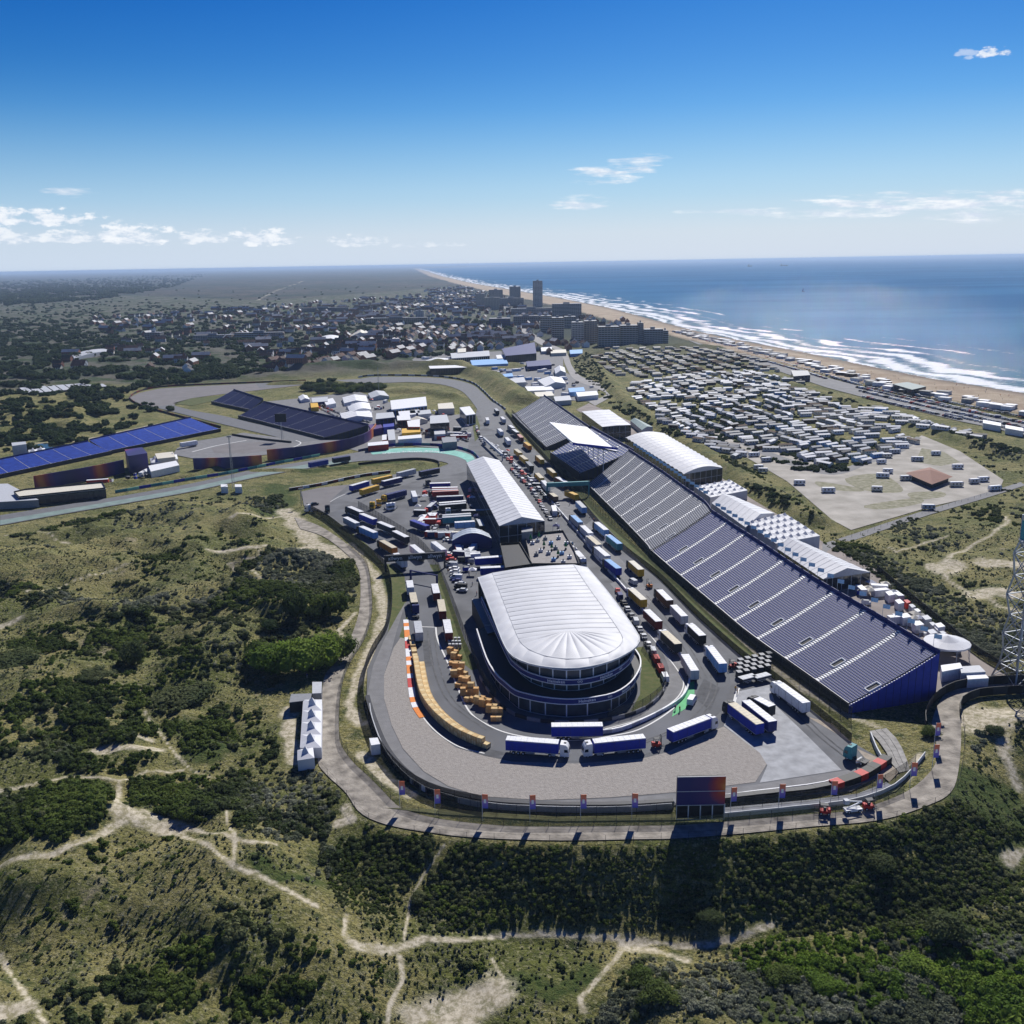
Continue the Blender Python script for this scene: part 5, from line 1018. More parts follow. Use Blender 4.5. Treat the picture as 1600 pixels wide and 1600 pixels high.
gantry('start gantry with teal and navy boards over the main straight', (855, 778), (920, 775), 6, 8.2, None, C('teal'), C('white'), 1.5)
gantry('light blue fenced footbridge over the pit entry', (756, 693), (785, 720), 3, 4.6, None, C('silver'), None, 1.2)
me = text_mesh('aramco', 4.2, mat('white_lettering', (.75, .8, .8), .6))
for i, (x, y, x2, y2) in enumerate([(597, 708, 625, 706), (628, 705, 660, 705), (664, 704, 695, 706)]):
    a, b = G(x, y, .3), G(x2, y2, .3); d = (b - a).normalized(); up = Vector((-d.y, d.x, 0)); 
    o_ = bpy.data.objects.new('painted_lettering', me); COL.objects.link(o_); z = Vector((0, 0, 1)); c = (a + b) / 2; sc = (b - a).length / 12.5
    o_.matrix_world = Matrix(((d.x * sc, up.x * 2.2, 0, c.x), (d.y * sc, up.y * 2.2, 0, c.y), (0, 0, 1, .16), (0, 0, 0, 1))); struct(o_)
ribbon('mint_banking', [(575, 704), (625, 700), (675, 700), (712, 704), (736, 711), (742, 718)], [(582, 710), (627, 707), (675, 707), (706, 711), (726, 718), (730, 724)], .1, TEAL)
def screen():
    a, b = G(1055, 1277), G(1130, 1277); o = (a + b) / 2; w = (b - a).length; t = thing('video_screen', 'large screen on a scaffold with purple picture and orange glow facing the corner', 'screen', o)
    pic = bpy.data.materials.new('screen_print'); pic.use_nodes = True; nt = pic.node_tree; bb = nt.nodes['Principled BSDF']; L = nt.links.new; tc = nt.nodes.new('ShaderNodeTexCoord')
    mp = nt.nodes.new('ShaderNodeVectorMath'); mp.operation = 'DISTANCE'; L(tc.outputs['Object'], mp.inputs[0]); mp.inputs[1].default_value = (w * .52, -1, 8.4)
    nz = nt.nodes.new('ShaderNodeTexNoise'); nz.inputs['Scale'].default_value = .3; L(tc.outputs['Object'], nz.inputs[0]); ad = nt.nodes.new('ShaderNodeMath'); ad.operation = 'MULTIPLY_ADD'; L(nz.outputs[0], ad.inputs[0]); ad.inputs[1].default_value = 3; L(mp.outputs['Value'], ad.inputs[2])
    r_ = nt.nodes.new('ShaderNodeValToRGB'); dv = nt.nodes.new('ShaderNodeMath'); dv.operation = 'DIVIDE'; L(ad.outputs[0], dv.inputs[0]); dv.inputs[1].default_value = 12; L(dv.outputs[0], r_.inputs[0]); e = r_.color_ramp.elements
    e[0].position = .12; e[0].color = (.75, .3, .08, 1); e[1].position = .85; e[1].color = (.015, .012, .12, 1)
    for p, c in ((.26, (.5, .07, .02)), (.38, (.28, .02, .05)), (.5, (.05, .015, .12))): k = e.new(p); k.color = (*c, 1)
    L(r_.outputs[0], bb.inputs['Base Color']); bb.inputs['Roughness'].default_value = .4
    bk = C('black'); fr = C('lightgrey')
    MB().box(-w / 2, w / 2, -1.15, -.9, 3.9, 10.8, pic).build('screen_face', t); MB().box(-w / 2, w / 2, -.9, -.3, 3.9, 10.75, bk).build('screen_body', t)
    MB().box(-w / 2 + .1, w / 2 - .1, -.85, -.7, .3, 3.7, bk).build('lower_cladding', t)
    for i in range(5): MB().box(-w / 2 + w * i / 4 - .12 * (1 if i else 0), -w / 2 + w * i / 4 + .12, -1.0, -.85, 0, 3.9, fr).build('leg', t); 
    for z in (.2, 3.75, 7.2, 10.8): MB().box(-w / 2, w / 2, -1.25, -1.16, z, z + .12, fr).build('crossbar', t)
    for s in (-1, 1): MB().bar((s * w / 2, 1.6, 3), (s * w / 2, 4, 0), .1, fr).build('brace', t)
screen()
ban = gradmat('banner_print', [(.01, .03, .5), (.1, .05, .5), (.8, .2, .05)], .1)
bm_ = bpy.data.materials.new('banner_fade'); bm_.use_nodes = True; nt = bm_.node_tree; tc = nt.nodes.new('ShaderNodeTexCoord'); sx = nt.nodes.new('ShaderNodeSeparateXYZ'); nt.links.new(tc.outputs['Object'], sx.inputs[0]); mr = nt.nodes.new('ShaderNodeMapRange'); mr.inputs[1].default_value = 3.2; mr.inputs[2].default_value = 6.8; nt.links.new(sx.outputs[2], mr.inputs[0]); cr = nt.nodes.new('ShaderNodeValToRGB'); nt.links.new(mr.outputs[0], cr.inputs[0]); e = cr.color_ramp.elements
e[0].color = (.02, .06, .45, 1); e[1].color = (.85, .18, .06, 1); k = e.new(.45); k.color = (.28, .16, .55, 1); k = e.new(.7); k.color = (.8, .22, .14, 1); nt.links.new(cr.outputs[0], nt.nodes['Principled BSDF'].inputs['Base Color'])
bmesh_ = MB().box(.05, 1.35, -.03, .03, 3.3, 6.8, bm_).mesh('banner_cloth'); mk = MB().box(.4, .95, -.05, -.035, 4.6, 5.6, C('white')); mkm = mk.mesh('emblem'); bpole = MB().bar((0, 0, 0), (0, 0, 7), .07, C('silver')).mesh('pole')
BAN = [(628, 1262), (683, 1276), (757, 1283), (831, 1285), (910, 1284), (990, 1282), (1144, 1273), (1219, 1267), (1300, 1262), (1371, 1252), (1424, 1232), (1459, 1203), (1462, 1168)]
for i, (x, y) in enumerate(BAN):
    p = G(x - 3, y, 0); t = thing('flag_banner', f'tall orange to blue banner by the dirt road, {od(i)} from the left around the corner', 'banner', p, .15 * math.sin(i * 2.3), 'banners round the first corner'); ob('pole', bpole, t); cl = ob('banner_cloth', bmesh_, t); ob('emblem', mkm, cl)
def mast(label, x, y, h, head=True, plate=False):
    p = G(x, y, 0); t = thing('light_mast', label, 'mast', p); n = 3; w0, w1 = .9, .3; mb = MB()
    for k in range(3): a = 2 * math.pi * k / 3; MB().bar((w0 * math.cos(a), w0 * math.sin(a), 0), (w1 * math.cos(a), w1 * math.sin(a), h), .09, steel()).build('leg', t)
    seg = int(h / 2)
    for s in range(seg):
        for k in range(3):
            a0, a1 = 2 * math.pi * k / 3, 2 * math.pi * (k + 1) / 3; z0_, z1_ = h * s / seg, h * (s + 1) / seg; r0 = w0 + (w1 - w0) * s / seg; r1 = w0 + (w1 - w0) * (s + 1) / seg
            mb.bar((r0 * math.cos(a0), r0 * math.sin(a0), z0_), (r1 * math.cos(a1), r1 * math.sin(a1), z1_), .05, steel(), 3)
    mb.build('bracing', t)
    if head: MB().box(-1.2, 1.2, -.3, .3, h, h + .8, C('grey')).build('lamp_head', t)
    if plate: MB().box(-4, 4, -.6, .6, h - 1, h + 5, C('black')).build('dark_panel', t)
mast('slim lattice mast among shrubs beside the left track section', 365, 765, 30); mast('tall thin mast standing in front of the banked curve', 592, 612, 24, False); mast('short mast carrying a wide black panel in front of the navy stand', 441, 687, 14, False, True); mast('slim mast with lamp at the left junction of the sandy paths', 472, 791, 9)
for i, (x, y) in enumerate([(350, 766), (372, 766)]): simple('equipment_cabin', ['left', 'right'][i] + ' white equipment cabin at the foot of the lattice mast', 'cabin', [(x - 5, y - 9), (x + 5, y - 9), (x + 6, y - 5), (x - 5, y - 5)], 3.5, C('white'), grp='cabins at the mast foot')
def tower():
    b0 = G(1587, 1062); t = thing('lattice_tower', 'tall galvanised steel lattice tower with dish and blue box at the right edge', 'tower', b0, .3); st = mat('galvanised_steel', None)
    lev = [0, 4.5, 9, 14, 20, 26, 32, 38.5, 42, 46, 50]; wid = [6.4, 4.8, 4.2, 4.8, 3.6, 5.0, 3.6, 4.4, 3.2, 3.2, 3.2]; cor = lambda z, w: [Vector((w * math.cos(math.pi / 4 + k * math.pi / 2), w * math.sin(math.pi / 4 + k * math.pi / 2), z)) for k in range(4)]
    Lc = [cor(z, w) for z, w in zip(lev, wid)]
    for k in range(4):
        for i in range(len(lev) - 1): MB().bar(Lc[i][k], Lc[i + 1][k], .27, st, 6).build('leg', t)
    for i in range(len(lev) - 1):
        for k in range(4):
            k2 = (k + 1) % 4; MB().bar(Lc[i][k], Lc[i + 1][k2], .14, st).build('brace', t); MB().bar(Lc[i][k2], Lc[i + 1][k], .14, st).build('brace', t); MB().bar(Lc[i + 1][k], Lc[i + 1][k2], .17, st).build('strut', t)
    MB().box(-2.6, 2.6, -2, 2, 43, 48.5, C('teal')).build('equipment_box', t); MB().box(-2.9, 2.9, -2.3, 2.3, 42.7, 42.95, C('silver')).build('platform', t)
    MB().bar((-1.5, -.5, 49), (-.6, -2, 53), .35, C('white'), 8).build('antenna', t); MB().box(-.6, 3, -1.6, 1.6, 48.5, 49.6, C('lightgrey')).build('dish_housing', t)
tower()
# ------------------------------------------------------------ vehicles
_mc = {}
def cached(key, fn):
    if key not in _mc: _mc[key] = fn()
    return _mc[key]
def wheel_me(r_=.5, w=.3):
    def f():
        mb = MB(); mb.bar((0, -w / 2, 0), (0, w / 2, 0), r_, rubber(), 10); mb.bar((0, -w / 2 - .02, 0), (0, w / 2 + .02, 0), r_ * .5, C('silver'), 8); return mb.mesh('wheel')
    return cached(('wheel', r_, w), f)
def bevbox(x0, x1, y, z0, z1, m, top, ins=.06):
    mb = MB(); mb.add([(x0, -y, z0), (x1, -y, z0), (x1, y, z0), (x0, y, z0), (x0, -y, z1 - ins), (x1, -y, z1 - ins), (x1, y, z1 - ins), (x0, y, z1 - ins), (x0 + ins, -y + ins, z1), (x1 - ins, -y + ins, z1), (x1 - ins, y - ins, z1), (x0 + ins, y - ins, z1)],
        [(3, 2, 1, 0), (0, 1, 5, 4), (1, 2, 6, 5), (2, 3, 7, 6), (3, 0, 4, 7)], m)
    v = mb.v[-8:]; mb.add(v, [(0, 1, 5, 4), (1, 2, 6, 5), (2, 3, 7, 6), (3, 0, 4, 7), (4, 5, 6, 7)], top); return mb
def cab_parts(t, x0, col, wheels=True):
    c = C(col)
    def cabm():
        mb = MB(); L_ = 2.3
        pr = [(0, .55), (L_, .55), (L_ + .05, 1.5), (L_ - .05, 2.3), (L_ - .35, 3.25), (L_ - .8, 3.75), (.1, 3.85), (0, 3.7)]
        n = len(pr); A = [(x, -1.24, z) for x, z in pr]; B = [(x, 1.24, z) for x, z in pr]; mb.add(A + B, [tuple(range(n)), tuple(range(n, 2 * n))[::-1]] + [(i + n, (i + 1) % n + n, (i + 1) % n, i) for i in range(n)], c); return mb.mesh('cab')
    ob('cab', cached(('cab', col), cabm), t, (x0, 0, 0))
    def glm():
        mb = MB(); g = glassm(); mb.add([(2.36, -1.1, 1.6), (2.36, 1.1, 1.6), (2.2, 1.1, 2.6), (2.2, -1.1, 2.6)], [(0, 1, 2, 3)], g)
        for s in (-1, 1): mb.add([(1.1, s * 1.27, 1.7), (2.1, s * 1.27, 1.7), (1.95, s * 1.27, 2.5), (1.1, s * 1.27, 2.5)], [(0, 1, 2, 3)], g)
        mb.box(.9, 1.5, -.3, .3, 3.84, 3.9, C('dark')); return mb.mesh('windscreen')
    ob('windscreen', cached('cabglass', glm), t, (x0, 0, 0))
    def chm():
        mb = MB(); mb.box(-3.6, 0, -.5, .5, .7, 1.0, C('dark')); mb.box(-2.6, -1.2, -1.2, 1.2, .45, 1.05, C('lightgrey')); mb.box(-3.7, -1.6, -1.22, 1.22, .98, 1.05, C('dark')); return mb.mesh('tractor_chassis')
    ob('tractor_chassis', cached('chas', chm), t, (x0, 0, 0))
    for wx in (1.2, -2.6):
        for s in (-1, 1): ob('wheel', wheel_me(), t, (x0 + wx, s * 1.05, .5))
def truck(label, p_front, p_rear, col, roof='white', cab=None, h=4.0, fixed=None, group=None, open_side=False, lettering=None, cat=None):
    a, b = G(*p_front, h), G(*p_rear, h); d = a - b; d.z = 0; L_ = min(13.8, max(5.5, d.length)); L_ = fixed or L_; ang = math.atan2(d.y, d.x); c = (a + b) / 2
    t = thing('semi_truck' if cab else 'box_trailer', label, cat or ('truck' if cab else 'trailer'), (c.x, c.y, .05), ang, group); L_ = round(L_ * 2) / 2; x0, x1 = -L_ / 2, L_ / 2
    def body():
        mb = bevbox(x0, x1, 1.27, 1.1, h, C(col), C(roof)); 
        for s in (-1, 1): mb.box(x0 + .05, x1 - .05, s * 1.28 - .02, s * 1.28 + .02, h - .22, h - .12, C('silver')); mb.box(x0 + .05, x1 - .05, s * 1.28 - .02, s * 1.28 + .02, 1.1, 1.22, C('silver'))
        mb.box(x0 - .03, x0, -.02, .02, 1.15, h - .15, C('dark')); [mb.box(x_, x_ + .06, -1.15, 1.15, h, h + .03, C('lightgrey')) for x_ in np.arange(x0 + .9, x1 - .5, 1.5)]; [mb.box(x_, x_ + .05, s * 1.275 - .02, s * 1.275 + .02, 1.25, h - .25, C('dark')) for x_ in np.arange(x0 + 1.7, x1 - 1, 3.3) for s in (-1, 1)]; return mb.mesh('cargo_box')
    ob('cargo_box', cached(('body', L_, col, roof, h), body), t)
    def frame():
        mb = MB(); mb.box(x0 + .2, x1 - .5, -.6, .6, .75, 1.1, C('dark')); mb.box(x0 + 1, x0 + 1.2, -1.2, 1.2, .5, .7, C('dark')); mb.box(-1.6, .6, -1.2, 1.2, .5, 1.0, C('grey')); return mb.mesh('trailer_frame')
    ob('trailer_frame', cached(('frame', L_), frame), t)
    for k in range(3 if L_ > 9 else 1):
        for s in (-1, 1): ob('wheel', wheel_me(), t, (x0 + 2.0 + 1.25 * k, s * 1.05, .5))
    if open_side:
        mb = MB(); mb.box(x0 + .4 * L_, x1 - .5, -1.33, -1.29, 1.3, h - .3, C('black')); mb.build('open_side', t); g = MB(); g.box(x1 - 2.6, x1 - 1.2, -1.3, -1.34, 1.3, 2.6, C('wood')); g.build('wooden_crate_load', t)
    if cab: cab_parts(t, x1 + .55 - .1, cab)
    if lettering:
        me = text_mesh(lettering, 1.0, C('white')); ob('lettering', me, t, (-.1, -1.31, 2.6)).rotation_euler = (R(90), 0, 0)
    return t
g = 'trucks queued round the circuit'
truck('white semi with blue curtain side parked nose to nose, left one', (873, 1159), (791, 1153), 'blue', 'white', 'white', fixed=13.5, group=g)
truck('white semi with half open blue side parked nose to nose, right one', (927, 1158), (1007, 1150), 'blue', 'white', 'white', fixed=13.5, group=g, open_side=True)
truck('blue trailer with white roof standing behind the two nose to nose trucks', (941, 1131.5), (862, 1132.5), 'blue', 'white', None, fixed=13.5, group=g)
truck('long blue curtain trailer with white cab angled at the edge of the gravel', (1105, 1120), (1048, 1141), 'blue', 'white', 'white', fixed=13.5, group=g)
truck('blue trailer with tan roof and dark cab on the pale concrete', (1146, 1100), (1185, 1129), 'blue', 'beige', 'dark', fixed=13.5, group=g)
truck('navy trailer with white roof beside the tan-roofed one', (1168, 1096), (1205, 1125), 'navy', 'white', None, fixed=13.5, group=g)
truck('short dark box truck with white roof next to the pair on the concrete', (1186, 1092), (1203, 1101), 'dark', 'white', 'dark', fixed=6, group=g)
truck('long plain white trailer with black cab close to the grandstand fence', (1219, 1068), (1259, 1097), 'white', 'white', 'white', fixed=13.5, group=g)
def tractor_only(label, x, y, ang, col, grp=None):
    p = G(x, y, 0); t = thing('truck_tractor', label, 'tractor unit', (p.x, p.y, .05), ang, grp); cab_parts(t, 0, col); return t
tractor_only('dark teal tractor unit without trailer near the end of the run-off', 1334, 1188, R(130), 'teal')
tractor_only('dark tractor unit waiting between trailers on the left branch', 650, 962, R(95), 'navy')
LB = [((639, 904), (642, 921), 'white', 'white'), ((644, 924), (648, 943), 'dark', 'beige'), ((652, 970), (655, 989), 'lightgrey', 'lightgrey'), ((678, 909), (683, 930), 'darkred', 'white'), ((688, 935), (692, 957), 'darkred', 'beige'), ((697, 966), (702, 991), 'darkred', 'white')]
for i, (a, b, c, r_) in enumerate(LB): truck(f'{r_}-roofed {c} trailer, {od(i % 3)} from the gantry in the {"left" if i < 3 else "right"} row', a, b, c, r_, None, group=g, fixed=8.5 if i < 1 else 11 if i < 4 else 12.5)
UP = [((545, 791), (566, 800), 'dark', 'white'), ((564, 802), (586, 811), 'blue', 'white'), ((538, 807), (560, 818), 'lightgrey', 'white'), ((564, 822), (587, 832), 'skyblue', 'white'), ((592, 815), (614, 824), 'dark', 'white'), ((616, 829), (636, 839), 'dark', 'white'), ((596, 844), (617, 856), 'orange', 'beige'), ((644, 851), (660, 864), 'white', 'white'), ((618, 864), (632, 876), 'white', 'white')]
for i, (a, b, c, r_) in enumerate(UP): truck(f'{c} trailer, {od(i)} from the far end of the group above the gantry', a, b, c, r_, 'dark' if i % 3 == 0 else None, group=g)
truck('plain white trailer just inside the paddock fence near the arched pavilion', (677, 846), (694, 859), 'white', 'white', None, group=g)
HP = [((575, 751), (547, 759), 'blue', 'white', 'white and blue'), ((612, 742), (581, 749), 'yellow', 'yellow', 'yellow, farther'), ((592, 757), (562, 766), 'yellow', 'yellow', 'yellow, nearer'), ((627, 745), (597, 752), 'navy', 'white', 'navy'), ((649, 732), (620, 739), 'lightgrey', 'lightgrey', 'pale grey'), ((686, 731), (655, 737), 'dark', 'navy', 'dark printed')]
for a, b, c, r_, l in HP: truck(l + ' trailer queued on the curve before the hairpin', a, b, c, r_, None, group=g)
truck('dark blue truck with yellow cab inside the paddock fence', (602, 773), (634, 765), 'navy', 'navy', 'yellow', group=g)
truck('long dark blue trailer on the far straight beyond the grass bank, left of a pair', (478, 724), (516, 717), 'blue', 'navy', None, fixed=13.5, group=g); truck('dark trailer on the far straight beyond the grass bank, right of a pair', (520, 716), (546, 712), 'dark', 'navy', None, group=g)
PK = [((671, 755), (704, 754), 'blue', 'white'), ((674, 762), (716, 761), 'red', 'white'), ((675, 768), (717, 766), 'red', 'pink'), ((680, 776), (726, 774), 'navy', 'silver'), ((682, 786), (732, 782), 'black', 'white'), ((690, 805), (737, 802), 'teal', 'silver'), ((710, 816), (742, 814), 'skyblue', 'white'), ((705, 831), (754, 829), 'white', 'cream'), ((741, 872), (795, 868), 'blue', 'white'), ((747, 887), (808, 884), 'blue', 'white')]
for i, (a, b, c, r_) in enumerate(PK):
    for k in (0, 1):
        a2 = (a[0], a[1]); t = truck(f'{c} team trailer with {r_} roof, {od(i)} row from hairpin, {"nearer" if k else "farther"} one', (a[0], a[1] + k * 3.2), (b[0], b[1] + k * 3.2), c, r_ if k == 0 else 'lightgrey', None, group='team trailers beside the white hall') if (k == 0 or i in (1, 4, 5)) else None
truck('white trailer standing upright to the team trailer rows', (645, 766), (649, 777), 'white', 'white', None, group=g); truck('dark blue box trailer in the middle of the paddock', (640, 811), (672, 823), 'navy', 'blue', None, group=g)
for i, (x, y, c) in enumerate([(583, 795, 'yellow'), (592, 791, 'yellow'), (607, 797, 'white'), (615, 796, 'white'), (700, 800 + 5, 'white'), (668, 760, 'dark'), (660, 815 + 12, 'white'), (512, 800, 'dark')]): tractor_only(f'{c} tractor unit parked in the paddock, {od(i)} from the left', x, y, R(-100 + 20 * (i % 3)), c, 'tractor units in the paddock')
tractor_only('white tractor unit parked loose near the sandy path junction', 484, 800, R(160), 'white')
MS = [((773, 637), (779, 643), 'dark', 'lightgrey', 0), ((783, 650), (789, 656), 'lightgrey', 'white', 0), ((776, 666), (788, 678), 'white', 'white', 1), ((790, 682), (797, 690), 'white', 'white', 1), ((760, 650), (763, 659), 'white', 'white', 1), ((796, 664), (803, 669), 'grey', 'white', 0), ((801, 670), (810, 676), 'dark', 'white', 0), ((809, 677), (817, 685), 'darkred', 'pink', 0), ((820, 690), (829, 697), 'orange', 'yellow', 0),
    ((805, 701), (814, 708), 'yellow', 'beige', 1), ((814, 711), (823, 718), 'yellow', 'beige', 1), ((823, 720), (832, 729), 'dark', 'grey', 1), ((836, 708), (852, 722), 'yellow', 'beige', 0), ((838, 738), (848, 748), 'yellow', 'beige', 1), ((848, 750), (857, 760), 'white', 'white', 1), ((856, 730), (869, 740), 'yellow', 'beige', 0), ((870, 745), (886, 754), 'darkred', 'white', 0), ((860, 769), (869, 776), 'brown', 'beige', 1), ((885, 766), (901, 773), 'yellow', 'yellow', 0),
    ((901, 781), (915, 795), 'skyblue', 'lightgrey', 0), ((895, 805), (907, 816), 'lightgrey', 'skyblue', 1), ((910, 821), (923, 833), 'white', 'white', 1), ((921, 838), (936, 851), 'lightgrey', 'beige', 1), ((932, 854), (950, 869), 'white', 'white', 1), ((949, 874), (967, 888), 'blue', 'skyblue', 1), ((930, 814), (950, 830), 'skyblue', 'white', 0), ((951, 836), (969, 850), 'teal', 'skyblue', 0), ((986, 876), (1002, 890), 'yellow', 'cream', 0), ((987, 920), (1006, 937), 'yellow', 'cream', 1),
    ((1010, 952), (1030, 971), 'darkred', 'white', 1), ((1030, 921), (1047, 938), 'brown', 'white', 0), ((1052, 945), (1070, 963), 'lightgrey', 'white', 0), ((1080, 976), (1098, 993), 'black', 'white', 0), ((1038, 986), (1060, 1006), 'dark', 'beige', 1), ((1070, 1022), (1086, 1048), 'lightgrey', 'white', 1), ((1110, 1011), (1130, 1037), 'skyblue', 'white', 0)]
cn = [0, 0]
for a, b, c, r_, s in MS:
    truck(f'{c} trailer, {r_} roof, {od(cn[s])} from far end in the {"pit wall" if s else "grandstand"} queue', a, b, c, r_, 'dark' if (a[0] % 2 == 0 and a[1] < 900) else ['white', 'dark', None][a[0] % 3] if a[1] > 800 else None, group='trailers queued on the main straight', fixed=None); cn[s] += 1
truck('white truck facing the camera on the pit lane beside the control building', (912, 873), (898, 858), 'white', 'white', 'white', group=g, fixed=9)
truck('white trailer with blue front parked beside the dark corner box', (282, 692), (307, 688), 'white', 'white', None, group=g); 

def car_me(col, van=False):
    def f():
        mb = MB(); c = C(col); g_ = glassm()
        if van: pr = [(-2.5, .35), (2.3, .35), (2.5, .9), (1.9, 1.25), (1.2, 2.0), (-2.5, 2.05)]; w = .95
        else: pr = [(-2.1, .35), (2.1, .35), (2.15, .8), (1.1, .95), (.5, 1.42), (-1.2, 1.45), (-1.8, 1.0), (-2.15, .9)]; w = .88
        n = len(pr); A = [(x, -w * (1 if z < 1.1 else .86), z) for x, z in pr]; B = [(x, w * (1 if z < 1.1 else .86), z) for x, z in pr]
        mb.add(A + B, [tuple(range(n)), tuple(range(n, 2 * n))[::-1]] + [(i + n, (i + 1) % n + n, (i + 1) % n, i) for i in range(n)], c)
        if van:
            mb.add([(1.92, -.8, 1.3), (1.92, .8, 1.3), (1.28, .78, 1.92), (1.28, -.78, 1.92)], [(0, 1, 2, 3)], g_)
            for s in (-1, 1): mb.add([(.3, s * .93, 1.25), (1.6, s * .93, 1.25), (1.1, s * .9, 1.85), (.3, s * .9, 1.85)], [(0, 1, 2, 3)], g_)
        else:
            mb.add([(1.12, -.72, .97), (1.12, .72, .97), (.53, .7, 1.4), (.53, -.7, 1.4)], [(0, 1, 2, 3)], g_); mb.add([(-1.8, -.72, 1.02), (-1.8, .72, 1.02), (-1.25, .7, 1.42), (-1.25, -.7, 1.42)], [(0, 1, 2, 3)], g_)
            for s in (-1, 1): mb.add([(-1.5, s * .885, .98), (.9, s * .885, .98), (.42, s * .78, 1.38), (-1.15, s * .78, 1.38)], [(0, 1, 2, 3)], g_)
        for x in (-1.35, 1.35):
            for s in (-1, 1): mb.bar((x, s * .75, .33), (x, s * .92, .33), .33, rubber(), 8)
        return mb.mesh('car_body')
    return cached(('car', col, van), f)
CC = ['white', 'lightgrey', 'dark', 'silver', 'black', 'navy', 'white', 'grey', 'red', 'lightgrey']
def car(label, x, y, ang, col=None, van=False, grp=None, world=False, z=.05):
    p = G(x, y, 0) if not world else Vector((x, y, 0)); col = col or random.choice(CC)
    o = ob('parked_van' if van else 'parked_car', car_me(col, van), None, (p.x, p.y, z), ang); tag(o, label, 'van' if van else 'car', grp); return o
def car_row(pts, step, place, grp, ang_off=0, van_p=.25, jit=.3, cols=None):
    P = along(pts, step, 0, 4)
    for i, p in enumerate(P):
        q = P[min(len(P) - 1, i + 1)] - P[max(0, i - 1)]; a = math.atan2(q.y, q.x) + ang_off + random.uniform(-.1, .1); van = random.random() < van_p; col = random.choice(cols or CC)
        car(f'{col} {"van" if van else "car"} {place}, {od(i)} from near end' if P[0].y < P[-1].y else f'{col} {"van" if van else "car"} {place}, {od(i)} from far end', p.x + random.uniform(-jit, jit), p.y + random.uniform(-jit, jit), a, col, van, grp, True, z=.05 + 0.0)
car('white van with dark windows on the green painted strip beside the queue', 1081, 1098, R(65), 'white', True)
car('dark car on the asphalt at the mouth of the left junction', 492, 789, R(15), 'dark')
car('silver van by the main straight queue next to the yellow trailer', 989, 912, R(110), 'lightgrey', True)
car_row([(1040, 1062), (1018, 1020), (1000, 985), (975, 945), (965, 925)], 6.6, 'on the pit lane right of the round building', 'cars on the pit lane')
car_row([(722, 925), (712, 900), (705, 880), (700, 868)], 4.2, 'by the paddock fence left of the round building', 'cars by the paddock fence', R(70))
car_row([(770, 700), (790, 715), (815, 740), (845, 770), (870, 790)], 9, 'standing beside the pit wall', 'cars beside the pit wall')
car_row([(800, 735), (830, 765), (845, 790), (860, 812)], 7, 'parked beside the white hospitality hall', 'cars beside the white hall')
car_row([(690, 815), (680, 830), (700, 845)], 6, 'scattered near the arched pavilion', 'cars near the arched pavilion')
car_row([(745, 668), (748, 680), (757, 695)], 7, 'near the pit entry', 'cars near the pit entry')
car_row([(650, 672), (700, 680), (730, 690)], 6, 'parked among the infield paddock units', 'cars in the infield paddock')
car_row([(500, 638), (540, 658), (580, 668)], 6, 'parked behind the navy stand', 'cars behind the navy stand')
car_row([(500, 634), (540, 650), (575, 660)], 6, 'in the second line behind the navy stand', 'cars behind the navy stand')
# forklifts and loaders
def forklift(label, x, y, ang, col):
    p = G(x, y); t = thing('forklift', label, 'forklift', (p.x, p.y, .05), ang); c = C(col); d = C('dark')
    mb = MB(); mb.box(-1.4, .9, -.65, .65, .35, 1.1, c); mb.box(-1.5, -.8, -.6, .6, 1.1, 1.5, c); mb.build('body', t)
    mb = MB()
    for sx in (-.8, .7):
        for sy in (-.55, .55): mb.bar((sx, sy, 1.1), (sx, sy, 2.4), .05, d)
    mb.box(-.9, .8, -.6, .6, 2.4, 2.5, d); mb.build('overhead_guard', t)
    mb = MB(); [mb.bar((1.0, s * .35, .1), (1.0, s * .35, 3.2), .08, d) for s in (-1, 1)]; mb.box(.95, 1.05, -.4, .4, 3.1, 3.2, d); mb.box(.95, 1.1, -.45, .45, .5, .7, d); mb.build('mast', t)
    for s in (-1, 1): MB().box(1.05, 2.2, s * .3 - .07, s * .3 + .07, .12, .18, d).build('fork', t)
    MB().box(-.5, .1, -.25, .25, 1.1, 1.7, d).build('seat', t)
    for wx in (-1, .7):
        for s in (-1, 1): ob('wheel', wheel_me(.36, .28), t, (wx, s * .6, .36))
forklift('red forklift beside the right nose to nose truck', 1027, 1167, R(20), 'red'); forklift('red forklift by the stack of grey cases at the fence', 1144, 1044, R(200), 'red'); forklift('orange telehandler on the verge beside the trailer queue', 1014, 918, R(120), 'orange')
forklift('red telehandler on the dirt road below the right banners', 1287, 1272, R(170), 'red'); forklift('red forklift at the far right of the parked pair on the dirt road', 1358, 1264, R(10), 'red')
def access_lift():
    p = G(1332, 1268); t = thing('access_platform', 'white folded access platform between two red loaders on the dirt road', 'lift', (p.x, p.y, 0), R(10)); w = C('white')
    MB().box(-2, 2, -.8, .8, .4, .9, w).build('chassis', t); MB().bar((-1.5, 0, 1), (2.2, .1, 2.2), .18, w).build('lower_boom', t); MB().bar((2.2, .1, 2.2), (-1.2, .2, 2.7), .14, w).build('upper_boom', t); MB().box(-2.2, -1.2, -.5, .6, 2.2, 3.2, C('silver')).build('basket', t)
    for wx in (-1.3, 1.3):
        for s in (-1, 1): ob('wheel', wheel_me(.4, .3), t, (wx, s * .75, .4))
access_lift()
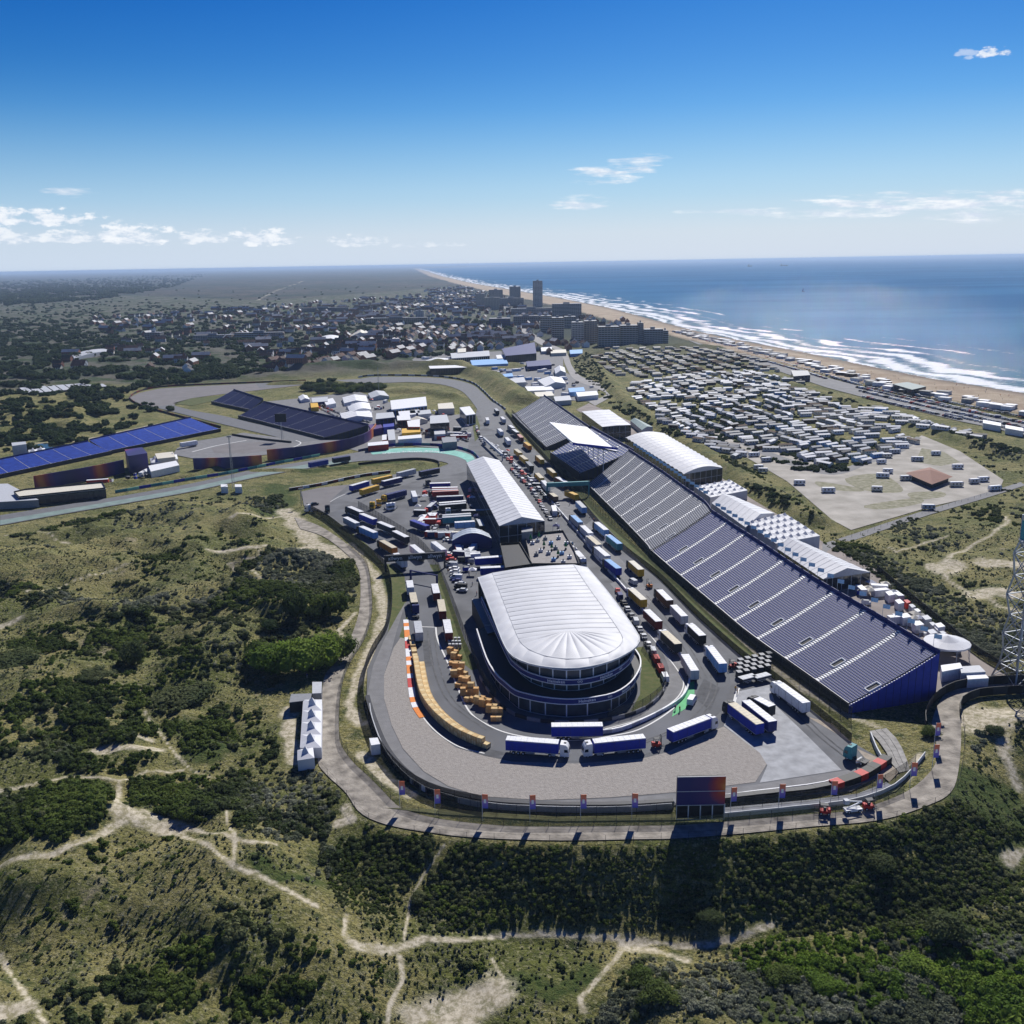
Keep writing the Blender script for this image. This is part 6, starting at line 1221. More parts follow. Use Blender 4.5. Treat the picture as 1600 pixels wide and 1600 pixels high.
# ------------------------------------------------------------ crates
WOOD = mat('crate_board', (.62, .43, .2), .75, .22, 1.4, bump=.15); WOODD = mat('crate_batten', (.5, .33, .14), .8, .15, 2)
def crate_me(sx, sy, sz, k=0):
    def f():
        mb = MB(); w = [WOOD, mat('crate_board_pale', (.72, .56, .3), .75, .15, 1.4), mat('crate_board_ply', (.62, .36, .14), .75, .15, 1.4)][k]; mb.box(-sx / 2, sx / 2, -sy / 2, sy / 2, .1, sz, w)
        for x in (-sx / 2 + .06, 0, sx / 2 - .06):
            for s in (-1, 1): mb.box(x - .06, x + .06, s * sy / 2 - .03 * (s < 0), s * sy / 2 + .03 * (s > 0), 0, sz - .004, WOODD)
        for y in (-sy / 2 + .1, sy / 2 - .1): mb.box(-sx / 2 - .01, sx / 2 + .01, y - .05, y + .05, sz - .05, sz + .03, WOODD)
        return mb.mesh('crate')
    return cached(('crate', sx, sy, sz, k), f)
def crates():
    P = along([(642, 1000), (647, 1020), (651, 1045), (655, 1070), (661, 1092), (673, 1112), (690, 1130), (712, 1147), (738, 1160), (760, 1168)], 1.75); n = 0
    for i, p in enumerate(P):
        q = P[min(len(P) - 1, i + 1)] - P[max(0, i - 1)]; a = math.atan2(q.y, q.x); nn = Vector((-q.y, q.x, 0)).normalized()
        dbl = i > 14; h = 1.7 if i % 3 else 2.0; lev = 2 if i > 11 and i < len(P) - 1 else 1
        if i < 10 and i % 3 == 2: continue
        for r_ in range(2 if 12 < i < len(P) - 6 else 1):
            for l in range(lev if r_ == 0 else 1):
                pp = p + nn * 1.75 * r_ * (1 if nn.x > 0 else -1); s = 1.65; n += 1
                o = ob('wooden_crate', crate_me(s, s, 1.25, (i + l) % 2), None, (pp.x, pp.y, .05 + l * 1.25), a + random.uniform(-.05, .05)); tag(o, f'pale crate in the curved row, {od(i)} from kerb end{", inner line" if r_ else ""}{", on top" if l else ""}', 'crate', 'crates along the gravel trap')
    Q = [(707, 1022, 3), (713, 1030, 3), (709, 1040, 2), (716, 1046, 4), (712, 1058, 3), (722, 1056, 3), (725, 1068, 4), (731, 1078, 5), (739, 1086, 5), (727, 1086, 3), (749, 1100, 4), (757, 1104, 4), (768, 1113, 4), (777, 1118, 4), (774, 1126, 2), (733, 1096, 2), (719, 1074, 2)]
    for i, (x, y, m_) in enumerate(Q):
        for l in range(m_):
            p = G(x + (l % 2) * 8 - 3, y + (l // 2 % 2) * 1.5, 0); lv = l // 2; s = random.choice([1.5, 1.8, 2.1]); 
            o = ob('wooden_crate', crate_me(s, 1.5, 1.3, 2 if (i + l) % 3 else 0), None, (p.x + random.uniform(-.1, .1), p.y, .06 + lv * 1.3), R(-30 + 8 * i % 40)); tag(o, f'brown crate, {od(i)} pile from far end beside the track, {["bottom left", "bottom right", "upper left", "upper right", "topmost"][min(l, 4)]}', 'crate', 'crates heaped beside the track')
    k = 0
    for r_ in range(4):
        for c_ in range(5):
            p = G(1157 + c_ * 11 - r_ * .8, 1040 + r_ * 6.5 - c_ * 2.6, 0); k += 1
            t = thing('flight_case', f'dark case by the fence, {od(r_)} row from far side, {od(c_)} from left', 'case', (p.x, p.y, .05), R(12), 'dark cases stacked by the fence'); MB().box(-.75, .75, -.9, .9, .1, 2.1, C('dark')).build('case_body', t); MB().box(-.77, .77, -.92, .92, 2.1, 2.2, C('grey')).build('lid', t)
    for r_ in range(3):
        for c_ in range(4):
            p = G(701 + c_ * 5.4 + r_ * 1, 1003 + r_ * 5, 0); t = thing('flight_case', f'pale grey case on the left branch, {od(r_)} row, {od(c_)} from left', 'case', (p.x, p.y, .05), R(0), 'grey cases on the left branch'); MB().box(-.4, .4, -.45, .45, .1, 1.5, C('grey')).build('case_body', t); MB().box(-.42, .42, -.47, .47, 1.5, 1.58, C('lightgrey')).build('lid', t)
crates()
for i, (x, y) in enumerate([(1168, 1058), (1190, 1056)]): truck(f'low flatbed loaded with covered goods by the dark cases, {["left", "right"][i]} one', (x + 8, y - 3), (x - 8, y + 1), 'dark', 'lightgrey', None, h=1.9, fixed=5.5)
# ------------------------------------------------------------ people: one skinned figure, copied
def person_mesh(shirt, pants, pose):
    V = [(0, 0, .95), (0, 0, 1.2), (0, 0, 1.42), (0, 0, 1.52), (0, .01, 1.66), (-.19, 0, 1.42), (.19, 0, 1.42), (-.25, 0, 1.15), (.25, 0, 1.15), (-.24, -.1 * pose, .9), (.24, -.12, .92), (-.1, 0, .92), (.1, 0, .92), (-.12, -.05 * pose, .5), (.12, .1 * pose, .5), (-.12, .08 * pose, .06), (.13, .05, .06), (-.12, -.08, .04), (.13, -.1, .04)]
    E = [(0, 1), (1, 2), (2, 3), (3, 4), (2, 5), (2, 6), (5, 7), (6, 8), (7, 9), (8, 10), (0, 11), (0, 12), (11, 13), (12, 14), (13, 15), (14, 16), (15, 17), (16, 18)]
    Rr = [.15, .14, .15, .06, .115, .07, .07, .055, .055, .04, .04, .1, .1, .07, .07, .05, .05, .045, .045]
    me = bpy.data.meshes.new('person'); me.from_pydata(V, E, []); o = bpy.data.objects.new('person', me); COL.objects.link(o)
    sk = o.modifiers.new('skin', 'SKIN'); 
    for d, r_ in zip(me.skin_vertices[0].data, Rr): d.radius = (r_, r_ * .8)
    me.skin_vertices[0].data[0].use_root = True
    bpy.context.view_layer.update(); m2 = bpy.data.meshes.new_from_object(o.evaluated_get(bpy.context.evaluated_depsgraph_get())); bpy.data.objects.remove(o)
    for c in (shirt, pants, 'pink', 'brown'): m2.materials.append(C(c) if c != 'pink' else mat('skin', (.5, .3, .22), .6))
    for p in m2.polygons:
        z = p.center.z; p.material_index = 3 if z > 1.72 else 2 if z > 1.48 or (abs(p.center.x) > .2 and z < 1.12) else 0 if z > .93 else 1; p.use_smooth = True
    m2.name = 'body'; return m2
PM = [person_mesh(*a) for a in (('yellow', 'navy', 1), ('white', 'dark', -1), ('red', 'navy', 1), ('navy', 'beige', -1), ('orange', 'dark', 1))]
PN = ['yellow', 'white', 'red', 'navy', 'orange']
for i, (x, y, k, w) in enumerate([(1149, 1080, 0, 'standing beside the dark cases at the fence'), (1152, 1085, 4, 'a step behind the worker in yellow'), (392, 847, 2, 'walking on the sandy path left of the paddock'), (520 - 93, 811, 1, 'walking on the sandy spur towards the dunes'), (1062, 1112, 0, 'standing by the green painted strip'), (1055, 1110, 3, 'next to the van on the green strip'), (868, 1160, 1, 'standing in front of the blue trailer'), (1180, 1138, 4, 'behind the tan-roofed trailer'),
    (733, 900, 2, 'walking beside the blue team trailers'), (738, 915, 1, 'near the side annex of the control building'), (712, 862, 3, 'near the arched pavilion'), (745, 930, 2, 'at the corner of the side annex'), (890, 790, 1, 'on the pit lane'), (872, 810, 0, 'on the pit lane nearer the hall'), (928, 815, 2, 'on the straight beside a trailer'), (922, 808, 3, 'on the straight behind a trailer'), (1338, 1198, 1, 'beside the teal tractor unit'), (480, 1060, 3, 'near the left container'), (519, 1040, 4, 'on the dirt road by the compound'), (700, 895, 0, 'inside the paddock fence')]):
    p = G(x, y); o = ob('person', PM[k], None, (p.x, p.y, .06), i * 1.3); tag(o, f'person in {PN[k]} top {w}', 'person', None)

# ------------------------------------------------------------ loose paddock equipment
def clutter(poly, n, place, pale=False):
    Pn = GN(poly); k = 0
    while k < n:
        x, y = random.uniform(Pn[:, 0].min(), Pn[:, 0].max()), random.uniform(Pn[:, 1].min(), Pn[:, 1].max())
        if not inside(np.array([x]), np.array([y]), Pn)[0]: continue
        k += 1; kind = random.randrange(5); a = random.uniform(-.3, .3) + (math.pi / 2 if random.random() < .4 else 0)
        if kind == 0:
            c = random.choice(['white', 'lightgrey', 'cream'] if pale else ['white', 'white', 'lightgrey', 'navy', 'red']); me = cached(('gaz', c), lambda: MB().add([(-1.6, -1.6, 2.3), (1.6, -1.6, 2.3), (1.6, 1.6, 2.3), (-1.6, 1.6, 2.3), (0, 0, 3.3)], [(0, 1, 4), (1, 2, 4), (2, 3, 4), (3, 0, 4)], C(c)).bar((-1.5, -1.5, 0), (-1.5, -1.5, 2.3), .05, C('silver')).bar((1.5, -1.5, 0), (1.5, -1.5, 2.3), .05, C('silver')).bar((1.5, 1.5, 0), (1.5, 1.5, 2.3), .05, C('silver')).bar((-1.5, 1.5, 0), (-1.5, 1.5, 2.3), .05, C('silver')).mesh('gazebo'))
            o = ob('gazebo', me, None, (x, y, .05), a); tag(o, f'small {c} gazebo {place}', 'gazebo', f'{c} gazebos {place}')
        elif kind == 1:
            c = random.choice(['dark', 'grey', 'white', 'blue']); me = cached(('gen', c), lambda: bevbox(-1.3, 1.3, .7, .35, 1.9, C(c), C('grey')).box(-1.1, -.7, -.3, .3, 1.9, 2.2, C('dark')).bar((0, -.6, .3), (0, .6, .3), .3, rubber(), 8).mesh('generator')); o = ob('generator', me, None, (x, y, .05), a); tag(o, f'{c} generator box {place}', 'generator', f'{c} generators {place}')
        elif kind == 2:
            me = cached(('pal',), lambda: MB().box(-.6, .6, -.5, .5, 0, .15, C('wood')).box(-.55, .55, -.45, .45, .15, 1.1, C('lightgrey')).mesh('loaded_pallet')); o = ob('loaded_pallet', me, None, (x, y, .05), a); tag(o, f'wrapped pallet {place}', 'pallet', f'wrapped pallets {place}')
        elif kind == 3:
            c = random.choice(['white', 'silver', 'lightgrey'] if pale else CC); car(f'{c} van {place}', x, y, a, c, True, f'{c} vans {place}', True)
        else:
            c = random.choice(['white', 'lightgrey', 'white'] if pale else ['white', 'lightgrey', 'navy', 'red', 'dark']); L_ = random.choice([6, 6, 12]); hh = 2.6; me = cached(('cont', c, L_), lambda: bevbox(-L_ / 2, L_ / 2, 1.2, .1, hh, C(c), C('lightgrey' if c in ('dark', 'navy') else 'white')).mesh('container')); o = ob('shipping_container', me, None, (x, y, .05), a); tag(o, f'{c} container {place}', 'container', f'{c} containers {place}')
clutter([(645, 775), (672, 770), (680, 800), (705, 825), (700, 850), (668, 835), (655, 805)], 34, 'in the middle of the paddock')
clutter([(735, 760), (742, 800), (760, 830), (745, 825), (733, 790)], 10, 'between the team trailers and the white hall')
clutter([(712, 855), (745, 852), (742, 905), (735, 925), (722, 890)], 16, 'left of the blue team trailers')
clutter([(520, 632), (600, 626), (740, 655), (735, 690), (640, 690), (590, 680), (600, 655)], 70, 'in the infield paddock')
clutter([(772, 700), (790, 706), (860, 775), (880, 815), (862, 800), (800, 735)], 22, 'between the hall and the pit wall')
clutter([(860, 812), (880, 825), (905, 870), (900, 880), (880, 850)], 8, 'on the pit lane by the roof terrace')
clutter([(60, 775), (240, 745), (300, 735), (240, 738)], 12, 'beside the graphic wall on the left')
clutter([(1300, 920), (1380, 915), (1500, 1010), (1480, 1030), (1380, 960)], 26, 'behind the blue grandstand', pale=True)
clutter([(1000, 690), (1090, 745), (1160, 790), (1200, 830), (1120, 790), (1040, 730)], 8, 'between the stand and the marquees')
# ------------------------------------------------------------ campsite
def camp_mesh(kind, c, r_, L_):
    def f():
        mb = MB(); w = 1.55 if kind != 'van' else 1.15; h = 2.5 if kind != 'van' else 2.7
        if kind == 'van': mb = bevbox(-L_ / 2, L_ / 2, w, .4, h, C(c), C(r_), .3); 
        else:
            mb.box(-L_ / 2, L_ / 2, -w, w, 0, h, C(c)); a = .25; 
            mb.add([(-L_ / 2 - .2, -w - a, h), (L_ / 2 + .2, -w - a, h), (L_ / 2 + .2, w + a, h), (-L_ / 2 - .2, w + a, h), (-L_ / 2 - .2, 0, h + .75), (L_ / 2 + .2, 0, h + .75)], [(0, 1, 5, 4), (2, 3, 4, 5), (3, 0, 4), (1, 2, 5), (3, 2, 1, 0)], C(r_))
        for x in np.arange(-L_ / 2 + 1, L_ / 2 - .8, 1.9): 
            for s in (-1, 1): mb.box(x, x + .9, s * w - .03, s * w + .03, 1.2, 2.0, glassm())
        mb.box(L_ / 2 - .02, L_ / 2 + .03, -.8, .8, 1.1, 2.0, glassm())
        if kind == 'van':
            for x in (-L_ * .3, L_ * .3):
                for s in (-1, 1): mb.bar((x, s * (w - .2), .35), (x, s * w, .35), .35, rubber(), 8)
        return mb.mesh(kind)
    return cached(('camp', kind, c, r_, L_), f)
CAMPS = [([(985, 600), (1100, 582), (1190, 580), (1262, 612), (1330, 640), (1400, 668), (1432, 690), (1365, 722), (1290, 732), (1230, 714), (1185, 702), (1120, 684), (1060, 660), (1003, 640), (985, 622)], 'light', 300),
    ([(1015, 655), (1050, 662), (1120, 690), (1165, 706), (1155, 716), (1130, 716), (1070, 690)], 'light', 36), ([(1340, 640), (1370, 642), (1440, 660), (1540, 684), (1535, 690), (1440, 672), (1350, 650)], 'light', 26),
    ([(925, 560), (960, 546), (1040, 543), (1110, 544), (1180, 556), (1258, 603), (1190, 578), (1100, 580), (1000, 592), (950, 584)], 'dark', 150)]
cnt = 0; drow = G(1100, 640) - G(1040, 655); base_ang = math.atan2(drow.y, drow.x)
extra = MB()
for poly, tone, n in CAMPS:
    Pn = GN(poly, .3); x0, x1, y0, y1 = Pn[:, 0].min(), Pn[:, 0].max(), Pn[:, 1].min(), Pn[:, 1].max(); area = abs(sum(Pn[i][0] * Pn[(i + 1) % len(Pn)][1] - Pn[(i + 1) % len(Pn)][0] * Pn[i][1] for i in range(len(Pn)))) / 2
    n = int(n * 1.75); pitch = math.sqrt(area / n / 1.55); ba = [.15, -.5, -.75, .1][[c_[0] is poly for c_ in CAMPS].index(True)]; ca, sa = math.cos(ba), math.sin(ba); cx, cy = (x0 + x1) / 2, (y0 + y1) / 2; Rr = max(x1 - x0, y1 - y0)
    k = -Rr
    pts = []
    while k < Rr:
        l = -Rr
        while l < Rr:
            u = l + random.uniform(-2.6, 2.6); v = k + random.uniform(-1.7, 1.7) + 9 * math.sin(l * .022 + k * .01); pts.append((cx + u * ca - v * sa, cy + u * sa + v * ca)); l += pitch * 1.6
        k += pitch * 1.0
    A = np.array(pts); A = A[inside(A[:, 0], A[:, 1], Pn)]
    A = A[np.argsort(A[:, 1])]
    for (x, y) in A:
        if random.random() < .07 or vnoise(np.array([x]), np.array([y]), 14, 9)[0] < .17: continue
        c, r_ = random.choice([('white', 'white'), ('white', 'silver'), ('cream', 'white'), ('lightgrey', 'white'), ('cream', 'silver'), ('lightgrey', 'white'), ('cream', 'lightgrey'), ('lightgrey', 'grey'), ('grey', 'lightgrey'), ('cream', 'brown'), ('silver', 'grey'), ('grey', 'dark'), ('brown', 'grey'), ('skyblue', 'white')]) if tone == 'light' else random.choice([('lightgrey', 'dark'), ('brown', 'dark'), ('grey', 'dark'), ('dark', 'grey'), ('brown', 'brown'), ('cream', 'dark')])
        L_ = min(random.choice([8, 9, 10, 11]), max(6, round(pitch * 1.45))); me = camp_mesh('mobile_home', c, r_, L_); ang = math.atan2(sa, ca) + .2 * math.cos((x * ca + y * sa) * .022) + random.gauss(0, .2) + (math.pi / 2 if vnoise(np.array([x]), np.array([y]), 30, 5)[0] > .66 else 0)
        z = max(hz(x, y), -.1); cnt += 1
        if cnt <= 300:
            o = ob('mobile_home', me, None, (x, y, z), ang); tag(o, f'{c} mobile home, {r_} roof', 'mobile home', f'{c} and {r_} mobile homes in the campsite')
        else:
            M_ = Matrix.Translation((x, y, z)) @ Matrix.Rotation(ang, 4, 'Z'); extra.box(0, 0, 0, 0, 0, 0, C(c)) if False else None
            vs = [M_ @ v.co for v in me.vertices]
            for mi_, m_ in enumerate(me.materials):
                extra.add(vs, [tuple(p.vertices) for p in me.polygons if p.material_index == mi_], m_)
if extra.v: stuff(extra.build('mobile_home_rows'), 'dark-roofed mobile homes of the campsite seen farthest away', 'mobile homes')
MH = [(1249, 757, 5), (1294, 769, 10), (1370, 767, 0), (1450, 796, 5), (1379, 746, 0), (1387, 739, 0), (1415, 750, 5), (1433, 720, 0), (1462, 711, 5), (1496, 732, 8), (1494, 760, 10), (1522, 755, 20), (1536, 752, 20), (1554, 766, 25), (1192, 738, 0), (1197, 721, 20), (1178, 713, 20), (1377, 724, 15), (1386, 715, 15), (1398, 708, 15), (1420, 690, -10), (1300, 690 - 20, 0), (1410, 696, 0), (1185, 727 + 6, 10)]
for i, (x, y, a) in enumerate(MH):
    p = G(x, y); c = ['white', 'white', 'cream', 'lightgrey'][i % 4]; L_ = [6, 7, 5.5][i % 3]; o = ob('motorhome', camp_mesh('van', c, 'white', L_), None, (p.x, p.y, -.02), R(a - 12)); tag(o, f'{c} motorhome on the gravel camping field', 'motorhome', 'motorhomes on the gravel field')
def clubhouse():
    q = GA([(1414, 739), (1453, 730), (1489, 745), (1456, 757)], 3); o = sum(q, Vector()) / 4; o.z = 0; t = thing('pavilion_house', 'low square house with brown pyramid roof on the gravel camping field', 'house', o); q = [p - o for p in q]; 
    MB().prism([(p.x * .82, p.y * .82) for p in q][::-1], 0, 2.9, C('dark')).build('wall', t); rf = mat('brown_roof', (.28, .15, .11), .8, .1, 1)
    for k in range(4):
        a, b = q[k], q[(k + 1) % 4]; f = (0, 1, 2) if (b - a).cross(Vector((0, 0, 1)) - a).z > 0 else (1, 0, 2); MB().add([a, b, Vector((0, 0, 6.2))], [f], rf).build('roof_slope', t)
clubhouse()
def farhall(): pass
simple('sports_hall', 'blue-grey beach sports hall beside the boulevard', 'hall', [(1395, 600), (1418, 597), (1447, 604), (1425, 609)], 6, C('dark'), mat('teal_roof', (.08, .14, .15), .6), win=1)
simple('beach_building', 'dark flat building by the boulevard bend', 'building', [(1236, 579), (1262, 579), (1266, 586), (1240, 588)], 6, C('navy'), C('grey'), win=1)
for i, (x, y) in enumerate([(1550, 660), (1585, 668)]): simple('long_trailer_hall', ['left', 'right'][i] + ' long white container hall beside the boulevard at the right', 'hall', [(x - 14, y - 4), (x + 14, y + 1), (x + 14, y + 6), (x - 14, y + 1)], 4, C('white'))
# beach pavilions
bp = along([(1050, 520), (1110, 534), (1180, 551), (1250, 571), (1310, 588), (1390, 609), (1480, 628), (1600, 651)], 13) + along([(1060, 519), (1120, 533), (1180, 548), (1240, 564), (1300, 580), (1390, 603), (1480, 622), (1600, 645)], 15)
for i, p in enumerate(bp):
    if random.random() < .12: continue
    c = random.choice(['white', 'cream', 'lightgrey', 'white', 'grey', 'brown']); w, d, h = random.uniform(6, 12), random.uniform(5, 9), random.uniform(2.6, 4)
    t = thing('beach_pavilion', f'{c} low beach pavilion at the top of the sand, {od(i % 200)} in its line', 'beach pavilion', (p.x + random.uniform(-4, 10), p.y + random.uniform(-3, 3), .6), random.gauss(-.9, .1), 'beach pavilions along the sand'); MB().box(-w / 2, w / 2, -d / 2, d / 2, 0, h, C(c)).build('wall', t); MB().box(-w / 2 - .3, w / 2 + .3, -d / 2 - .3, d / 2 + .3, h, h + .25, C(random.choice(['white', 'lightgrey', 'dark']))).build('roof', t)
# boulevard car park
n = 0; far = MB(); rest = []
for line in ([(1150, 546), (1250, 575), (1340, 600)], [(1165, 556), (1240, 577), (1290, 592)], [(1340, 606), (1420, 624), (1520, 645), (1600, 662)], [(1345, 612), (1430, 632), (1520, 652), (1600, 670)], [(1350, 600), (1430, 618), (1520, 637), (1600, 653)], [(1060, 522), (1130, 541)], [(1100, 532), (1180, 552), (1250, 572)], [(1355, 606), (1440, 625), (1530, 646), (1600, 661)], [(1300, 590), (1345, 603)], [(1480, 648), (1600, 676)], [(1350, 621), (1430, 640), (1500, 656)]):
    for p in along(line, 3.0):
        if random.random() < .18: continue
        rest.append((p.x, p.y, -.55 + random.gauss(0, .06)))
rest.sort(key=lambda q: q[1]); used_cars = 90
for i, (x, y, a) in enumerate(rest):
    col = random.choice(CC); van = random.random() < .12
    if i < 200: car(f'{col} {"van" if van else "car"} in the boulevard car park', x, y, a, col, van, f'{col} {"vans" if van else "cars"} in the boulevard car park', True, z=.22)
    else:
        me = car_me(col, van); M_ = Matrix.Translation((x, y, .22)) @ Matrix.Rotation(a, 4, 'Z'); vs = [M_ @ v.co for v in me.vertices]
        for mi_, m_ in enumerate(me.materials): far.add(vs, [tuple(p.vertices) for p in me.polygons if p.material_index == mi_], m_)
if far.v: stuff(far.build('distant_parked_cars'), 'mass of tiny parked cars at the far end of the boulevard', 'cars')
# event village past the end of the straight
EV = [[(660, 565), (700, 560), (704, 568), (664, 572), 4], [(704, 552), (764, 548), (765, 556), (706, 560), 6], [(670, 572), (730, 570), (732, 574), (672, 576), 7], [(715, 545), (728, 544), (728, 550), (715, 551), 7], [(735, 563), (790, 560), (794, 568), (738, 571), 4], [(775, 555), (800, 553), (802, 560), (777, 562), 4], [(784, 545), (835, 535), (838, 552), (790, 556), 9], [(845, 543), (862, 542), (863, 548), (846, 549), 4], [(860, 547), (884, 546), (885, 551), (861, 552), 4],
    [(890, 547), (910, 546), (910, 552), (891, 553), 4], [(822, 565), (858, 562), (862, 570), (824, 573), 5], [(795, 592), (818, 589), (822, 597), (797, 599), 5], [(840, 594), (878, 590), (884, 599), (852, 604), 6], [(866, 576), (882, 574), (884, 582), (868, 584), 4], [(888, 607), (912, 605), (914, 611), (890, 613), 4], [(900, 613), (932, 611), (935, 617), (903, 620), 4], [(865, 620), (890, 618), (893, 625), (868, 627), 4], [(820, 604), (860, 603), (866, 609), (825, 611), 3.5], [(835, 613), (862, 612), (866, 618), (838, 620), 3.5], [(773, 586), (800, 583), (802, 588), (775, 590), 4]]
for i, (a, b, c_, d, h) in enumerate(EV):
    col = 'navy' if i in (6, 10) else ['white', 'lightgrey', 'white', 'cream', 'skyblue'][i % 5]
    if i in (0, 12, 13): gable_hall(f'{col} ridged event tent beyond the end of the straight, {od(i)} from the left bank', a, b, c_, d, 0, 4, 7, 5, C('white'), C('lightgrey'), 'event_tent', 'tent', glaz=False, grp='event village units')
    else: simple('event_unit', f'{col} event village unit beyond the grass bank, {od(i)} listed from the left', 'event unit', [a, b, c_, d], h, C(col if i % 2 else 'dark' if h > 5 else col), C(col), grp='event village units', win=1 if h > 5 else 0)
for k in range(70):
    q = [(650, 560), (790, 562), (880, 570), (935, 612), (880, 628), (830, 612), (790, 590), (700, 578)]; Pn = GN(q)
    while True:
        x, y = random.uniform(Pn[:, 0].min(), Pn[:, 0].max()), random.uniform(Pn[:, 1].min(), Pn[:, 1].max())
        if inside(np.array([x]), np.array([y]), Pn)[0] and hz(x, y) < .3: break
    if k % 2: car(f'{["white", "lightgrey", "dark"][k % 3]} van in the event village', x, y, random.uniform(0, 3), ['white', 'lightgrey', 'dark'][k % 3], True, f'{["white", "lightgrey", "dark"][k % 3]} vans in the event village', True)
    else:
        me = cached(('stall', k % 6), lambda: bevbox(-3.5, 3.5, 1.8, 0, 2.9, C(['white', 'cream', 'skyblue', 'lightgrey', 'white', 'white'][k % 6]), C('white'), .4).mesh('stall')); o = ob('market_stall', me, None, (x, y, .02), random.gauss(.2, .3)); tag(o, f'{["white", "cream", "light blue", "light grey", "white", "white"][k % 6]}-sided event village stall', 'stall', f'stalls type {["white", "cream", "blue", "grey", "white", "white"][k % 6]} in the event village')

# ------------------------------------------------------------ apartment blocks and the town
def block(label, xl, xr, yt, yb, depth, wallc, nfl=None, ang=0, name='apartment_block', bandc='lightgrey'):
    a, b = G(xl, yb), G(xr, yb); c = (a + b) / 2; w = (b - a).length; dcl = c.length
    # height from the picture
    lo, hi = 0, 150
    for _ in range(30):
        m_ = (lo + hi) / 2; d = np.array([c.x, c.y, m_ - H]); py = 800 - (d @ UPV) / (d @ FWD) * FPX
        if py > yt: lo = m_
        else: hi = m_
    h = lo; t = thing(name, label, 'apartment block', (c.x, c.y + depth / 2, .0), ang); nfl = nfl or max(3, round(h / 3)); fh = h / nfl; m = C(wallc) if wallc in PAL else wallc
    MB().box(-w / 2, w / 2, -depth / 2, depth / 2, -1, h, m).build('wall', t)
    MB().box(-w / 2 + .5, w / 2 - .5, -depth / 2 + .5, depth / 2 - .5, h, h + .5, C('grey')).build('roof', t); MB().box(-w * .12, w * .1, -3, 3, h + .5, h + 3.5, C('grey')).build('lift_housing', t)
    nb = max(3, round(w / 4.2)); g_ = glassm()
    for f in range(nfl):
        mb = MB(); z0 = f * fh + .8
        for k in range(nb):
            x = -w / 2 + w * (k + .5) / nb; mb.box(x - w / nb * .36, x + w / nb * .36, -depth / 2 - .05, -depth / 2 + .02, z0, z0 + fh * .5, g_)
        for k in range(max(2, round(depth / 4.5))):
            y = -depth / 2 + depth * (k + .5) / max(2, round(depth / 4.5))
            for s in (-1, 1): mb.box(s * w / 2 - .05, s * w / 2 + .05, y - 1.1, y + 1.1, z0, z0 + fh * .5, g_)
        stuff(mb.build('window_row', t))
        if bandc: MB().box(-w / 2 - .2, w / 2 + .2, -depth / 2 - 1.0, -depth / 2 - .12, f * fh + fh * .02, f * fh + fh * .3, C(bandc)).build('balcony', t)
    return t
CLAY = mat('render_tan', (.30, .255, .20), .85, .1, .1); CLAYG = mat('render_grey', (.20, .21, .22), .85, .1, .1)
block('tall slim tower standing alone above the beach', 833.5, 847.5, 439, 480, 20, 'grey', 22, name='tower_block', bandc='white')
block('left of two square high-rises behind the town, lower one', 765, 785, 453, 476, 26, CLAYG); block('right of two square high-rises behind the town, higher one', 797, 813, 448, 474, 24, CLAYG)
block('dark narrow high-rise at the left end of the seafront blocks', 744, 757, 459, 482, 22, CLAYG); block('cream wide block beside the narrow dark high-rise', 758, 780, 465, 484, 18, mat('render_cream', (.40, .36, .28), .85)); block('long low slab in front of the two square high-rises', 781, 817, 466, 478, 15, CLAYG)
block('broad dark block with antennas on its roof above the seafront', 864, 908, 475, 498, 26, CLAYG); block('square tan block left of the seafront group', 845, 862, 494, 519, 22, CLAY); block('large tan block at the front left of the seafront group', 863, 881, 497, 530, 30, CLAY); block('stepped pale block with white balconies', 882, 900, 495, 512, 24, CLAY)
block('white-balconied block in the middle of the seafront group', 894, 912, 504, 537, 24, mat('render_pale', (.38, .37, .34), .85), bandc='white'); block('grey-tan block just right of the white-balconied one', 913, 933, 502, 536, 24, CLAY); block('long dark tan slab at the end of the seafront group', 935, 968, 511, 541, 22, CLAY); block('second half of the long dark slab at the end of the seafront group', 969, 997, 509, 539.5, 22, CLAY)
block('dark recessed tower at the end of the long slab', 998, 1005, 505, 539, 22, CLAYG); block('lower dark block facing the beach at the right end of the group', 1006, 1036, 515, 539, 20, CLAYG); block('last stepped piece of the seafront group', 1037, 1044, 517, 538, 24, CLAYG)
block('dark blue low block in the town centre', 765, 797, 498, 512, 30, 'navy', 5, bandc=None); block('small white block in the middle of the town', 650, 662, 486, 496, 12, 'lightgrey', bandc=None); block('long terraced flats at the left of the town', 305, 360, 524, 533, 14, CLAY, 4); block('second long terraced flats at the left of the town', 370, 440, 520, 531, 14, CLAY, 4); block('curved-looking row of flats in the town centre', 575, 665, 497, 507, 14, CLAY, 4, bandc=None); block('low slab left of the town centre', 470, 540, 481, 488, 14, CLAYG, 4, bandc=None)
block('grey block left edge of the flats', 228, 250, 520, 534, 20, CLAYG, 5, bandc=None); block('low seaside hotel slab between the high-rises and the seafront group', 800, 862, 482, 491, 15, CLAYG, 4); block('low blue-grey flats beside the road into town', 803, 842, 494, 507, 15, CLAYG, 5, bandc=None)
gable_hall('long pale arched hall roof among the trees on the left', (112, 554), (175, 545), (180, 549), (116, 560), 0, 5, 8, 6, C('lightgrey'), C('lightgrey'), 'sports_hall', 'hall', glaz=False, arched=True)
gable_hall('pale conical-roofed hall in the middle of the town', (548, 523), (580, 521), (582, 526), (545, 527), 0, 6, 14, 5, C('cream'), C('lightgrey'), 'hall', 'hall', glaz=False)
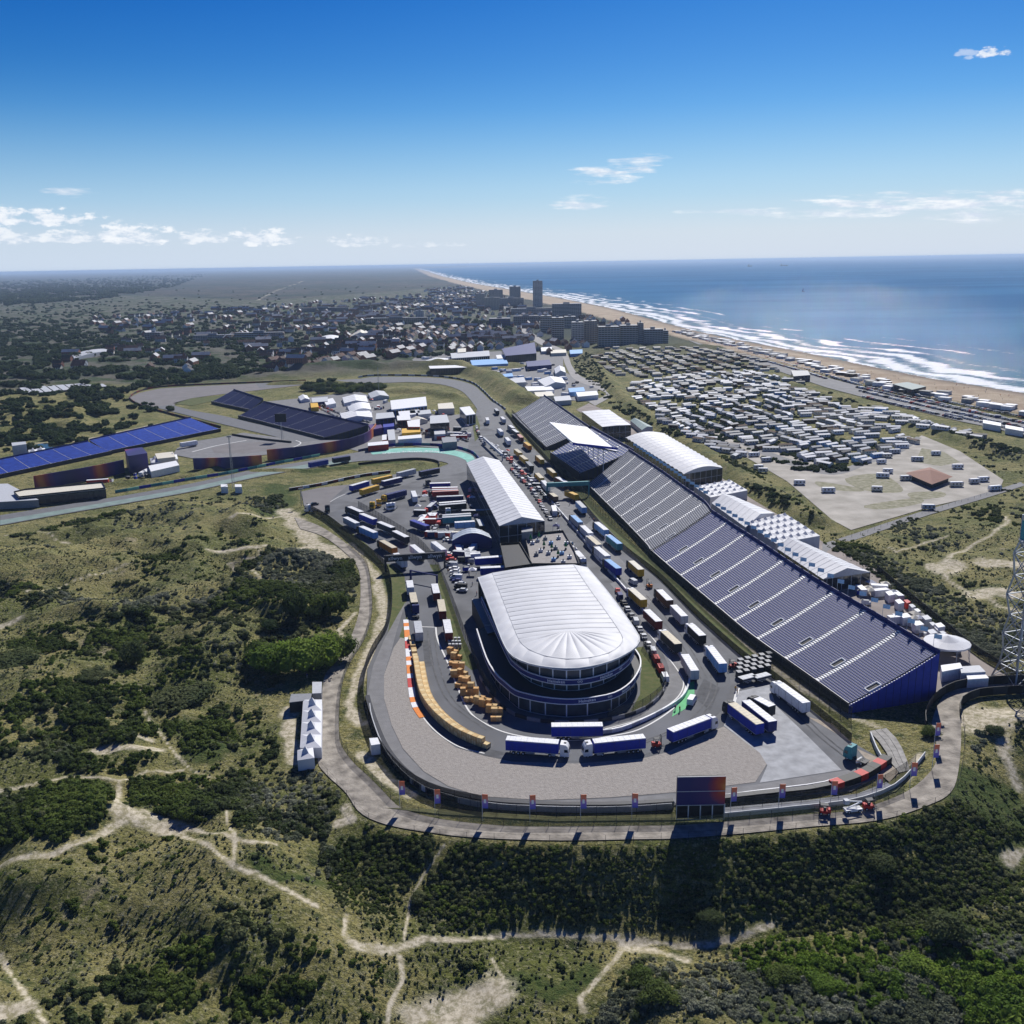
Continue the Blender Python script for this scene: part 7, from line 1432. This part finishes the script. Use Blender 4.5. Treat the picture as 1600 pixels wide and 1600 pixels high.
gable_hall('white barrel-roofed hall beside the conical-roofed one', (500, 527), (530, 525), (532, 531), (495, 533), 0, 5, 8, 5, C('white'), C('lightgrey'), 'hall', 'hall', glaz=False, arched=True)
# long rows of greenhouse-like sports stands on the left
for i in range(9):
    x = 30 + i * 14.2; y = 606 - i * 1.0
    simple('tennis_bay', f'{od(i)} pale roof bay from the left in the row behind the football pitch', 'roof bay', [(x, y), (x + 12, y - 1), (x + 24, y + 8 - .3 * i), (x + 12, y + 9 - .3 * i)], 2.5, C('dark'), C('lightgrey'), grp='pale roof bays behind the football pitch')
HB = []
def house_me(k, part):
    def f():
        rnd = random.Random(k); w, d, h = [(9, 8, 5), (12, 8, 5.5), (24, 9, 6.5), (8, 9, 6), (17, 9, 5)][k % 5]; rc = [mat('tile_red', (.10, .05, .04), .85, .25, .5), mat('tile_dark', (.055, .055, .065), .8, .25, .5), mat('tile_pale', (.42, .42, .43), .7, .2, .5), mat('tile_brown', (.08, .05, .04), .85, .25, .5)][(k * 7 + k // 5) % 4]; wc = C(['cream', 'brick', 'lightgrey', 'brick', 'white'][(k * 3) % 5])
        if part == 'w':
            mb = MB(); mb.box(-w / 2, w / 2, -d / 2, d / 2, -.5, h, wc); mb.add([(-w / 2, -d / 2, h), (-w / 2, d / 2, h), (-w / 2, 0, h + 3.4), (w / 2, -d / 2, h), (w / 2, d / 2, h), (w / 2, 0, h + 3.4)], [(0, 2, 1), (3, 4, 5)], wc)
            for x in np.arange(-w / 2 + 1.2, w / 2 - 1, 2.8):
                for s in (-1, 1):
                    for z in (1, 3.4): mb.box(x, x + 1.2, s * d / 2 - .04, s * d / 2 + .04, z, z + 1.2, glassm())
            return mb.mesh('wall')
        a = .4; return MB().add([(-w / 2 - a, -d / 2 - a, h - .3), (w / 2 + a, -d / 2 - a, h - .3), (w / 2 + a, d / 2 + a, h - .3), (-w / 2 - a, d / 2 + a, h - .3), (-w / 2 - a, 0, h + 3.6), (w / 2 + a, 0, h + 3.6)], [(0, 1, 5, 4), (2, 3, 4, 5)], rc).box(w * .2, w * .2 + .7, -.4, .4, h + 2.5, h + 4.6, C('brick')).mesh('roof')
    return cached(('house', k, part), f)
RN = lambda k: ['red-tiled', 'dark-tiled', 'pale', 'brown-tiled'][(k * 7 + k // 5) % 4]
WN = lambda k: ['cream', 'brick', 'pale grey', 'brick', 'white'][(k * 3) % 5]
ZONES = [([(380, 592), (560, 572), (640, 560), (700, 545), (780, 530), (790, 510), (600, 520), (430, 560)], 300, .1, 'near the circuit bank'), ([(430, 560), (600, 520), (790, 505), (760, 470), (640, 470), (450, 500), (300, 545)], 330, .15, 'in the middle of the town'),
    ([(130, 500), (420, 480), (640, 462), (740, 462), (760, 480), (600, 500), (400, 530), (200, 540)], 420, .2, 'in the far part of the town'), ([(660, 455), (720, 448), (790, 466), (830, 485), (830, 505), (700, 480)], 260, .2, 'towards the seafront'), ([(60, 560), (200, 545), (330, 560), (300, 590), (100, 592)], 26, .1, 'among the trees on the left')]
ZONES += [([(800, 512), (845, 500), (870, 530), (930, 542), (935, 552), (880, 556), (800, 548)], 40, .2, 'below the seafront blocks'), ([(690, 545), (800, 515), (835, 530), (790, 545), (700, 555)], 60, .2, 'beside the event village'), ([(820, 480), (900, 495), (1000, 506), (940, 512), (860, 500)], 40, .2, 'between the seafront blocks')]
HL = []
for poly, n, j, w_ in ZONES:
    Pn = GN(poly); k = 0
    while k < n:
        x, y = random.uniform(Pn[:, 0].min(), Pn[:, 0].max()), random.uniform(Pn[:, 1].min(), Pn[:, 1].max())
        if not inside(np.array([x]), np.array([y]), Pn)[0]: continue
        s = 14 if y < 1500 else 18; x = round(x / s) * s + random.uniform(-2, 2); y = round(y / s) * s + random.uniform(-2, 2)
        if any((x - q[0]) ** 2 + (y - q[1]) ** 2 < 110 for q in HL[-400:]): 
            k += .3; continue
        HL.append((x, y, .25 * math.sin(x * .01) + .2 * math.cos(y * .008) + (math.pi / 2 if vnoise(np.array([x]), np.array([y]), 90, 3)[0] > .5 else 0), random.randrange(20), w_)); k += 1
HL.sort(key=lambda q: q[1]); far = MB()
for i, (x, y, a, k, w_) in enumerate(HL):
    z = hz(x, y)
    if i < 300:
        t = thing('house', f'{WN(k)} house, {RN(k)} roof {w_}', 'house', (x, y, z), a, f'{WN(k)} {RN(k)} houses {w_}'); ob('wall', house_me(k, 'w'), t); ob('roof', house_me(k, 'r'), t)
    else:
        M_ = Matrix.Translation((x, y, z)) @ Matrix.Rotation(a, 4, 'Z')
        for me in (house_me(k, 'w'), house_me(k, 'r')):
            vs = [M_ @ v.co for v in me.vertices]
            for mi_, m_ in enumerate(me.materials): far.add(vs, [tuple(p.vertices) for p in me.polygons if p.material_index == mi_], m_)
stuff(far.build('distant_houses'), 'far roofs and walls of the town beyond the nearest houses', 'houses')
# skyline on the horizon
q = [pdir(x_, 424 - .0175 * x_) for x_ in (640, 1010)]; q = [(v[0] / v[1] * 52000) for v in q]
struct(MB().prism([(q[0], 52000), (q[1], 52000), (q[1] - 800, 62000), (q[0], 62000)], -1, 22, mat('far_coast', (.06, .08, .07), .95)).build('far_coast'))
sk = MB()
for i in range(60):
    x = random.choice([random.uniform(0, 620), random.uniform(1000 - 300, 1000)]); p = pdir(x, 424 - .0175 * x); yy = 60000; X = p[0] / p[1] * yy; h = random.uniform(50, 95) * (1.25 if 590 < x < 610 else 1); w = random.uniform(40, 200)
    sk.box(X - w / 2, X + w / 2, yy, yy + 40, 0, h, C('grey'))
stuff(sk.build('horizon_skyline'), 'tiny buildings standing along the distant horizon', 'skyline')
for i, (x, y, w, l) in enumerate([(1226, 403, 120, 'larger dark cargo ship on the sea horizon'), (1172, 404.5, 70, 'smaller cargo ship left of the larger one on the sea horizon')]):
    d = pdir(x, y + 1.2); yy = 16000; t = thing('cargo_ship', l, 'ship', (d[0] / d[1] * yy, yy, 0), 0); MB().prism([(-w / 2, -9), (w / 2 - 12, -9), (w / 2, 0), (w / 2 - 12, 9), (-w / 2, 9)], -2, 16, C('dark')).build('hull', t); MB().box(-w / 2 + 4, -w / 2 + 22, -8, 8, 16, 36, C('grey')).build('bridge', t)
p = G(1255, 456); t = thing('sailing_boat', 'small dark-sailed boat alone on the sea', 'boat', (p.x, p.y, .2)); MB().prism([(-5, -1.3), (3, -1.3), (6, 0), (3, 1.3), (-5, 1.3)], 0, 1.4, C('dark')).build('hull', t); MB().bar((0, 0, 1), (0, 0, 15), .15, C('dark')).build('mast', t); MB().add([(0, 0, 2.5), (-4.5, .3, 2.6), (0, 0, 14), (0, -.1, 2.5), (-4.5, .2, 2.6), (0, -.1, 14)], [(0, 1, 2), (5, 4, 3)], C('navy')).build('sail', t)
bpts = [GN([(x, y)])[0] for x, y in zip(np.linspace(1000, 1590, 60), np.interp(np.linspace(1000, 1590, 60), [1000, 1150, 1300, 1450, 1600], [500, 540, 572, 600, 628]))]
for i, q in enumerate(bpts):
    q = q + np.array([random.uniform(-22, 22), random.uniform(-25, 25)]); o = ob('beach_walker', PM[i % 5], None, (q[0], q[1], max(.3, hz(*q))), i); o.name = 'person'; tag(o, f'figure in {PN[i % 5]} walking on the beach', 'person', f'beach walkers in {PN[i % 5]}')

# ------------------------------------------------------------ plants
def leafmat(name, c1, c2, c3):
    m = bpy.data.materials.new(name); m.use_nodes = True; nt = m.node_tree; b = nt.nodes['Principled BSDF']; L = nt.links.new; b.inputs['Roughness'].default_value = .75; b.inputs['Specular IOR Level'].default_value = .08
    oi = nt.nodes.new('ShaderNodeObjectInfo'); g = nt.nodes.new('ShaderNodeNewGeometry'); n = nt.nodes.new('ShaderNodeTexNoise'); n.inputs['Scale'].default_value = .06; n.inputs['Detail'].default_value = 4; L(g.outputs['Position'], n.inputs[0])
    a = nt.nodes.new('ShaderNodeMixRGB'); L(oi.outputs['Random'], a.inputs[0]); a.inputs[1].default_value = (*c1, 1); a.inputs[2].default_value = (*c2, 1)
    r_ = nt.nodes.new('ShaderNodeMapRange'); r_.inputs[1].default_value = .42; r_.inputs[2].default_value = .62; L(n.outputs[0], r_.inputs[0]); c = nt.nodes.new('ShaderNodeMixRGB'); L(r_.outputs[0], c.inputs[0]); L(a.outputs[0], c.inputs[1]); c.inputs[2].default_value = (*c3, 1)
    n2 = nt.nodes.new('ShaderNodeTexNoise'); n2.inputs['Scale'].default_value = 2.2; L(g.outputs['Position'], n2.inputs[0]); h = nt.nodes.new('ShaderNodeHueSaturation'); mr = nt.nodes.new('ShaderNodeMapRange'); mr.inputs[1].default_value = .3; mr.inputs[2].default_value = .7; mr.inputs[3].default_value = .65; mr.inputs[4].default_value = 1.5; L(n2.outputs[0], mr.inputs[0]); L(mr.outputs[0], h.inputs['Value']); L(c.outputs[0], h.inputs['Color'])
    L(h.outputs[0], b.inputs['Base Color']); tl = nt.nodes.new('ShaderNodeBsdfTranslucent'); L(h.outputs[0], tl.inputs['Color']); ms = nt.nodes.new('ShaderNodeMixShader'); ms.inputs[0].default_value = .42; L(b.outputs[0], ms.inputs[1]); L(tl.outputs[0], ms.inputs[2]); L(ms.outputs[0], nt.nodes['Material Output'].inputs['Surface']); return m
def bush_mesh(name, m, nleaf, leaf, core=.85, flat=.85, seed=0, lobes=3):
    rg = np.random.default_rng(seed); V = []; F = []
    cent = rg.normal(0, .33, (lobes, 3)) * [1, 1, .35]; rad = rg.uniform(.42, .68, lobes); cent[:, 2] = np.abs(cent[:, 2]) + .35 * flat
    for c, r_ in zip(cent, rad):   # dark inner cores
        nu, nv = 6, 4; o = len(V); rr = r_ * core
        for j in range(nv):
            ph = math.pi * (j + .5) / nv
            for i in range(nu): th = 2 * math.pi * (i + .5 * (j % 2)) / nu; V.append((c[0] + rr * math.sin(ph) * math.cos(th), c[1] + rr * math.sin(ph) * math.sin(th), c[2] * 1 + rr * math.cos(ph) * flat))
        for j in range(nv - 1):
            for i in range(nu): F.append((o + j * nu + i, o + (j + 1) * nu + i, o + (j + 1) * nu + (i + 1) % nu, o + j * nu + (i + 1) % nu))
        F.append(tuple(o + i for i in range(nu)))
    for k in range(nleaf):
        q = rg.integers(lobes); d = rg.normal(0, 1, 3); d /= np.linalg.norm(d); d[2] = abs(d[2]) * 1.0 if rg.random() < .75 else d[2]; p = cent[q] + d * rad[q] * rg.uniform(.72, 1.08) * [1, 1, flat]; n = d + rg.normal(0, .3, 3); n /= np.linalg.norm(n)
        t = np.cross(n, [0, 0, 1.0]) + 1e-3; t /= np.linalg.norm(t); s = np.cross(n, t); l = leaf * rg.uniform(.6, 1.3); o = len(V); a = rg.uniform(0, 6.28); t, s = t * math.cos(a) + s * math.sin(a), s * math.cos(a) - t * math.sin(a)
        V += [tuple(p - t * l), tuple(p + s * l * .6), tuple(p + t * l), tuple(p - s * l * .6)]; F.append((o, o + 1, o + 2, o + 3))
    me = bpy.data.meshes.new(name); me.from_pydata(V, [], F); me.materials.append(m); return me
def scatter(name, label, mesh, pts, zs, sc, rot):
    src = bpy.data.objects.new(name + '_plant', mesh)
    me = bpy.data.meshes.new(name); n = len(pts); me.vertices.add(n); me.vertices.foreach_set('co', np.column_stack([pts, zs]).ravel().astype(np.float32))
    a = me.attributes.new('size', 'FLOAT', 'POINT'); a.data.foreach_set('value', sc.astype(np.float32)); a = me.attributes.new('turn', 'FLOAT', 'POINT'); a.data.foreach_set('value', rot.astype(np.float32))
    o = stuff(ob(name, me), label, 'shrubs'); ng = bpy.data.node_groups.new(name, 'GeometryNodeTree'); ng.interface.new_socket('Geometry', in_out='INPUT', socket_type='NodeSocketGeometry'); ng.interface.new_socket('Geometry', in_out='OUTPUT', socket_type='NodeSocketGeometry')
    N = ng.nodes.new; L = ng.links.new; gi = N('NodeGroupInput'); go = N('NodeGroupOutput'); ip = N('GeometryNodeInstanceOnPoints'); oi = N('GeometryNodeObjectInfo'); oi.inputs['Object'].default_value = src; oi.inputs['As Instance'].default_value = True
    na = N('GeometryNodeInputNamedAttribute'); na.data_type = 'FLOAT'; na.inputs[0].default_value = 'size'; nb = N('GeometryNodeInputNamedAttribute'); nb.data_type = 'FLOAT'; nb.inputs[0].default_value = 'turn'
    cx = N('ShaderNodeCombineXYZ'); L(nb.outputs['Attribute'], cx.inputs[2]); L(gi.outputs[0], ip.inputs['Points']); L(oi.outputs['Geometry'], ip.inputs['Instance']); L(cx.outputs[0], ip.inputs['Rotation']); L(na.outputs['Attribute'], ip.inputs['Scale']); L(ip.outputs[0], go.inputs[0])
    md = o.modifiers.new('plants', 'NODES'); md.node_group = ng; return o
GREY = leafmat('grey_scrub_leaf', (.16, .18, .12), (.32, .33, .25), (.13, .15, .09)); DARK = leafmat('dark_scrub_leaf', (.085, .11, .04), (.16, .175, .08), (.06, .085, .03)); GREEN = leafmat('green_scrub_leaf', (.09, .135, .025), (.15, .19, .045), (.065, .095, .022)); LIME = leafmat('bright_leaf', (.11, .19, .02), (.17, .24, .035), (.08, .14, .02)); TREE = leafmat('tree_leaf', (.035, .07, .02), (.075, .105, .03), (.03, .05, .018))
AVOID = [(GT(p)[0], w) for p, w in PATHS]
def clear_paths(x, y, pad=.6):
    ok = np.ones(len(x), bool)
    for P, w in AVOID:
        b = ok & (x > P[:, 0].min() - w - 2) & (x < P[:, 0].max() + w + 2) & (y > P[:, 1].min() - w - 2) & (y < P[:, 1].max() + w + 2)
        if b.any(): k = np.where(b)[0]; ok[k[segd(x[k], y[k], P) < w * .75 + pad]] = False
    return ok
SZ = [([(0, 1258), (180, 1225), (185, 1265), (100, 1305), (0, 1330)], 1), ([(195, 1215), (330, 1208), (500, 1195), (565, 1262), (530, 1288), (430, 1312), (365, 1300), (340, 1270), (200, 1262)], 1), ([(370, 872), (550, 862), (555, 935), (480, 960), (380, 930)], 1), ([(0, 1100), (220, 1075), (258, 1190), (130, 1185), (0, 1200)], .5), ([(200, 940), (520, 930), (520, 1010), (400, 1065), (220, 1085), (130, 1020)], .5),
    ([(500, 1330), (560, 1308), (875, 1318), (1262, 1298), (1500, 1250), (1600, 1300), (1600, 1420), (1200, 1440), (640, 1455), (530, 1440)], 1.0), ([(1120, 1480), (1205, 1450), (1600, 1400), (1600, 1600), (930, 1600), (980, 1500)], 1.3), ([(180, 1520), (330, 1440), (600, 1490), (610, 1600), (60, 1600)], .5), ([(1300, 850), (1350, 850), (1440, 900), (1600, 975), (1620, 1060), (1560, 1040), (1430, 950)], 1), ([(1520, 1150), (1600, 1120), (1600, 1290), (1530, 1230)], .5),
    ([(150, 1220), (200, 1180), (260, 1190), (380, 1050), (480, 1040), (450, 1190), (440, 1230)], .4), ([(620, 1500), (760, 1500), (700, 1560), (610, 1600)], .7), ([(0, 810), (440, 775), (440, 800), (300, 812), (0, 835)], .5), ([(110, 1330 + 70), (200, 1440), (280, 1470), (220, 1530), (100, 1500)], .35), ([(430, 735), (660, 722), (560, 745), (460, 760)], .4)]
SZ = [(GT(p)[0], w) for p, w in SZ]
def dens(x, y):
    d = np.zeros(len(x))
    for P, w in SZ: d = np.where(inside(x, y, P), np.maximum(d, w), d)
    return d
def scrub():
    n = 520000; y = RNG.uniform(100, 620, n) ; x = RNG.uniform(-1, 1, n) * (y * .62 + 15)
    sd1 = sdist(x, y, FLAT1); sd2 = sdist(x, y, FLAT2); ok = (sd1 > 1.2) & (sd2 > 2) & (sdist(x, y, BEACHPOLY) > 4); x, y = x[ok], y[ok]
    ok = clear_paths(x, y, 1.5); x, y = x[ok], y[ok]; D = dens(x, y); f = fbm(x, y, 26, 4, 61); f2 = fbm(x, y, 7, 2, 67); lushn = fbm(x, y, 40, 3, 71)
    p = np.where(D > 0, D * .12 * sst(.38, .52, f2 * .55 + f * .45) + .13 * (D >= .99) + .12 * (D == 1.0) * (y > 158) * (y < 225) * (x > -40), 0) + .12 * sst(.53, .62, f) * sst(.42, .55, f2) + .022 * (f2 > .45) + .004
    p = p * np.where(x > 70, np.where(y > 330, .75, 1), 1); keep = RNG.random(len(x)) < p; x, y, f, lushn, D = x[keep], y[keep], f[keep], lushn[keep], D[keep]; z = height(x, y)
    k = lushn + RNG.normal(0, .035, len(x)); south = sst(-60, -20, x) * sst(235, 205, y) * (y > 150)
    kind = np.where(k < .45, 0, np.where(k < .56, 1, 2)); kind = np.where((south > .5) & (y > 163), np.where(RNG.random(len(x)) < .6, 1, 2), kind)  # mostly dark scrub on the slope: dark-green plants that also stand for its shade
    lu = (x > 40) & (y < 165); kind = np.where(lu & (k > .47), 3, kind); kind = np.where(lu & (kind == 1), 0, kind)
    s = RNG.uniform(.5, 1.45, len(x)) * (1 + .35 * (f - .5) * 4).clip(.6, 1.6); s = s * np.where(D == 0, .8, 1) * np.where(lu, 1.2, 1) * np.where(south * (y > 158) > .5, .62, 1)
    for q, (nm, lb, me) in enumerate((('grey_scrub', 'grey-green buckthorn scrub covering the dunes', bush_mesh('shrub', GREY, 130, .19, seed=1)), ('dark_scrub', 'dark low scrub in dense patches on the dunes', bush_mesh('shrub', DARK, 120, .2, seed=2)), ('green_scrub', 'olive green bushes on the dune slopes', bush_mesh('shrub', GREEN, 130, .2, seed=3)), ('bright_scrub', 'bright green undergrowth in the lower right corner', bush_mesh('shrub', LIME, 130, .2, seed=4)))):
        i = kind == q; scatter(nm, lb, me, np.column_stack([x[i], y[i]]), z[i] - .12, s[i] * (1.25 if q != 0 else 1.1), RNG.uniform(0, 6.28, i.sum()))
    n = 60000; y = RNG.uniform(100, 420, n); x = RNG.uniform(-1, 1, n) * (y * .6 + 15); ok = sdist(x, y, FLAT1) > 1; x, y = x[ok], y[ok]; ok = clear_paths(x, y, .2); x, y = x[ok], y[ok]; f = fbm(x, y, 12, 3, 91); ok = RNG.random(len(x)) < .25 + .75 * sst(.42, .6, f); x, y = x[ok], y[ok]
    i = RNG.random(len(x)) < .5
    for q, nm, lb, mt_ in ((i, 'grey_tufts', 'small grey tufts dotted over the open dune turf', GREY), (~i, 'dark_tufts', 'small dark tufts dotted over the open dune turf', DARK)):
        scatter(nm, lb, bush_mesh('tuft', mt_, 40, .3, seed=6, lobes=2), np.column_stack([x[q], y[q]]), height(x[q], y[q]) - .05, RNG.uniform(.16, .48, q.sum()), RNG.uniform(0, 6.28, q.sum()))
scrub()
def woods():
    wt = bush_mesh('tree_crown', TREE, 150, .17, seed=8, flat=.9, lobes=7); pts = []
    WZ = [([(-60, 640), (-60, 560), (0, 500), (200, 530), (330, 560), (380, 590), (300, 598), (200, 610), (150, 660), (100, 600)], 1500, 5.5), ([(-60, 560), (-60, 480), (150, 470), (420, 480), (600, 500), (800, 500), (800, 540), (700, 556), (500, 575), (380, 592), (200, 560)], 4200, 4.6), ([(0, 500), (0, 455), (400, 450), (700, 448), (760, 470), (600, 490), (300, 500)], 260, 5), ([(0, 478), (0, 440), (330, 428), (260, 452), (150, 470)], 2400, 12), ([(0, 640), (60, 600), (280, 640), (250, 668), (140, 690), (0, 710)], 420, 3.5), ([(480, 598), (560, 592), (602, 602), (590, 612), (510, 614), (470, 608)], 120, 3.6), ([(1140, 748), (1230, 790), (1280, 822), (1210, 795)], 120, 1.6), ([(1180, 712), (1240, 735), (1310, 740), (1370, 722), (1300, 728), (1240, 722)], 130, 2.0), ([(1240, 600), (1450, 660), (1600, 705), (1600, 725), (1440, 676), (1250, 618)], 500, 1.8), ([(910, 560), (930, 570), (960, 620), (1000, 650), (1100, 705), (1060, 690), (960, 640), (915, 590)], 700, 1.7), ([(895, 560), (925, 552), (945, 590), (960, 612), (940, 606), (900, 585)], 260, 1.6), ([(0, 640), (240, 640), (200, 660), (0, 700)], 150, 4),
        ([(975, 606), (1180, 580), (1262, 630), (1235, 672), (1400, 690), (1300, 728), (1150, 700), (1000, 640)], 2400, 1.5), ([(930, 560), (1150, 550), (1180, 575), (1000, 590)], 700, 1.7)]
    X = []; Z = []; S = []
    hp = np.array([(h[0], h[1]) for h in HL])
    for poly, n, s in WZ:
        Q = np.array(poly, float); px = RNG.uniform(Q[:, 0].min(), Q[:, 0].max(), n * 3); py = RNG.uniform(Q[:, 1].min(), Q[:, 1].max(), n * 3); i = inside(px, py, Q); px, py = px[i][:n], py[i][:n]
        g_ = np.array([G(a, b)[:2] for a, b in zip(px, py)]); f = fbm(g_[:, 0], g_[:, 1], s * 9, 3, 81); i = f > .43; g_ = g_[i]
        i = (sdist(g_[:, 0], g_[:, 1], BEACHPOLY) > 5) & (sdist(g_[:, 0], g_[:, 1], SEAPOLY) > 5); g_ = g_[i]
        X.append(g_); Z.append(height(g_[:, 0], g_[:, 1])); S.append(s * RNG.uniform(.6, 1.3, len(g_)))
    X = np.vstack(X); Z = np.concatenate(Z); S = np.concatenate(S)
    o = scatter('town_trees', 'dark tree crowns massed in the town and beyond it', wt, X, Z, S, RNG.uniform(0, 6.28, len(X))); o['category'] = 'trees'
woods()
def tree(label, x, y, w, h, m, seed, grp=None, cat='tree', base=None):
    P, z = GT([(x, y)]); t = thing('tree', label, cat, (P[0][0], P[0][1], float(z[0])), 0, grp)
    tr = MB(); tr.bar((0, 0, -.5), (.1, .1, h * .5), .28, C('brown'), 6, .14)
    for k in range(4): a = k * 1.7 + seed; tr.bar((.05, .05, h * .3), (w * .3 * math.cos(a), w * .3 * math.sin(a), h * .65), .13, C('brown'), 5, .05)
    tr.build('trunk', t); me = bush_mesh('crown', m, 2600, .07, core=.66, flat=1.0, seed=seed, lobes=18)
    c = ob('crown', me, t, (0, 0, h * .12)); c.scale = (w * .62, w * .62, h * .62); return t
TR = [(462, 968, 8, 13, TREE, 'dark bushy tree at the upper left of the grove beside the dirt road'), (517, 962, 9, 11, GREEN, 'green tree at the upper right of the grove beside the dirt road'), (494, 968, 5, 6, TREE, 'small dark tree between the two upper trees of the grove'), (423, 985, 6, 4, TREE, 'low dark bush at the left of the grove'), (405, 1040, 9, 9, GREEN, 'leftmost tree of the front grove'), (433, 1050, 12, 11, LIME, 'second tree from the left in the front grove'), (468, 1050, 13, 13, LIME, 'tallest bright tree in the middle of the front grove'), (500, 1040, 11, 12, LIME, 'third bright tree right of the tallest one in the front grove'), (523, 1030, 9, 10, GREEN, 'rightmost tree of the front grove by the dirt road'), (430, 1052, 5, 4, LIME, 'small bush in front of the front grove'), (208, 1038, 7, 9, DARK, 'lone dark tree standing in the scrub left of the grove'), (290, 1098, 13, 5, DARK, 'wide dark thicket on the dune left of the peaked tents'),
    (20, 1040, 12, 5, DARK, 'dark thicket at the left edge of the dunes'), (150, 1100 - 40, 7, 3, DARK, 'low dark bush left of the lone dark tree'), (1480, 1455 + 10, 7, 6, DARK, 'dark round tree in the lower right scrub'), (1440, 1520, 6, 3.5, LIME, 'round green tree below the dark one in the lower right'), (1220, 1530, 5, 3, GREEN, 'small round tree at the left of the lower right thicket'), (1290, 1545, 5, 2.5, LIME, 'pale green bush beside the dry grass patch'), (1000, 1530, 4, 2.2, GREEN, 'bush at the edge of the sandy path at the bottom'), (1380, 1290 + 70, 5, 4, DARK, 'dark bush high on the green slope'), (1030, 1560, 5, 3, GREEN, 'large dark bush near the bottom edge right of the path'), (655, 1405, 3, 2, DARK, 'dark bush where the thin trail meets the sandy path'), (1110, 1435, 4, 2, DARK, 'dark tree at the foot of the slope by the sandy path'), (1452, 1150, 4, 3, GREEN, 'olive bush beside the ground plates'), (1555, 1147, 4, 3, DARK, 'dark bush at the edge of the sandy hollow')]
for i, (x, y, w, h, m, l) in enumerate(TR): tree(l, x, y, w, h, m, 100 + i)
for i, (x, y) in enumerate([(480, 608), (498, 605), (515, 603), (530, 606), (545, 604), (560, 607), (575, 605), (590, 607), (505, 611), (535, 612)]): tree(f'{["dark", "green"][i % 2]} tree in the clump before the banked curve, {od(i)} from the left', x, y + 3, 12, 8, [TREE, GREEN][i % 2], 200 + i, 'trees before the banked curve')

# ------------------------------------------------------------ air
def haze():
    m = bpy.data.materials.new('air'); m.use_nodes = True; nt = m.node_tree; nt.nodes.remove(nt.nodes['Principled BSDF']); v = nt.nodes.new('ShaderNodeVolumePrincipled'); v.inputs['Density'].default_value = HAZE; v.inputs['Color'].default_value = (.55, .73, 1.0, 1); v.inputs['Anisotropy'].default_value = .2; nt.links.new(v.outputs[0], nt.nodes['Material Output'].inputs['Volume'])
    x = 300000; mb = MB(); mb.box(-x, x, -400, 260000, -24, 128, m); o = mb.build('haze'); o['kind'] = 'stuff'
HAZE = 4.5e-5
haze()

# ------------------------------------------------------------ tell look-alikes apart by their place
def number_labels():
    from collections import defaultdict
    by = defaultdict(list)
    for o in SC.objects:
        if o.parent is None and o.get('label') and o.get('category'): by[o['label']].append(o)
    for lab, L_ in by.items():
        if len(L_) < 2: continue
        pr = []
        for o in L_:
            d = np.array([o.location.x, o.location.y, o.location.z - H]); dz = d @ FWD; pr.append((800 - (d @ UPV) / dz * FPX, (d @ RTV) / dz, o))
        pr.sort(key=lambda q: -q[0]); n = len(pr)
        if n <= 7:
            for i, q in enumerate(sorted(pr, key=lambda q: q[1])): q[2]['label'] = lab + ', ' + od(i) + ' from left'
            continue
        k = math.ceil(math.sqrt(n)); 
        for r_ in range(0, n, k):
            for i, q in enumerate(sorted(pr[r_:r_ + k], key=lambda q: q[1])): q[2]['label'] = lab + ', ' + od(i) + ' from left in ' + od(r_ // k) + ' rank'
number_labels()
LONG = []
for o in SC.objects:
    if o.parent is None and o.get('label') and len(o['label'].split()) > 16: LONG.append(o['label'])
